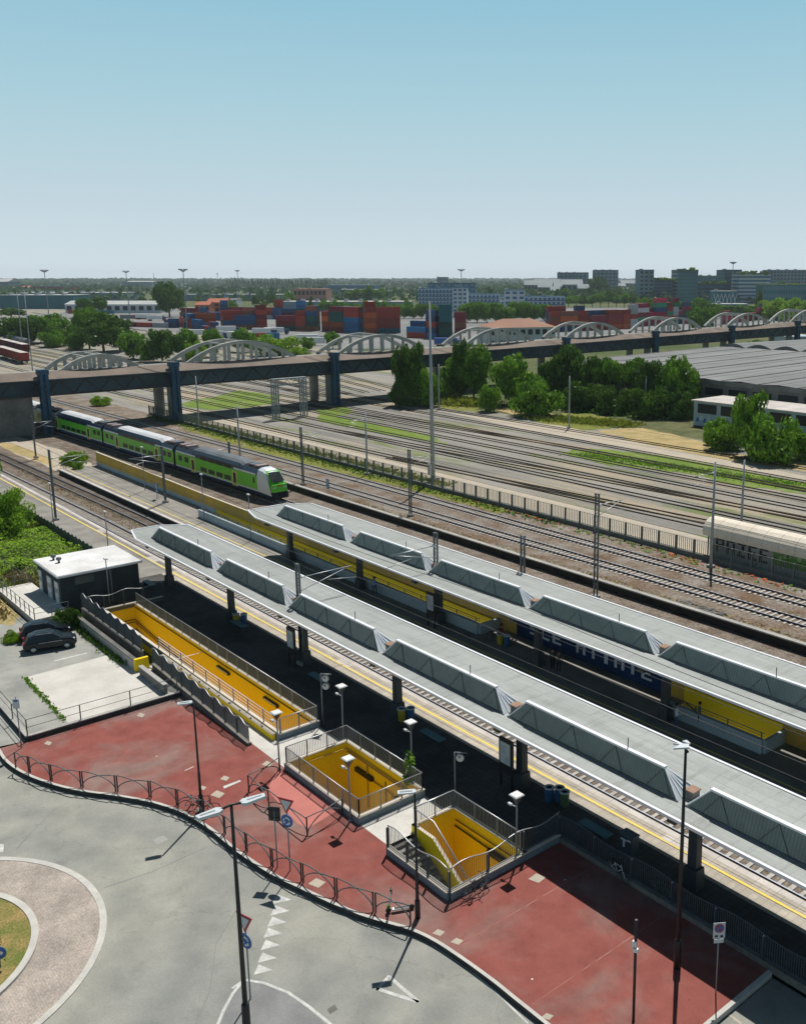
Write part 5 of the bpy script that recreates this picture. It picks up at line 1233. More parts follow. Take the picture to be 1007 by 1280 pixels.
b.build('rungs', 'galv', r, world=False)
# contact wires
def wire(y, z, x0=-420, x1=25, label='', r_=.018, ydrop=0):
    b = MB(); n = int((x1 - x0) / 6); pts = []
    for k in range(n + 1):
        x = x0 + (x1 - x0) * k / n; sag = .5 * math.sin(math.pi * ((x % 48) / 48)) if ydrop else 0
        pts.append((x, bend(x, y), z - sag))
    b.tube(pts, r_, 4); tag(b.build('overhead_wire', 'black'), label, 'wire', 'overhead contact wires of the running lines')
wire(38.15, 4.9, label='thin contact wire over the track beside the sunlit platform edge'); wire(42.3, 4.9, label='thin contact wire over the track beside the middle platform')
wire(70.6, 4.9, label='thin contact wire over the running line just beyond the retaining wall'); wire(75.3, 4.9, label='thin contact wire over the running line beside the picket fence')

for yy_, nm_ in ((88.7, 'nearest the picket fence'), (97.6, 'second from the picket fence'), (102.8, 'third from the picket fence'), (112.7, 'fourth from the picket fence')):
    wire(yy_, 5.2, label='thin wire over the goods yard tracks, ' + nm_, r_=.02)
for yy_, nm_ in ((38.15, 'nearer canopy track'), (42.3, 'middle platform track'), (70.6, 'first line past the retaining wall'), (75.3, 'line beside the picket fence')):
    wire(yy_, 6.3, label='sagging carrier cable above the ' + nm_, r_=.02, ydrop=1)
# ================================================================== TRAIN
M['t_green'] = mat('train_green', (.13, .58, .03), (.11, .52, .03), .3, .35); M['t_blue'] = mat('train_dark_blue', (.012, .05, .12), rough=.35)
M['t_white'] = mat('train_white', (.68, .72, .76), rough=.35); M['t_roof'] = mat('train_roof', (.62, .64, .66), (.5, .52, .54), .4, .5); M['t_roofdark'] = mat('train_roof_dark', (.16, .18, .20), (.10, .12, .13), .4, .5)
M['t_door'] = mat('train_door', (.62, .62, .22), rough=.4); M['t_under'] = mat('train_underframe', (.03, .035, .045), rough=.7); M['t_pink'] = mat('train_roof_equipment', (.38, .26, .25), (.2, .2, .22), 1, .6)
tpts = [Vector(p) for p in TT]
def ty(x):
    for a, c in zip(tpts[:-1], tpts[1:]):
        if a.x <= x <= c.x: return a.y + (c.y - a.y) * (x - a.x) / (c.x - a.x)
    return tpts[0].y
train = thing('train', 'green double-deck train with blue and white trim coming from under the bridge', 'train', (-113.5, ty(-113.5) - .1, RT))
def carriage(xf, L, cab=False, roofdark=False, idx=0):
    """xf front end x (world), body runs to xf-L; local +x forward"""
    ya, yb = ty(xf), ty(xf - L); ang = math.atan2(ya - yb, L)
    W_ = 1.42; zb, z1, z2, z3, zr = .45, .95, 1.15, 3.05, 4.25
    root = bpy.data.objects.new('carriage', None); COL.objects.link(root); root.parent = train
    root.location = Vector((xf, ya - .1, RT)) - Vector(train.location); root.rotation_euler = (0, 0, ang)
    x0, x1 = -L + .25, (-3.4 if cab else -.25)
    b = MB()
    sec = [(W_ - .12, zb), (W_, z1), (W_ + .01, z2), (W_, z3), (W_ - .06, 3.55), (W_ - .25, 4.0), (.7, zr), (0, zr + .05)]
    full = [(-y, z) for y, z in sec] + [(y, z) for y, z in sec[::-1][1:]]
    mi_ = [1, 2, 0, 1, 1, 3, 3]; mm = mi_ + mi_[::-1]
    # bilevel part raises the roof in the middle: three blocks
    segs = [(x0, x0 + 5.2, -.22), (x0 + 6.2, x1 - 5.0, .12), (x1 - 4.0, x1, -.22)]
    xs = [(x0, -.22), (x0 + 5.2, -.22), (x0 + 6.2, .12), (x1 - (5.2 if cab else 5.2), .12), (x1 - (4.2), -.15 if cab else -.22), (x1, -.15 if cab else -.22)]
    rows = [[(x, y, z + (d if z > 3.4 else 0)) for y, z in full] for x, d in xs]
    for i in range(len(rows) - 1):
        for j in range(len(full) - 1):
            k = mm[j]
            if k == 3 and (i in (0, 4)): k = 4
            b.face([rows[i][j], rows[i][j + 1], rows[i + 1][j + 1], rows[i + 1][j]][::-1], k)
    b.face(rows[0], 4); b.face(rows[-1][::-1], 4)
    b.box(x0 + .2, x1 - .2, -W_ + .25, W_ - .25, .18, .5, 4)
    b.build('carriage_body', ['t_green', 't_blue', 't_white', 't_roofdark' if roofdark else 't_roof', 't_under'], root, world=False)
    # white swoosh panel under the roof line ends
    for s in (-1, 1):
        yw = s * (W_ + .004)
        n = 7 if not cab else 6
        def win(xa, xb, za, zb2, m='glass_dark', nm='window', fr=None):
            t = MB(); t.box(xa, xb, min(yw, yw + s * .02), max(yw, yw + s * .02), za, zb2, 0)
            t.build(nm, m, root, world=False)
        xm0, xm1 = x0 + 8.2, x1 - 7.2
        k = int((xm1 - xm0) / 2.15)
        for i in range(k):
            xa = xm0 + (xm1 - xm0) * (i + .12) / k; xb = xm0 + (xm1 - xm0) * (i + .88) / k
            if i % 3 != 2 or True: win(xa, xb, 3.02, 3.52)
            if i % 2 == 0 or s: win(xa, xb, 1.30, 1.95)
        for c in (x0 + 1.1, x0 + 3.2) + (() if cab else (x1 - 1.1 - .9, x1 - 3.2 - .6)): win(c, c + 1.25, 1.95, 2.75)
        if cab: win(x1 - 1.1, x1 - .7, 1.95, 2.75); 
        for c in (x0 + 6.0, x1 - 6.1 if not cab else x1 - 6.3):
            t = MB(); t.box(c - .72, c + .72, min(yw, yw + s * .03), max(yw, yw + s * .03), .75, 2.85, 0); t.box(c - .40, c - .06, min(yw, yw + s * .05), max(yw, yw + s * .05), 1.2, 2.6, 1); t.box(c + .06, c + .40, min(yw, yw + s * .05), max(yw, yw + s * .05), 1.2, 2.6, 1)
            t.box(c - .03, c + .03, min(yw, yw + s * .05), max(yw, yw + s * .05), .8, 2.8, 1); t.build('door', ['t_door', 'glass_dark'], root, world=False)
        
        for q0, q1 in ((x0 + .3, x0 + 6.8), (x1 - 6.5, x1 - .3)): t = MB(); t.box(q0, q1, min(yw, yw + s * .01), max(yw, yw + s * .01), 3.1, 3.35, 0); t.build('white_stripe', 't_white', root, world=False)
    for c in (x0 + 3, x1 - 3 if not cab else x1 - .5):
        t = MB(); t.box(c - 1.6, c + 1.6, -1.1, 1.1, .25, .7, 0)
        for q in (-1.1, 1.1):
            for s in (-1, 1): t.lathe([(.1, -.06), (.46, -.06), (.46, .06), (.1, .06)], 16, (c + q, s * .76, .46), axis='y')
        t.build('bogie', 't_under', root, world=False)
    rnd = random.Random(idx); t = MB()
    for q in (x0 + 1, x0 + 2.8, x1 - 2.6, x1 - 1.2): t.box(q - .6, q + .6, -.8, .8, 4.0, 4.28, rnd.randint(0, 1))
    if not roofdark: t.tube([(x1 - 3.5, -.5, 4.1), (x1 - 2.0, 0, 4.7), (x1 - 3.5, .5, 4.1)], .04, 4)
    t.build('roof_equipment', ['t_pink', 't_roofdark'], root, world=False)
    if cab:
        t = MB(); X = x1
        # nose rows: (x, scale of half width, z top, z side-top, z bottom)
        R0 = [(X, y, z + (-.15 if z > 3.4 else 0)) for y, z in full]
        def row(x, w, ztop, zs, zbt): 
            out = []
            for y, z in full:
                k = (z - zb) / (zr + .05 - zb); out.append((x, y / W_ * w, zbt + k * (ztop - zbt)))
            return out
        rows = [R0]
        for dz in ((1.0, 1.38, 4.05, 0, .45), (1.9, 1.32, 3.75, 0, .42)): rows.append(row(X + dz[0], dz[1], dz[2], 0, dz[4]))
        rows.append([(X + 3.35 - .62 * ((z - zb) / 3.85) ** 1.4 * 1.9, y / W_ * 1.16, .40 + (z - zb) / 3.85 * 2.45) for y, z in full])
        # side of nose
        nm = [1, 2, 2, 2, 2, 2, 2]; nm = nm + nm[::-1]
        for i in range(3):
            for j in range(len(full) - 1): t.face([rows[i][j], rows[i][j + 1], rows[i + 1][j + 1], rows[i + 1][j]][::-1], nm[j] if i else (2 if nm[j] == 2 else nm[j]), False)
        t.face(rows[3][::-1], 0)
        nose = t.build('cab_nose', ['t_green', 't_blue', 't_white', 't_under'], root, world=False)
        # windscreen: big dark sloping pane with a green mask below
        t = MB(); e = .05
        A_ = 0
        t.face([(X + 1.55, -1.02, 3.86), (X + 3.02, -.98, 2.42), (X + 3.02, .98, 2.42), (X + 1.55, 1.02, 3.86)], 0)
        t.face([(X + 1.9, -.86, 3.62), (X + 2.95, -.9, 2.60), (X + 3.06, -.5, 2.44), (X + 3.06, .5, 2.44), (X + 2.95, .9, 2.60), (X + 1.9, .86, 3.62)][::1], 1)
        for i in range(len(t.v)): 
            v = t.v[i]; t.v[i] = (v[0] + (.10 if i > 3 else .07), v[1], v[2] + (.06 if i > 3 else .03))
        t.build('windscreen', ['t_green', 'glass_dark'], root, world=False)
        t = MB(); t.box(X + 2.9, X + 3.45, -1.12, 1.12, 1.25, 2.25, 0, top=.92); t.box(X + 3.0, X + 3.52, -1.0, 1.0, 1.25, 1.6, 0); t.build('front_mask', ['t_green'], root, world=False)
        t = MB(); t.box(X + 2.7, X + 3.5, -1.15, 1.15, .35, 1.2, 0); t.box(X + 3.5, X + 3.9, -.18, .18, .65, .95, 0)
        for s in (-1, 1): t.lathe([(.12, 0), (.12, .3), (.22, .32), (.22, .36)], 10, (X + 3.45, s * .85, .8), axis='x')
        t.build('buffers', 't_under', root, world=False)
        for s in (-1, 1):
            t = MB(); t.box(X + 3.44, X + 3.50, s * .8 - .2, s * .8 + .2, 1.75, 1.95); t.build('headlight', 'sign_grey', root, world=False)
        t = MB(); t.box(X + 3.45, X + 3.49, -.35, .35, 1.95, 2.1); t.build('destination_lamp', 'red_sign', root, world=False)
carriage(-113.3, 28.9, True, True, 1); carriage(-142.4, 28.4, idx=2); carriage(-171.0, 28.4, idx=3); carriage(-199.6, 28.4, idx=4)

M['barrel_roof'] = mat('barrel_roof_sheet', (.78, .70, .58), (.68, .61, .5), .3, .7, fine=3, fine_amt=.1)
# cylindrical-roofed trackside store with spray paint
r = thing('barrel_roof_shed', 'long shed with a pale barrel roof and spray-painted wall behind the picket fence', 'shed', (-50, 81.6, -.7))
b = MB(); b.box(-59.2, -20, 81.0, 83.0, -.7, 2.3); b.build('wall', 'concrete', r)
b = MB(); n = 10; pr = [(82.1 - 1.65 * math.cos(math.pi * (k - 1) / (n - 2)), 2.25 + 1.3 * math.sin(math.pi * (k - 1) / (n - 2))) for k in range(n + 1)]
for k in range(n):
    for x in range(22):
        xa = -59.8 + x * 1.85; b.face([(xa, *pr[k]), (xa + 1.82, *pr[k]), (xa + 1.82, *pr[k + 1]), (xa, *pr[k + 1])], 0, True)
b.face([(-59.8, y, z) for y, z in pr][::-1], 1); b.build('roof', ['barrel_roof', 'dark_concrete'], r)
b = MB(); xx = -58.4
for ch in 'PAZEE': glyph(ch, xx, .15, 1.05, 1.55, 80.965, b, 0); xx += 1.35
b.box(-51.4, -34, 80.97, 81.0, .3, 1.9, 1)
rnd = random.Random(2)
for k in range(30): x = rnd.uniform(-51, -35); z = rnd.uniform(.5, 1.6); disc(b, (x, 80.955, z + .1), rnd.uniform(.15, .28), 10, 2 if k % 2 else 3, (0, -1), .01)
M['spray_green'] = mat('spray_green', (.16, .30, .07), (.10, .22, .06), 2); M['spray_light'] = mat('spray_light', (.35, .48, .2)); M['spray_dark'] = mat('spray_dark', (.05, .12, .04))
b.build('graffiti', ['black', 'spray_green', 'spray_light', 'spray_dark'], r)
b = MB()
for x in (-59.4, -58.9): b.box(x - .06, x + .06, 80.95, 81.07, -.7, 2.1)
b.build('door_post', 'mast', r)
# loose things by the tracks
M['orange'] = mat('orange_net', (.55, .11, .03), (.45, .12, .05), 2, .8)
def scatter(name, m, X0, X1, Y0, Y1, z, n, s, seed):
    rnd = random.Random(seed); b = MB()
    for i in range(n):
        x, y = rnd.uniform(X0, X1), rnd.uniform(Y0, Y1); k = s * rnd.uniform(.4, 1.3)
        b.face([(x - k, y - k * .4, z + rnd.uniform(0, .1)), (x + k * .6, y - k * .5, z + rnd.uniform(0, .15)), (x + k, y + k * .4, z + rnd.uniform(0, .25)), (x - k * .3, y + k * .6, z + rnd.uniform(0, .2))])
    return struct(b.build(name, m), 'stuff')
scatter('orange_netting', 'orange', -84, -76, 78.3, 78.9, -.68, 18, .22, 1); scatter('orange_netting', 'orange', -66, -48, 78.0, 78.9, -.68, 34, .22, 2); scatter('orange_netting', 'orange', -96, -84, 78.4, 78.9, -.68, 12, .25, 3)
scatter('dry_weeds', 'dryg', -110, -30, 65.6, 67.6, -.68, 1500, .13, 4); scatter('dry_weeds', 'leaf_mid', -140, -30, 77.4, 79.0, -.68, 300, .25, 5)
scatter('rubble', 'dark_concrete', -52, -47.5, 66.2, 67.6, -.68, 60, .4, 6)
scatter('dry_weeds', 'dryg', -160, -95, 39.6, 41.2, -.74, 900, .12, 8)
# ================================================================== ROAD BRIDGE
M['brown_cover'] = mat('brown_cover_sheet', (.25, .20, .165), (.18, .15, .125), .25, .8, fine=2, fine_amt=.1)
M['bridge_steel'] = mat('blue_grey_bridge_steel', (.085, .13, .16), (.055, .09, .115), .15, .6, .2)
M['col_blue'] = mat('blue_painted_column', (.04, .10, .16), (.03, .075, .12), .3, .6)
M['arch_concrete'] = mat('arch_concrete', (.46, .46, .43), (.32, .33, .31), .25, .85, fine=1.5, fine_amt=.12)
def dz(Y): return 10.9 if Y < 150 else 10.9 + (min(Y, 420) - 150) * .0098
br = thing('road_bridge', 'long road bridge with white concrete arches and dark trusses crossing over the tracks', 'bridge', (-200, 100, -.7))
def ystrip(name, mats, x0, x1, z0, z1, ya=-60, yb=520, parent=None, mi=0):
    b = MB(); ys = [ya, 150, 420, yb]
    for a, c in zip(ys[:-1], ys[1:]):
        A, C = dz(a) - 10.9, dz(c) - 10.9
        v = [(x0, a, z0 + A), (x1, a, z0 + A), (x1, c, z0 + C), (x0, c, z0 + C), (x0, a, z1 + A), (x1, a, z1 + A), (x1, c, z1 + C), (x0, c, z1 + C)]
        for f in ((0, 3, 2, 1), (4, 5, 6, 7), (1, 2, 6, 5), (3, 0, 4, 7), (0, 1, 5, 4), (2, 3, 7, 6)): b.face([v[k] for k in f], mi)
    return b.build(name, mats, parent)
ystrip('deck', 'pier', -207, -196.6, 9.3, 10.3, parent=br)
ystrip('road_surface', 'road', -205.4, -197.6, 10.3, 10.36, parent=br)
ystrip('girder', 'bridge_steel', -196.2, -195.8, 6.5, 9.4, parent=br)
ystrip('girder', 'bridge_steel', -206.4, -206.0, 7.2, 9.3, parent=br)
# sloping brown cover
b = MB(); ys = [-60, 150, 420, 520]
for a, c in zip(ys[:-1], ys[1:]):
    A, C = dz(a) - 10.9, dz(c) - 10.9
    b.face([(-193.4, a, 9.75 + A), (-193.4, c, 9.75 + C), (-196.5, c, 11.0 + C), (-196.5, a, 11.0 + A)], 0)
    b.face([(-193.4, a, 9.55 + A), (-193.4, c, 9.55 + C), (-193.4, c, 9.75 + C), (-193.4, a, 9.75 + A)], 1)
    b.face([(-196.5, a, 9.4 + A), (-196.5, a, 11.0 + A), (-196.5, c, 11.0 + C), (-196.5, c, 9.4 + C)], 0)
b.build('brown_cover', ['brown_cover', 'bridge_steel'], br)
cols = [17, 54.6, 79.8, 117.8, 154.9, 193.6, 232.6, 272.3, 312.6, 352]
for ya, yb in zip(cols[:-1], cols[1:]):
    A = dz((ya + yb) / 2) - 10.9; b = MB()
    for z in (6.55, 9.3): b.box(-194.1, -193.8, ya + .5, yb - .5, z + A, z + .35 + A)
    n = int((yb - ya - 1) / 2.35); st = (yb - ya - 1) / n
    for k in range(n):
        y0 = ya + .5 + k * st; zt_, zb_ = 9.4 + A, 6.75 + A
        b.tube([(-193.95, y0, zt_ if k % 2 else zb_), (-193.95, y0 + st, zb_ if k % 2 else zt_)], .17, 4)
    b.build('truss', 'black', br)
    b = MB(); n = int((yb - ya) / 1.3)
    for k in range(n): y = ya + (k + .5) * (yb - ya) / n; b.box(-195.8, -193.9, y - .12, y + .12, 9.35 + A, 9.6 + A)
    b.build('brackets', 'pier', br)
for i, y in enumerate(cols[1:]):
    b = MB(); zt = dz(y) + .7
    for dx, dy in ((0, -.5), (0, .5), (-1.0, -.5), (-1.0, .5)): b.box(-193.2 + dx - .3, -193.2 + dx + .3, y + dy - .28, y + dy + .28, -.7, zt - .4, 0)
    b.box(-194.0, -193.3, y - .3, y + .3, -.7, zt - .5, 0)
    z = 0.2
    while z < zt - 1.2: b.box(-193.28, -192.88, y - .5, y + .5, z, z + .18, 0); z += 1.1
    b.box(-194.8, -192.8, y - .9, y + .9, zt - .9, zt, 0); b.build('blue_column', 'col_blue', br)
    if i: 
        b = MB(); b.tube([(-193.2, y, zt), (-194.5, y - 3, zt + .3), (-196.5, y - 6, zt + .25)], .12, 5); b.build('drain_arm', 'tile', br)
        b = MB()
        for x in (-197.8, -205.2): b.lathe([(1.1, -.7), (1.1, 8.0), (1.5, 8.9), (1.5, 9.3 + dz(y) - 10.9)], 14, (x, y + 1, 0))
        b.box(-206.5, -196.7, y, y + 2, 8.2, 9.28 + dz(y) - 10.9); b.build('pier', 'pier', br)
b = MB(); b.box(-207, -194.6, -60, 52.6, -.7, 6.45); b.build('abutment', 'dark_concrete', br)
b = MB()
for k in range(5): pass
arcs = [(58.7, 73.9, 2.9), (83.9, 109.8, 4.2), (120.5, 146, 4.2), (158.7, 184, 4.2), (196, 221.5, 4.2), (234.2, 260, 4.3), (273.2, 299, 4.3), (312.5, 339, 4.3)]
for a, c, rise in arcs:
    for X in (-197.1, -206.0):
        b = MB(); n = 22; L = c - a
        top, bot = [], []
        for k in range(n + 1):
            t = k / n; h = rise * (1 - (2 * t - 1) ** 2); th = 1.0 - .35 * math.sin(math.pi * t)
            A = dz(a + L * t) - .3
            top.append((a + L * t, A + h + th * .45)); bot.append((a + L * (t), A + max(h - th * .55, -.6)))
        for k in range(n):
            for s, fl in ((-.36, 0), (.36, 1)):
                q = [(X + s, *top[k]), (X + s, *bot[k]), (X + s, *bot[k + 1]), (X + s, *top[k + 1])]; b.face(q if fl else q[::-1], 0)
            b.face([(X - .36, *top[k]), (X + .36, *top[k]), (X + .36, *top[k + 1]), (X - .36, *top[k + 1])], 0)
            b.face([(X - .36, *bot[k]), (X - .36, *bot[k + 1]), (X + .36, *bot[k + 1]), (X + .36, *bot[k])], 0)
        ar = b.build('arch', 'arch_concrete', br)
        m = 8
        for k in range(1, m):
            t = k / m; h = rise * (1 - (2 * t - 1) ** 2)
            if h < 1.2: continue
            y = a + L * t; b = MB(); A = dz(y) - .6; b.box(X - .2, X + .2, y - .32, y + .32, A, A + .3 + h - .3); b.build('hanger', 'arch_concrete', ar)
    b = MB()
    for t in (.35, .5, .65): y = a + (c - a) * t; h = rise * (1 - (2 * t - 1) ** 2) + dz(y) - .3; b.box(-205.7, -197.4, y - .2, y + .2, h - .2, h + .15)
    b.build('cross_beams', 'arch_concrete', br)
# signal gantry
g = thing('signal_gantry', 'grey steel signal gantry spanning yard tracks in front of the bridge', 'gantry', (-183, 100, -.7))
for y in (96.6, 103.2):
    b = MB()
    for dx in (-.5, .5):
        for dy in (-.5, .5): b.box(-183 + dx - .11, -183 + dx + .11, y + dy - .11, y + dy + .11, -.7, 7.4)
    z = 0
    while z < 6.6: b.tube([(-182.5, y - .5, z), (-182.5, y + .5, z + 1.1)], .07, 3); b.tube([(-183.5, y - .5, z), (-182.5, y - .5, z + 1.1)], .07, 3); z += 1.1
    b.build('leg', 'grey_paint', g)
b = MB()
for z in (6.3, 7.5):
    for dx in (-.5, .5): b.box(-183 + dx - .1, -183 + dx + .1, 96, 104, z, z + .2)
y = 96.2
while y < 103: b.tube([(-182.4, y, 6.4), (-182.4, y + 1, 7.5)], .07, 3); b.tube([(-182.4, y + 1, 7.5), (-182.4, y + 2, 6.4)], .07, 3); y += 2
b.box(-183.6, -182.4, 96, 104, 7.7, 7.8); b.build('truss_beam', 'grey_paint', g)

# ================================================================== TREES
def crown_mesh(name, seed, n, leaf, kind='round', clumps=26, zlo=.12):
    rnd = random.Random(seed); b = MB(); cs = []
    for i in range(clumps):
        while True:
            p = Vector((rnd.uniform(-1, 1), rnd.uniform(-1, 1), rnd.uniform(-1, 1)))
            if .3 < p.length < 1: break
        if kind == 'round': q = Vector((p.x * .72, p.y * .72, .56 + p.z * .34)); r_ = rnd.uniform(.16, .36)
        elif kind == 'column': q = Vector((p.x * .5, p.y * .5, .55 + p.z * .42)); r_ = rnd.uniform(.25, .4)
        elif kind == 'bush': q = Vector((p.x * .75, p.y * .75, .38 + p.z * .34)); r_ = rnd.uniform(.22, .38)
        elif kind == 'umbrella': q = Vector((p.x * .8, p.y * .8, .72 + p.z * .2)); r_ = rnd.uniform(.18, .32)
        cs.append((q, r_))
    for i in range(n):
        q, r_ = cs[rnd.randrange(clumps)]
        d = Vector((rnd.gauss(0, 1), rnd.gauss(0, 1), rnd.gauss(0, 1) + .25)).normalized()
        zs = .55 if kind != 'column' else .35
        p = q + Vector((d.x * r_, d.y * r_, d.z * r_ * zs)) * (rnd.random() ** .35)
        if p.z < .02: p.z = .02 + rnd.random() * .08
        nrm = (d + Vector((rnd.gauss(0, .5), rnd.gauss(0, .5), rnd.gauss(0, .5)))).normalized()
        u = nrm.cross(Vector((rnd.gauss(0, 1), rnd.gauss(0, 1), rnd.gauss(0, 1)))).normalized(); w = nrm.cross(u)
        s = leaf * rnd.uniform(.6, 1.5)
        u = u * s; w = w * s * rnd.uniform(.5, .9); zz = Vector((1, 1, .75))
        b.face([Vector((a.x, a.y, a.z)) for a in (p - u, p - w * .7, p + u, p + w * .7)])
    me = bpy.data.meshes.new(name); me.from_pydata([tuple(v) for v in b.v], [], b.f); return me
def trunk_mesh(seed, top=.6, r=.05):
    rnd = random.Random(seed); b = MB()
    b.tube([(0, 0, -.02), (.02, .01, top * .5), (.0, .02, top)], r, 7, r2=r * .45)
    for k in range(5):
        a = rnd.uniform(0, 6.3); z = top * rnd.uniform(.4, .8); b.tube([(0, 0, z), (math.cos(a) * .25, math.sin(a) * .25, z + .14), (math.cos(a) * .45, math.sin(a) * .45, z + .28)], r * .45, 5, r2=r * .12)
    me = bpy.data.meshes.new('trunk'); me.from_pydata([tuple(v) for v in b.v], [], b.f); me.materials.append(M['bark']); return me
CR = {}
for k, (n, leaf, kind, cl) in {'round1': (4200, .06, 'round', 38), 'round2': (4200, .06, 'round', 30), 'round3': (4000, .06, 'round', 26), 'bush1': (4600, .055, 'bush', 36), 'bush2': (4600, .05, 'bush', 28),
                                'column': (2400, .07, 'column', 20), 'umb': (3600, .05, 'umbrella', 22), 'far1': (700, .13, 'round', 14), 'far2': (700, .13, 'bush', 12), 'farc': (420, .16, 'column', 10),
                                'near': (15000, .03, 'bush', 34)}.items():
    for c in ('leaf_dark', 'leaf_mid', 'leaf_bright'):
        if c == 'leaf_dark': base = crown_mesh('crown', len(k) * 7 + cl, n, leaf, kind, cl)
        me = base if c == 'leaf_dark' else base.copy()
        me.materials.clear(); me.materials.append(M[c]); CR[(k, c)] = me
TM = trunk_mesh(4)
TREES = []
def tree_at(loc, r, h, k='round1', c='leaf_mid', name='tree', label='x', cat='tree', group=None, rz=None):
    o = thing(name, label, cat, loc, 0, group); o.rotation_euler[2] = (loc[0] * 7.3 + loc[1]) % 6.28 if rz is None else rz
    for nm, me in (('crown', CR[(k, c)]), ('trunk', TM)):
        if k.startswith('bush') and nm == 'trunk' or k == 'near' and nm == 'trunk': pass
        q = bpy.data.objects.new(nm, me); COL.objects.link(q); q.parent = o; q.scale = (r, r, h) if nm == 'crown' else (max(r, h * .35) * .9, max(r, h * .35) * .9, h)
    TREES.append(o); return o
def tree_px(x, yb, yt, wpx, k='round1', c='leaf_mid', zb=-.7, **kw):
    p = P(x, yb, zb); h = hgt(x, yb, yt, zb); d = (p - camo.location).length; r = wpx / 2 * d / F * 1.22
    return tree_at((p.x, p.y, zb), r * 1.02, h * 1.04, k, c, **kw)
G1 = []
for a in ((503, 506, 436, 30, 'round1', 'leaf_dark'), (518, 507, 428, 30, 'round3', 'leaf_dark'), (510, 508, 462, 32, 'bush1', 'leaf_dark'), (531, 507, 452, 40, 'bush1', 'leaf_mid'), (545, 503, 462, 30, 'bush2', 'leaf_dark'), (566, 498, 448, 40, 'round2', 'leaf_mid'), (592, 499, 433, 50, 'round1', 'leaf_mid'), (575, 500, 424, 20, 'round3', 'leaf_dark'), (498, 507, 470, 24, 'bush2', 'leaf_dark'),
          (640, 505, 443, 52, 'round3', 'leaf_mid'), (611, 514, 474, 28, 'bush1', 'leaf_mid'), (670, 520, 462, 66, 'bush2', 'leaf_mid'),
          (690, 500, 452, 40, 'round2', 'leaf_dark'), (712, 500, 434, 48, 'round1', 'leaf_dark'), (745, 503, 446, 50, 'round2', 'leaf_dark'), (782, 508, 449, 50, 'umb', 'leaf_mid'), (812, 512, 449, 46, 'round3', 'leaf_dark'), (848, 518, 448, 48, 'round1', 'leaf_mid'), (728, 512, 470, 50, 'bush1', 'leaf_dark'), (770, 516, 475, 50, 'bush2', 'leaf_dark'), (815, 521, 474, 54, 'bush1', 'leaf_dark'), (850, 523, 478, 40, 'bush2', 'leaf_dark')):
    G1.append(tree_px(*a[:4], k=a[4], c=a[5], group='trees between the yard and the bridge'))
rank(G1, 'green tree between the goods yard and the bridge, @')
G2 = []
for a in ((903, 562, 516, 50, 'bush1', 'leaf_mid'), (935, 570, 490, 44, 'round3', 'leaf_mid'), (966, 577, 503, 74, 'bush2', 'leaf_mid'), (1003, 575, 528, 40, 'bush1', 'leaf_mid'), (890, 556, 528, 22, 'bush2', 'leaf_bright')):
    G2.append(tree_px(*a[:4], k=a[4], c=a[5], group='trees in front of the warehouse annexe'))
rank(G2, 'dense green tree before the warehouse annexe, @ of the clump')
tree_px(2, 668, 598, 66, 'near', 'leaf_bright', zb=-.3, label='bright green bushy tree beside the near platform at the left edge')
tree_px(-14, 640, 545, 40, 'round2', 'leaf_mid', zb=-.3, label='thin green tree mostly outside the left edge of the photo')
tree_px(93, 584, 560, 30, 'bush1', 'leaf_bright', zb=-.5, name='bush', cat='bush', label='round bright green bush at the far end of the middle platform')
tree_px(98, 590, 573, 12, 'near', 'leaf_bright', zb=-.5, name='bush', cat='bush', label='small bright bush in front of the round one at the end of the middle platform')
tree_px(86, 785, 752, 30, 'near', 'leaf_dark', zb=.3, name='bush', cat='bush', label='dark green feathery bush between the cars and the service building')
tree_px(18, 806, 784, 22, 'near', 'leaf_bright', zb=0, name='bush', cat='bush', label='pale flowering weed bush at the edge of the car park')
tree_px(26, 708, 698, 10, 'near', 'leaf_dark', zb=0, name='bush', cat='bush', label='small dark bush by the rusty railing near the terrace')
tree_px(127, 507, 492, 22, 'bush2', 'leaf_bright', zb=-.7, name='bush', cat='bush', label='small green bush at the wall under the bridge')
patch('bare_earth', 'tan', [(-200, 44.5), (-175, 44.2), (-156, 44.6), (-153.2, 47), (-154, 50), (-170, 51), (-200, 49)], GZ + .034, .8, 6, 21)
patch('bare_earth', 'dryg', [(-190, 44.4), (-172, 44.2), (-160, 45.2), (-168, 47), (-188, 46.5)], GZ + .038, .7, 6, 22)
M['ytuft'] = m_leaf('yellow_green_weeds', (.30, .32, .03), (.22, .27, .03), (.16, .22, .03))
def mead(name, mt, pts, n, h, w, seed, zb):
    a, c = P(*pts[0], zb), P(*pts[1], zb); tufts(name, mt, [a, a.lerp(c, .5), c], n, h, w, seed, pts[2], zb)
mead('tall_weeds', 'ytuft', ((680, 524), (785, 532), 1.6), 2600, .7, .32, 41, -.69)
mead('tall_weeds', 'ytuft', ((556, 503), (598, 507), 2.0), 1700, 1.3, .4, 42, -.69)
mead('tall_weeds', 'ytuft', ((235, 527), (560, 608), .7), 2600, .4, .2, 43, -.69)
mead('tall_weeds', 'leaf_mid', ((725, 568), (1000, 607), 1.3), 2600, .16, .2, 44, -.69)
mead('tall_weeds', 'leaf_dark', ((640, 505), (860, 522), 3.0), 1500, .8, .4, 45, -.69)
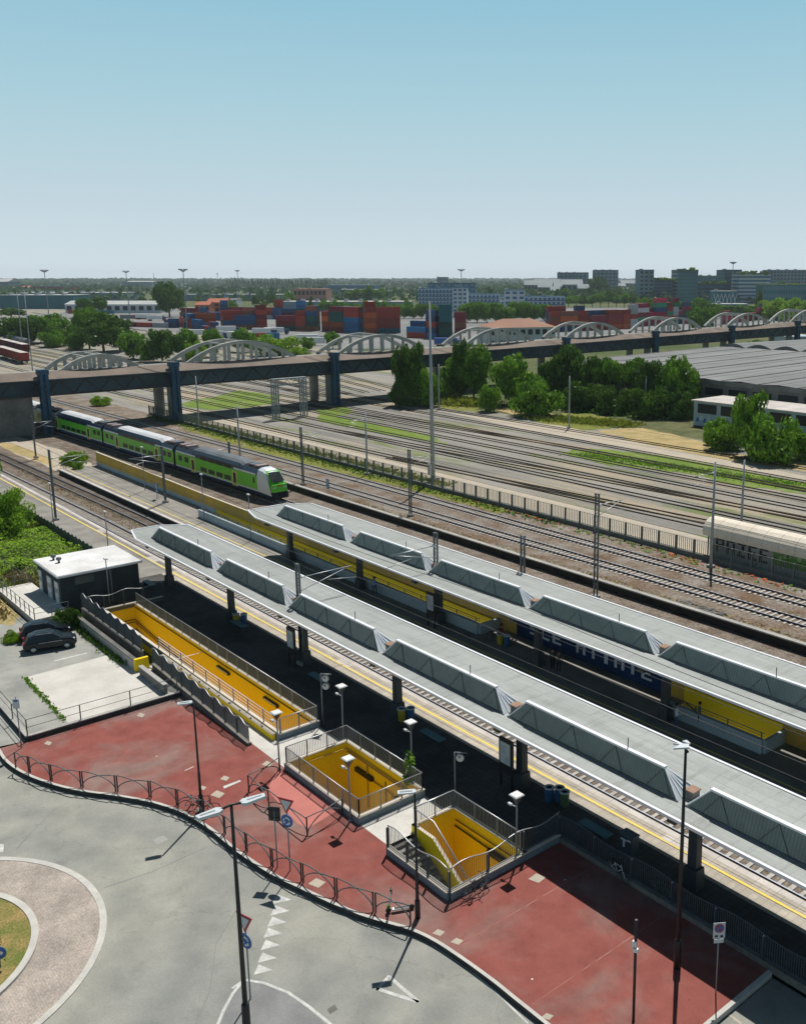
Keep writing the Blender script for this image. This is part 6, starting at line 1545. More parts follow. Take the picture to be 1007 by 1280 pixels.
# brambles
b = MB(); rnd = random.Random(9)
for i in range(17000):
    x = rnd.uniform(-131, -92.2); y = rnd.uniform(21.5, 31.2)
    if y < 21.5 + max(0, (-112 - x)) * .0: continue
    h = 1.1 * (.45 + .75 * noise.noise(Vector((x * .35, y * .35, 0)))) + .25
    if x > -100 and y < 25.5: h *= .35
    z = max(.02, h * rnd.uniform(.55, 1.05)); s = rnd.uniform(.07, .17)
    n_ = Vector((rnd.gauss(0, .5), rnd.gauss(0, .5), 1)).normalized(); u = n_.cross(Vector((rnd.gauss(0, 1), rnd.gauss(0, 1), 0))).normalized() * s; w = n_.cross(u) * .7; p = Vector((x, y, z - .2))
    b.face([p - u, p - w, p + u, p + w], 0 if rnd.random() < .8 else 1)
struct(b.build('brambles', ['leaf_bright', 'leaf_mid']), 'stuff')
b = MB(); b.poly([(-160, 16), (-93.4, 16), (-93.4, 23.5), (-91.3, 23.5), (-91.3, 31.5), (-160, 31.5)], -.1); struct(b.build('earth_bank', 'earth'))
patch('grass', 'dryg', [(-98, 17.0), (-92, 15.6), (-86, 17), (-84, 19.5), (-86, 20.4), (-93, 20.5), (-99, 20)], .31, .5, 6, 12)
tufts('dry_grass', 'dryg', [(-98, 19.8, 0), (-92, 19.3, 0), (-86, 18.6, 0)], 700, .5, .1, 13, .6, .2)
tufts('dry_grass', 'dryg', [(-118, 22.6, 0), (-99, 23.2, 0), (-94, 24.3, 0)], 900, .6, .12, 14, .7, -.1)
tufts('weeds', 'leaf_mid', [(-104, 80.3, 0), (-70, 80.4, 0)], 400, .3, .15, 17, .2, -.7)

# ================================================================== WAREHOUSE
wh = thing('warehouse', 'huge low warehouse with a pale ribbed roof at the right behind the trees', 'warehouse', (-120, 230, -.7))
M['wh_roof'] = m_bricklike('warehouse_roof', (.25, .26, .26), (.215, .225, .225), (.15, .15, .15), 60, 2.9, .10, fine=.1, nscale=.04, stain=.8, rot=math.pi / 2)
b = MB(); b.box(-178, -30, 170, 292, -.7, 6.2); b.build('wall', 'dark_concrete', wh)
b = MB(); x = -178.5; rise = .0
n = 16; w_ = (148 + 1) / n
for k in range(n):
    xa = -178.5 + k * w_
    b.face([(xa, 169.4, 6.9), (xa + w_ / 2, 169.4, 7.15), (xa + w_ / 2, 245, 8.0), (xa, 245, 7.75)], 0); b.face([(xa + w_ / 2, 169.4, 7.15), (xa + w_, 169.4, 6.9), (xa + w_, 245, 7.75), (xa + w_ / 2, 245, 8.0)], 0)
    b.face([(xa - .35, 169.3, 7.02), (xa + .35, 169.3, 7.02), (xa + .35, 245, 7.87), (xa - .35, 245, 7.87)], 1); b.face([(xa + w_ / 2 - .1, 169.3, 7.18), (xa + w_ / 2 + .1, 169.3, 7.18), (xa + w_ / 2 + .1, 245, 8.03), (xa + w_ / 2 - .1, 245, 8.03)], 1)
    m = 6
    for j in range(m):
        t0, t1 = j / m, (j + 1) / m; z0 = 7.75 + 1.3 * math.sin(math.pi * t0); z1 = 7.75 + 1.3 * math.sin(math.pi * t1)
        b.face([(xa + w_ * t0, 245.05, z0), (xa + w_ * t1, 245.05, z1), (xa + w_ * t1, 292, z1 - .6), (xa + w_ * t0, 292, z0 - .6)], 0, True)
        b.face([(xa + w_ * t0, 245.05, 7.5), (xa + w_ * t1, 245.05, 7.5), (xa + w_ * t1, 245.05, z1), (xa + w_ * t0, 245.05, z0)], 1)
b.box(-178.7, -29.5, 169.2, 169.5, 5.9, 6.88, 1); b.box(-178.8, -178.5, 169.2, 292, 5.9, 7.0, 1)
b.build('roof', ['wh_roof', 'dark_concrete'], wh)
b = MB()
for k in range(24):
    x = -176 + k * 6.1; b.box(x, x + 4.6, 169.92, 169.98, 3.6, 5.2, 0)
b.build('window_band', ['glass_dark'], wh)
c0 = P(866, 531, -.7); an = thing('warehouse_annexe', 'long low flat-roofed annexe with dark windows and spray paint behind the dense trees', 'building', (c0.x, c0.y, -.7))
b = MB(); b.box(c0.x, c0.x + 90, c0.y, c0.y + 10, -.7, 4.2); b.build('wall', 'paleblue', an)
b = MB(); b.box(c0.x - .4, c0.x + 90, c0.y - .5, c0.y + 10.3, 4.2, 4.45); b.build('roof', 'edge_stone', an)
for k in range(10): b = MB(); b.box(c0.x + 1.0 + k * 5.6, c0.x + 5.6 + k * 5.6, c0.y - .04, c0.y + .02, 1.9, 3.8); b.build('window', 'glass_dark', an)
for k in range(3): b = MB(); b.box(c0.x - .04, c0.x + .02, c0.y + 1 + 3 * k, c0.y + 3.4 + 3 * k, 1.9, 3.7); b.build('window', 'glass_dark', an)
b = MB(); rnd = random.Random(8)
for k in range(9): x = c0.x + 1 + k * .9; vpoly(b, (x, c0.y - .03, .4 + rnd.uniform(0, .6)), [(-.4, -.4), (.3, -.5), (.45, .3), (-.1, .5)], k % 2, (0, -1), .01)
b.build('graffiti', ['blue_sign', 'sign_grey'], an)

# ================================================================== FREIGHT WAGONS BEYOND THE BRIDGE
WG = []
def wagon(x1, y, L, kind, m, zb=-.6):
    r = thing('freight_wagon', 'x', 'wagon', (x1, y, zb), R(176), 'freight wagons beyond the bridge')
    b = MB(); b.box(0, L, -1.2, 1.2, .9, 1.3)
    for q in (1.6, L - 1.6):
        for d in (-.9, .9):
            for s in (-1, 1): b.lathe([(.1, -.06), (.46, -.06), (.46, .06), (.1, .06)], 12, (q + d, s * .75, .46), axis='y')
    b.build('chassis', 't_under', r, world=False)
    b = MB()
    if kind == 'hood':
        n = 10; pr = [(1.45 * math.cos(math.pi * k / n), 2.4 + 1.5 * math.sin(math.pi * k / n)) for k in range(n + 1)]
        for xa in range(int(L / 1.5)):
            q0, q1 = xa * 1.5, xa * 1.5 + 1.44
            for k in range(n): b.face([(q0, *pr[k]), (q1, *pr[k]), (q1, *pr[k + 1]), (q0, *pr[k + 1])], 0, True)
        b.face([(0, 1.45, 1.3)] + [(0, *p_) for p_ in pr] + [(0, -1.45, 1.3)], 0); b.face(([(L, 1.45, 1.3)] + [(L, *p_) for p_ in pr] + [(L, -1.45, 1.3)])[::-1], 0)
        b.box(0, L, -1.45, 1.45, 1.3, 2.42, 0); b.build('hood', m, r, world=False)
    else:
        b.box(0, L, -1.4, 1.4, 1.3, 3.9, 0)
        x = .3
        while x < L - .2: b.box(x, x + .12, -1.45, 1.45, 1.32, 3.88, 0); x += .6
        b.box(-.02, L + .02, -1.3, 1.3, 3.9, 3.95, 1); b.build('wagon_body', [m, 'edge_stone'], r, world=False)
    WG.append(r); return r
def cmat(n, c):
    m, nt, b_, pos = new_mat(n); M[n] = m
    oi = nt.nodes.new('ShaderNodeObjectInfo')
    k = ramp2(nt, oi.outputs['Random'], (.55, .55, .58), (1.35, 1.3, 1.25), 0, 1)
    cc = mixc(nt, 1, c, k, 'MULTIPLY'); cc = mixc(nt, ramp2(nt, noise_n(nt, pos, .5, 6, .7), (0, 0, 0), (.75, .75, .75), .55, .68), cc, (.17, .085, .05) if n.startswith('container') else tuple(v * .5 for v in c))
    nt.links.new(cc, b_.inputs['Base Color']); b_.inputs['Roughness'].default_value = .6; return n
cmat('freight_rust', (.26, .05, .04)); cmat('freight_blue', (.05, .12, .20)); cmat('freight_grey', (.13, .15, .16)); cmat('freight_maroon', (.15, .03, .035))
for (px, py, kind, m) in ((32, 455, 'box', 'freight_rust'), (33, 443, 'box', 'freight_maroon'), (36, 435, 'hood', 'freight_grey')):
    p = P(px, py, -.6)
    for k in range(3): wagon(p.x - k * 14.6, p.y + k * 1.0, 13.8, kind, ['freight_blue', m, m][k % 3] if kind == 'box' and k == 1 else m)
rank(WG, lambda o: 'long freight wagon standing beyond the bridge at the left edge, @')

# ================================================================== CONTAINERS
CC = {'rust red': (.30, .045, .035), 'orange': (.45, .10, .035), 'dark blue': (.025, .07, .17), 'maroon': (.17, .028, .045), 'blue': (.03, .16, .34), 'teal': (.03, .17, .20), 'dark green': (.02, .09, .08), 'green': (.03, .22, .13), 'pale grey': (.40, .42, .46), 'brown': (.22, .09, .06), 'crimson': (.38, .03, .08), 'dark teal': (.02, .10, .13)}
CMESH = {}
def container_mesh(col, L=12.19):
    if (col, L) in CMESH: return CMESH[(col, L)]
    n = cmat('container_' + col.replace(' ', '_'), CC[col]); b = MB(); Hh, Wd = 2.75, 2.44
    N = 40 if L > 8 else 20
    for s in (-1, 1):
        for k in range(N):
            x0 = .12 + (L - .24) * k / N; x1 = .12 + (L - .24) * (k + .5) / N; x2 = .12 + (L - .24) * (k + 1) / N; y = s * Wd / 2; yi = s * (Wd / 2 - .05)
            for p_, q_, a_, c_ in ((x0, x1, y, yi), (x1, x2, yi, y)):
                f = [(p_, a_, .15), (q_, c_, .15), (q_, c_, Hh - .12), (p_, a_, Hh - .12)]; b.face(f if s < 0 else f[::-1], 0)
    b.face([(0, -Wd / 2, Hh), (L, -Wd / 2, Hh), (L, Wd / 2, Hh), (0, Wd / 2, Hh)], 0)
    for x in (.02, L - .02): b.box(x - .02, x + .02, -Wd / 2 + .06, Wd / 2 - .06, .1, Hh - .05, 0)
    for x in (0.06, L - .06):
        for y in (-Wd / 2 + .05, Wd / 2 - .05): b.box(x - .09, x + .09, y - .07, y + .07, 0, Hh + .02, 0)
    for y in (-Wd / 2 + .03, Wd / 2 - .03): b.box(.15, L - .15, y - .05, y + .05, 0, .16, 0); b.box(.15, L - .15, y - .05, y + .05, Hh - .14, Hh + .01, 0)
    for y in (-.8, -.3, .3, .8): b.tube([(-.03, y, .15), (-.03, y, Hh - .15)], .03, 4, 1)
    o = b.build('shipping_container', [n, 'galv']); me = o.data; bpy.data.objects.remove(o); CMESH[(col, L)] = me; return me
TIER = ['bottom', 'second', 'third', 'fourth', 'fifth', 'sixth']
def block(xl, yl, xr, yr, rows, name, seed, palette, tiers, ragged=1, short=.4, z=-.7, gap=.5):
    """a block of stacked containers whose front foot runs from pixel (xl,yl) to (xr,yr)"""
    rnd = random.Random(seed); A, B = P(xl, yl, z), P(xr, yr, z); L = (B - A).length; d = (B - A).normalized(); n = Vector((-d.y, d.x, 0)); ang = math.atan2(d.y, d.x)
    per = {}
    for r in range(rows):
        x = 0
        while x + 6 < L:
            ln = 6.06 if rnd.random() < short or x + 12.3 > L else 12.19
            t = max(1, min(len(TIER), int(round(tiers[min(len(tiers) - 1, int(x / L * len(tiers)))] + rnd.choice([0, 0, -1, 1]) * ragged)))) + (1 if r and rnd.random() < .3 else 0)
            col = rnd.choice(palette)
            for k in range(min(t, 6)):
                if rnd.random() < .8: col = rnd.choice(palette)
                o = bpy.data.objects.new('shipping_container', container_mesh(col, ln)); COL.objects.link(o)
                q = A + d * x + n * (r * 2.75 + 1.3); o.location = (q.x, q.y, z + k * 2.78); o.rotation_euler = (0, 0, ang + rnd.uniform(-.006, .006)); o.color = (0, 0, 0, 1)
                per.setdefault((col, k, r), []).append(o); o['category'] = 'container'; o['group'] = 'shipping containers ' + name
            x += ln + gap
    for (col, k, r), os_ in per.items():
        rank(os_, lambda o: '%s container, %s layer, %s row %s, @' % (col, TIER[k], ['front', 'second', 'third', 'fourth', 'fifth'][r], name))
    return per
mix = ['rust red', 'dark blue', 'maroon', 'blue', 'brown', 'orange', 'teal', 'dark green', 'rust red']
block(280, 413, 345, 411, 2, 'left of the cypress', 1, ['dark blue', 'dark blue', 'maroon', 'rust red', 'dark teal', 'brown'], [3, 3, 4, 4], 1)
block(345, 413, 398, 414, 2, 'by the cypress', 2, ['maroon', 'dark green', 'rust red', 'brown', 'dark blue'], [3, 3, 4, 3], 1)
block(402, 414, 455, 417, 2, 'in the middle', 3, ['dark green', 'rust red', 'maroon', 'blue', 'orange', 'rust red'], [4, 5, 4, 5], 1)
block(457, 417, 515, 416, 2, 'below the teal one', 4, ['rust red', 'orange', 'rust red', 'brown', 'orange', 'teal'], [5, 5, 4, 4], 1)
block(508, 422, 550, 424, 2, 'beside the tall mast', 5, ['blue', 'dark blue', 'maroon', 'rust red', 'blue'], [3, 4, 3], 1)
block(549, 424, 569, 424, 2, 'in the tall stack', 6, ['dark teal', 'dark green', 'dark teal'], [6, 6], 0, 0)
block(568, 416, 584, 416, 2, 'right of the dark stack', 7, ['maroon', 'maroon', 'brown'], [4, 4], 0)
block(688, 415, 742, 413, 2, 'left of the grey one', 8, ['orange', 'rust red', 'dark blue', 'brown'], [3, 4, 4, 4], 1)
block(740, 413, 800, 410, 2, 'over the fifth arch', 9, ['rust red', 'pale grey', 'dark blue', 'orange', 'maroon'], [4, 4, 4], 1)
block(796, 408, 862, 404, 2, 'over the sixth arch', 10, ['rust red', 'crimson', 'green', 'dark blue', 'maroon', 'pale grey'], [4, 5, 5, 4], 1)
block(905, 405, 965, 398, 1, 'over the seventh arch', 11, ['rust red', 'crimson', 'dark blue', 'pale grey'], [2, 2, 3], 1)
block(150, 398, 205, 399, 1, 'by the white sheds', 12, ['pale grey', 'rust red', 'pale grey', 'dark blue'], [1, 1, 1], 0)
block(150, 408, 225, 410, 1, 'behind the leafy trees', 13, ['maroon', 'pale grey', 'rust red', 'dark blue'], [1, 1, 2], 0)
block(205, 404, 270, 416, 1, 'near the farmhouse', 14, ['maroon', 'dark blue', 'rust red', 'blue'], [1, 2, 2], 1)
block(225, 400, 252, 400, 2, 'under the farmhouse', 15, ['brown', 'maroon', 'rust red'], [2, 3], 0)
block(250, 399, 282, 401, 2, 'at the blue corner', 16, ['blue', 'dark blue', 'blue'], [2, 3], 1)
block(85, 392, 145, 392, 1, 'far left', 17, ['blue', 'teal', 'rust red', 'dark blue'], [1, 1], 0)
block(395, 424, 408, 424, 1, 'near the third arch', 18, ['dark teal'], [4], 0, 1)
block(284, 398, 352, 399, 2, 'behind the front stacks', 19, ['maroon', 'dark blue', 'brown', 'rust red', 'pale grey', 'blue'], [3, 3, 3], 1, .1)
block(352, 401, 400, 402, 1, 'before the long shed', 20, mix, [3, 4, 3], 1)
block(230, 409, 282, 408, 1, 'left of the front stacks', 21, ['dark blue', 'blue', 'rust red', 'orange', 'pale grey', 'maroon'], [2, 3, 2], 1)
block(300, 424, 352, 423, 1, 'nearest the first arches', 22, ['blue', 'pale grey', 'dark blue', 'rust red'], [1, 1], 0)
b = MB(); b.poly([tuple(P(x, y, -.69)[:2]) for x, y in ((0, 397), (150, 384), (700, 384), (1007, 384), (1007, 410), (860, 420), (700, 430), (560, 436), (440, 436), (330, 425), (180, 412), (60, 402))], -.67); struct(b.build('container_yard', 'pale'))
# lorries and trailers in the yard (white boxes)
TR = []
for px, py in ((245, 421), (270, 423), (300, 424), (330, 419), (387, 428), (395, 432), (285, 416), (560, 433), (180, 399), (195, 401), (345, 418)):
    p = P(px, py, -.68); r = thing('lorry', 'x', 'lorry', (p.x, p.y, -.68), YAW + R(8 if px % 2 else -6), 'lorries parked in the container yard')
    b = MB(); b.box(-6, 4, -1.25, 1.25, 1.1, 3.7, 0); b.build('trailer', 'white' if px != 560 else 'blue_sign', r, world=False)
    b = MB(); b.prism([(4.4, -1.2), (6.6, -1.2), (6.6, 1.2), (4.4, 1.2)], .6, 2.9, 0); b.box(6.55, 6.62, -1.05, 1.05, 1.8, 2.6, 1); b.build('cab', ['t_blue', 'glass_dark'], r, world=False)
    for x in (-4.5, -3.2, 5.4): b = MB(); b.lathe([(.1, -.12), (.5, -.12), (.5, 2.32), (.1, 2.32)], 12, (x, -1.1, .5), axis='y'); b.build('wheel_pair', 'black', r, world=False)
    TR.append(r)
rank(TR, 'box lorry parked in the container yard, @')

# ================================================================== BUILDINGS
M['roof_metal'] = mat('pale_metal_roof', (.19, .23, .245), (.15, .185, .20), .05, .6)
def bld(name, label, xl, xr, yb, yt, depth, wall, roof='edge_stone', floors=0, cols_=0, win='glass_dark', style='flat', cat='building', rot=0, band=False, yr=None):
    A, B = P(xl, yb, -.7), P(xr, yr or yb, -.7); L = (B - A).length; ang = math.atan2(B.y - A.y, B.x - A.x) + rot; h = hgt((xl + xr) / 2, (yb + (yr or yb)) / 2, yt, -.7)
    r = thing(name, label, cat, (A.x, A.y, -.7), ang)
    hw = h * (.72 if style in ('gable', 'hip') else 1)
    b = MB(); b.box(0, L, 0, depth, 0, hw); b.build('wall', wall, r, world=False)
    b = MB()
    if style == 'flat':
        b.box(-.2, L + .2, -.2, depth + .2, hw, hw + max(.25, h * .03)); b.build('roof', roof, r, world=False)
        for k in range(max(1, int(L / 14))): b = MB(); b.box(2 + k * 13, 5 + k * 13, depth * .3, depth * .5, hw + .2, hw + 2.2); b.build('roof_unit', 'grey_paint', r, world=False)
    elif style == 'hip':
        e = min(depth, L) * .5
        q = [(-.6, -.6, hw), (L + .6, -.6, hw), (L + .6, depth + .6, hw), (-.6, depth + .6, hw)]; t = [(e, depth / 2, h), (L - e, depth / 2, h)]
        b.face([q[0], q[1], t[1], t[0]]); b.face([q[1], q[2], t[1]]); b.face([q[2], q[3], t[0], t[1]]); b.face([q[3], q[0], t[0]]); b.build('roof', roof, r, world=False)
    elif style == 'gable':
        b.face([(-.5, -.5, hw), (L + .5, -.5, hw), (L + .5, depth / 2, h), (-.5, depth / 2, h)]); b.face([(-.5, depth / 2, h), (L + .5, depth / 2, h), (L + .5, depth + .5, hw), (-.5, depth + .5, hw)])
        b.face([(0, 0, hw), (0, depth / 2, h), (0, depth, hw)], 0); b.face([(L, 0, hw), (L, depth, hw), (L, depth / 2, h)], 0); b.build('roof', roof, r, world=False)
    elif style == 'barrel':
        n = 12; pr = [(depth / 2 - depth / 2 * math.cos(math.pi * k / n), hw * .6 + hw * .5 * math.sin(math.pi * k / n)) for k in range(n + 1)]
        for k in range(n): b.face([(0, *pr[k]), (L, *pr[k]), (L, *pr[k + 1]), (0, *pr[k + 1])], 0, True)
        b.build('roof', roof, r, world=False)
    if floors and cols_:
        fh = hw / floors; cw = L / cols_; wm = None; dm = None
        for f in range(floors):
            if band:
                b = MB(); b.box(.6, L - .6, -.12, .02, f * fh + fh * .35, f * fh + fh * .85); b.build('window_band', win, r, world=False)
                b = MB(); b.box(-.12, .02, .6, depth - .6, f * fh + fh * .35, f * fh + fh * .85); b.build('window_band', win, r, world=False)
                continue
            for c in range(cols_):
                if wm is None:
                    b = MB(); b.box(-cw * .3, cw * .3, -.12, .02, 0, fh * .5); o = b.build('window', win, r, world=False); wm = o.data; o.location = (cw * (c + .5), 0, f * fh + fh * .3)
                else: o = bpy.data.objects.new('window', wm); COL.objects.link(o); o.parent = r; o.location = (cw * (c + .5), 0, f * fh + fh * .3)
    return r
for n_, c_, c2_ in (('b_white', (.55, .58, .60), (.48, .51, .54)), ('b_blue', (.05, .17, .30), (.04, .13, .24)), ('b_pink', (.46, .25, .20), (.42, .22, .18)), ('b_orange', (.42, .15, .09), (.36, .13, .08)), ('b_dark', (.04, .12, .16), (.03, .09, .13)),
                    ('b_grey', (.17, .26, .31), (.13, .21, .26)), ('b_teal', (.045, .17, .19), (.035, .13, .16)), ('roof_tan', (.36, .20, .135), (.30, .16, .11)), ('roof_pale', (.46, .48, .47), (.38, .40, .40)), ('b_glass', (.06, .20, .23), (.045, .15, .19)), ('b_brick', (.22, .07, .06), (.18, .06, .05))):
    M[n_] = mat(n_, c_, c2_, .05, .7 if n_ != 'b_glass' else .3)
bld('house', 'white house with a tan hipped roof rising behind the fourth bridge arch', 612, 694, 436, 399, 17, 'b_white', 'roof_tan', 2, 9, style='hip', cat='house', yr=434)
bld('long_shed', 'long pale grey shed behind the container stacks', 352, 512, 389, 377, 30, 'b_grey', 'edge_stone', 0, 0)
bld('office_block', 'salmon pink low office block with a flat roof beyond the containers', 367, 408, 381, 361.5, 30, 'b_pink', 'b_pink', 2, 8)
bld('office_block', 'pale grey office with a stepped top beyond the pink block', 426, 470, 376, 362, 30, 'b_grey', 'edge_stone', 3, 9)
bld('factory', 'wide dark blue factory hall far behind the pink block', 408, 468, 368, 356.5, 60, 'b_blue', 'b_grey')
bld('warehouse', 'long dark green warehouse with a thin white roof at the left horizon', 0, 92, 386, 369, 40, 'b_teal', 'roof_pale')
bld('warehouse', 'long white-roofed warehouse behind the dark green one', 24, 152, 377, 366, 60, 'b_grey', 'roof_pale')
bld('shed', 'white-roofed shed just left of the big round tree', 82, 202, 391, 376, 26, 'b_white', 'roof_pale', 1, 12, style='gable', cat='shed')
bld('hangar', 'far pale barrel-roofed hangar on the left horizon', 155, 190, 362, 352, 90, 'b_grey', 'roof_pale', style='barrel', cat='hangar')
bld('factory', 'dark brick red factory block near the left horizon', 42, 80, 368, 358, 60, 'b_brick', 'b_dark')
bld('house', 'low house with orange tiled roof near the left horizon', 16, 36, 364, 357, 30, 'b_white', 'b_orange', style='gable', cat='house')
bld('silo_building', 'dark building with a white sloped roof at the left edge of the horizon', -6, 11, 362, 348, 60, 'b_dark', 'roof_pale', style='gable')
bld('house', 'orange roofed farmhouse behind the blue containers, left wing', 244, 262, 391, 377, 16, 'b_orange', 'b_orange', 1, 3, style='gable', cat='house')
bld('house', 'orange roofed farmhouse behind the blue containers, taller right wing', 259, 283, 390, 373, 18, 'b_orange', 'b_orange', 2, 3, style='gable', cat='house')
bld('long_shed', 'long low pale shed behind the farmhouse', 226, 352, 376, 368, 40, 'b_grey', 'roof_pale')
bld('long_shed', 'white low building right of the farmhouse', 276, 296, 384, 374, 20, 'b_white', 'roof_pale', 2, 4)
for i, a in enumerate(((523, 566, 390, 361, 6, 10, 'left end'), (566, 584, 396, 360, 7, 3, 'white tower'), (580, 624, 388, 368, 4, 9, 'middle wing'), (622, 634, 386, 371, 3, 3, 'link'), (630, 656, 388, 363, 4, 3, 'blank white tower'), (655, 706, 392, 371, 4, 9, 'right wing'))):
    r = bld('apartment_block', 'white and blue apartment block beyond the trees, its ' + a[6], a[0], a[1], a[2], a[3], 16, 'b_white', 'b_blue', a[4], a[5], win='b_blue')
    if a[6] in ('left end', 'middle wing', 'right wing'):
        L = (P(a[1], a[2], -.7) - P(a[0], a[2], -.7)).length; h = hgt((a[0] + a[1]) / 2, a[2], a[3], -.7)
        for f in range(1, a[4]): b = MB(); b.box(0, L, -1.4, 0, h / a[4] * f, h / a[4] * f + .9); b.build('balcony', 'b_blue', r, world=False)
bld('apartment_block', 'dark blue topped block with roof plant behind the white apartments', 535, 594, 380, 354, 25, 'b_blue', 'b_dark', 5, 8, win='b_grey')
bld('roof_house', 'black roof structure with water tanks on the horizon behind the apartments', 546, 560, 362, 346.5, 20, 'b_dark', 'b_dark')
for i, (x0, x1, yb, yt) in enumerate(((655, 672, 371, 350), (668, 700, 370, 348.5), (672, 690, 374, 353), (692, 702, 373, 352), (701, 728, 372, 349), (722, 736, 374, 355), (688, 700, 376, 358), (770, 782, 366, 354), (776, 796, 364, 350))):
    bld('terraced_house', 'grey block with a pale sloping metal roof beyond the apartments, ' + nth(i, 9), x0, x1, yb, yt, 40, 'b_grey', 'roof_metal', 2, 4, style='gable', cat='house')
bld('tower_block', 'dark flat tower block on the horizon left of the glass offices, wider one', 697, 735, 368, 341, 40, 'b_dark', 'b_dark', 6, 8, win='b_grey')
bld('tower_block', 'dark stepped tower block on the horizon nearer the glass offices', 742, 772, 368, 338, 40, 'b_dark', 'b_dark', 7, 6, win='b_grey')
o1 = bld('office_building', 'teal glass office tower with trees on its roof, the narrow left slab', 798, 816, 379, 338, 40, 'b_grey', 'b_dark', 8, 3)
o2 = bld('office_building', 'banded blue glass office with a planted roof terrace', 812, 850, 378, 350, 40, 'b_grey', 'grass', 7, 1, band=True, win='b_blue')
o3 = bld('office_building', 'tall teal glass office cube right of the planted terrace', 846, 871, 379, 338, 50, 'b_glass', 'b_dark', 9, 1, band=True, win='b_teal')
bld('office_building', 'teal glass office wing behind the planted terrace', 852, 905, 372, 345, 40, 'b_glass', 'grass', 6, 1, band=True, win='b_teal'); bld('office_building', 'blue glass office wing joining the two towers at the right', 928, 1010, 368, 347, 40, 'b_blue', 'grass', 5, 1, band=True, win='b_glass')
o4 = bld('office_building', 'low blue office with bushes on top between two taller ones', 870, 910, 378, 354, 40, 'b_blue', 'grass', 5, 1, band=True, win='b_dark')
o5 = bld('office_building', 'tall dark office slab behind the horizontal banded one', 904, 925, 378, 338, 50, 'b_dark', 'b_dark', 8, 1, band=True, win='b_teal')
o6 = bld('office_building', 'blue and white horizontally banded office building near the right edge', 921, 962, 379, 342, 45, 'b_blue', 'grass', 8, 1, band=True, win='b_white')
o7 = bld('office_building', 'grey office on the horizon at the right edge with a small red sign', 960, 1012, 372, 338, 45, 'b_grey', 'b_grey', 8, 12)
o8 = bld('office_building', 'long low glass building with vertical fins at the right edge', 952, 1030, 384, 356, 30, 'b_teal', 'grass', 3, 26, win='b_grey')
b = MB(); b.box(10, 18, -.6, -.2, 26, 29); b.build('red_sign_board', 'red_sign', o7, world=False) if False else None
gp = bld('glass_pavilion', 'sloping trapezoid glass pavilion in front of the offices', 891, 920, 385, 364, 18, 'b_teal', 'roof_pale', 0, 0)
for k in range(6):
    L = (P(920, 385, -.7) - P(891, 385, -.7)).length; b = MB(); b.tube([(L * k / 6, -.3, 0), (L * (k + 1) / 6, -.3, 14)], .25, 4); b.tube([(L * (k + 1) / 6, -.3, 0), (L * k / 6, -.3, 14)], .25, 4); b.build('glazing_bar', 'white', gp, world=False)
bld('low_building', 'long pale low building in front of the glass pavilion', 875, 935, 392, 380, 20, 'b_grey', 'roof_pale', 2, 12)
bld('low_building', 'pale blue low building behind the warehouse at the right edge', 980, 1015, 429, 421, 20, 'paleblue', 'paleblue')
# roof trees on offices
RTREES = []
for x, y in ((820, 351), (830, 350), (840, 351), (853, 338.5), (866, 338), (880, 355), (892, 354), (903, 354), (930, 342.5), (942, 342), (955, 343), (975, 357), (990, 357)):
    p = PX_(x, y, P(x, 380, -.7).x - 14); RTREES.append(tree_at((p.x, p.y, p.z - 1), rnd.uniform(4.5, 7), rnd.uniform(5, 8), 'far2', ('leaf_mid', 'leaf_dark', 'leaf_bright')[int(x) % 3], group='planted trees on the office roofs', name='roof_tree'))
rank(RTREES, 'bushy tree planted on an office roof, @ of the roof trees')

# ================================================================== TREES BEYOND
def grove(lst, label, group):
    out = [tree_px(*a[:4], k=a[4], c=a[5], group=group) for a in lst]; rank(out, label); return out
L1 = [(12, 428, 398, 34, 'round1', 'leaf_dark'), (38, 430, 396, 36, 'round2', 'leaf_dark'), (58, 428, 392, 40, 'round3', 'leaf_mid'), (80, 432, 398, 34, 'round1', 'leaf_mid'), (66, 434, 408, 26, 'bush1', 'leaf_mid'), (95, 436, 412, 22, 'bush2', 'leaf_mid'),
      (112, 436, 384, 36, 'round2', 'leaf_mid'), (130, 440, 392, 56, 'round1', 'leaf_dark'), (150, 438, 400, 40, 'round3', 'leaf_dark'), (167, 449, 416, 40, 'round2', 'leaf_mid'), (203, 452, 411, 42, 'round3', 'leaf_dark'), (232, 450, 412, 34, 'round1', 'leaf_mid'), (243, 452, 420, 26, 'bush2', 'leaf_bright'), (268, 446, 411, 26, 'round2', 'leaf_mid'), (305, 440, 411, 30, 'round1', 'leaf_mid'), (345, 444, 413, 56, 'bush1', 'leaf_bright'), (372, 446, 430, 30, 'bush2', 'leaf_bright'), (385, 438, 421, 18, 'round3', 'leaf_mid'), (416, 436, 415, 22, 'round1', 'leaf_mid'), (14, 398, 385, 30, 'far1', 'leaf_dark'), (118, 400, 372, 30, 'umb', 'leaf_dark'), (28, 430, 410, 30, 'bush1', 'leaf_dark'), (186, 452, 425, 20, 'bush1', 'leaf_mid')]
grove(L1, 'leafy tree behind the bridge on the left, @', 'trees behind the bridge on the left')
L2 = [(212, 395, 354, 36, 'round1', 'leaf_dark')]
tree_px(212, 396, 354, 38, 'round1', 'leaf_dark', label='big round dark tree rising alone above the container yard'); tree_px(389, 396, 371, 9, 'column', 'leaf_dark', label='narrow dark cypress between the container stacks', name='cypress'); tree_px(948, 392, 362, 11, 'column', 'leaf_dark', label='narrow dark cypress near the right edge', name='cypress')
L3 = []
rnd = random.Random(31)
for x in range(404, 520, 13): L3.append((x, 392, 378 + rnd.uniform(-3, 2), 16, 'far1', 'leaf_mid'))
for x in (438, 452, 462, 447, 475): L3.append((x, 378, 362 + rnd.uniform(-6, 3), 16, 'far1', 'leaf_mid'))
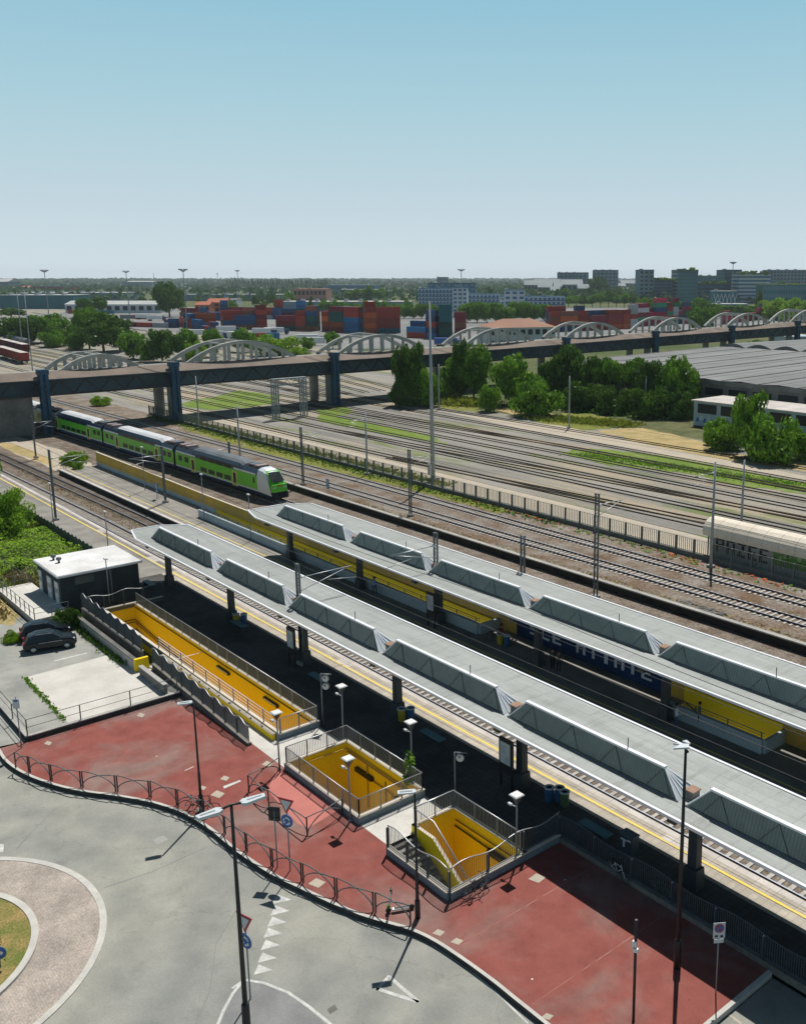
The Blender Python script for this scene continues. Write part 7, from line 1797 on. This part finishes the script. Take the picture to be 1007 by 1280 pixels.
for x in range(505, 560, 11): L3.append((x, 398, 381 + rnd.uniform(-2, 3), 18, 'round2', 'leaf_mid'))
for x in range(584, 700, 12): L3.append((x, 403 - (x > 640) * 2, 380 + rnd.uniform(-5, 4), 24, ('round1', 'round3', 'round2')[x % 3], ('leaf_mid', 'leaf_dark')[x % 2]))
for x in range(690, 870, 9): L3.append((x, 377, 362 + rnd.uniform(-3, 4), 16, 'far1', ('leaf_mid', 'leaf_dark')[x % 2]))
for x in range(700, 800, 10): L3.append((x, 384, 367 + rnd.uniform(-5, 3), 17, ('far1', 'far2')[x % 2], ('leaf_mid', 'leaf_dark', 'leaf_mid')[x % 3]))
for x in range(742, 760, 9): L3.append((x, 372, 346, 18, 'far1', 'leaf_dark'))
for x in (803, 815, 833, 847, 862, 872, 880, 893): L3.append((x, 398, 374 + rnd.uniform(-3, 6), 18, 'round2', 'leaf_mid'))
for x in (870, 882): L3.append((x, 415, 385, 26, 'round1', 'leaf_mid'))
for x in (905, 918, 930, 940): L3.append((x, 396, 381, 20, 'round3', 'leaf_mid'))
for i in range(70):
    x = rnd.uniform(0, 700); y = rnd.uniform(366, 384)
    if 200 < x < 225: continue
    L3.append((x, y, y - rnd.uniform(5, 9), rnd.uniform(7, 13), rnd.choice(['far1', 'far2']), rnd.choice(['leaf_dark', 'leaf_mid', 'leaf_dark'])))
L3 += [(975, 400, 367, 44, 'bush1', 'leaf_bright'), (998, 402, 366, 44, 'bush2', 'leaf_bright'), (958, 398, 375, 26, 'round2', 'leaf_bright'), (1012, 402, 372, 34, 'bush1', 'leaf_bright'), (945, 434, 422, 24, 'bush2', 'leaf_mid'), (290, 392, 376, 14, 'far1', 'leaf_mid'), (320, 386, 369, 10, 'far1', 'leaf_dark'), (338, 384, 367, 12, 'far1', 'leaf_dark'), (362, 386, 365, 14, 'far1', 'leaf_mid'), (400, 386, 378, 8, 'far1', 'leaf_dark')]
grove(L3, 'leafy tree among the far buildings, @', 'trees among the buildings beyond the bridge')
L4 = []
for i in range(34): L4.append((284 + i * 3.9 + rnd.uniform(-1, 1), 361 + rnd.uniform(-1, 1), 349.5 + rnd.uniform(-.8, 1.6), 4.2, 'farc', 'leaf_dark'))
grove(L4, 'narrow poplar before the horizon, @ of the row', 'poplars before the horizon')
# far-off woods reading as one mass
b = MB(); rnd = random.Random(77)
for i in range(6500):
    y = 349.4 + (rnd.random() ** 1.6) * 30; x = rnd.uniform(-30, 1040)
    if y > 362 and (x < 200 or 220 < x < 560) and rnd.random() < .6: continue
    p = P(x, y, -.7); d = (p - camo.location).length
    if d < 900: continue
    Hh = rnd.uniform(7, 14) * (1 + (d > 4000) * .3); Rr = Hh * rnd.uniform(.5, .8) * (1 + d / 3500)
    for k in range(9):
        a = rnd.uniform(0, 6.3); q = p + Vector((math.cos(a) * Rr * rnd.random(), math.sin(a) * Rr * rnd.random(), Hh * rnd.uniform(.25, 1))); s = Rr * rnd.uniform(.22, .42)
        u = Vector((rnd.gauss(0, 1), rnd.gauss(0, 1), rnd.gauss(0, .6))).normalized(); w = u.cross(Vector((rnd.gauss(0, 1), rnd.gauss(0, 1), rnd.gauss(0, 1)))).normalized()
        b.face([q - u * s, q - w * s * .8, q + u * s, q + w * s * .8])
struct(b.build('distant_woods', 'farleaf'), 'stuff')
# small far buildings scattered before the horizon
FB = []
rnd = random.Random(5)
for i in range(34):
    x = rnd.uniform(0, 700); y = rnd.uniform(354, 366); w_ = rnd.uniform(5, 22)
    FB.append(bld('far_shed', 'x', x, x + w_, y, y - rnd.uniform(2.0, 4.0), 40, rnd.choice(['b_white', 'b_grey', 'b_grey', 'b_orange', 'b_teal']), rnd.choice(['roof_pale', 'b_grey', 'b_orange']), style=rnd.choice(['flat', 'gable']), cat='shed')); FB[-1]['group'] = 'small buildings among the far woods'
rank(FB, 'small low building among the far woods, @')
# tall floodlight masts and pylons
FL = []
for px, yb, yt, hd in ((62, 404, 338, 1), (162, 395, 339, 1), (234, 412, 337, 1), (577, 398, 337, 1), (913, 395, 328, 1), (299, 380, 338, 1), (194, 372, 341, 0), (98, 364, 345, 0), (273, 365, 342, 1), (29, 440, 365, 0)):
    p = P(px, yb, -.7); h = hgt(px, yb, yt, -.7); d = (p - camo.location).length; k = d / 600
    r = thing('floodlight_mast', 'x', 'mast', (p.x, p.y, -.7), YAW, 'tall floodlight masts'); b = MB(); b.tube([(0, 0, 0), (0, 0, h)], .35 * k ** .5, 6, r2=.2 * k ** .5); b.build('post', 'grey_paint', r, world=False)
    if hd:
        b = MB(); b.lathe([(.3, h - 1.2), (1.7 * k ** .4, h - .5), (1.7 * k ** .4, h - .25)], 10)
        for j in range(8): a = j * .785; b.box(2.2 * math.cos(a) - .4, 2.2 * math.cos(a) + .4, 2.2 * math.sin(a) - .3, 2.2 * math.sin(a) + .3, h - .2, h + .5)
        b.build('light_ring', 'grey_paint', r, world=False)
    FL.append(r)
rank(FL, 'very tall slim floodlight mast beyond the bridge, @ of them')
# dull, dusty surfaces have hardly any mirror gloss, even seen at a low angle
for m_ in bpy.data.materials:
    if m_.use_nodes and 'Principled BSDF' in m_.node_tree.nodes:
        q_ = m_.node_tree.nodes['Principled BSDF']
        if q_.inputs['Roughness'].default_value >= .6 or 'roof' in m_.name or m_.name.startswith(('b_', 'container', 'freight')) or 'foliage' in m_.name: q_.inputs['Specular IOR Level'].default_value = .08
# ================================================================== HAZE
b = MB(); b.box(-5200, 900, -600, 7000, GZ - 1, 62)
hz = b.build('haze', 'white'); hz['kind'] = 'stuff'
hm = bpy.data.materials.new('haze'); hm.use_nodes = True; nt = hm.node_tree; nt.nodes.clear()
out = nt.nodes.new('ShaderNodeOutputMaterial'); pv = nt.nodes.new('ShaderNodeVolumePrincipled'); pv.inputs['Color'].default_value = (.80, .92, 1.0, 1)
pv.inputs['Density'].default_value = .00007; pv.inputs['Anisotropy'].default_value = 0.2; nt.links.new(pv.outputs[0], out.inputs['Volume']); hz.data.materials.clear(); hz.data.materials.append(hm)
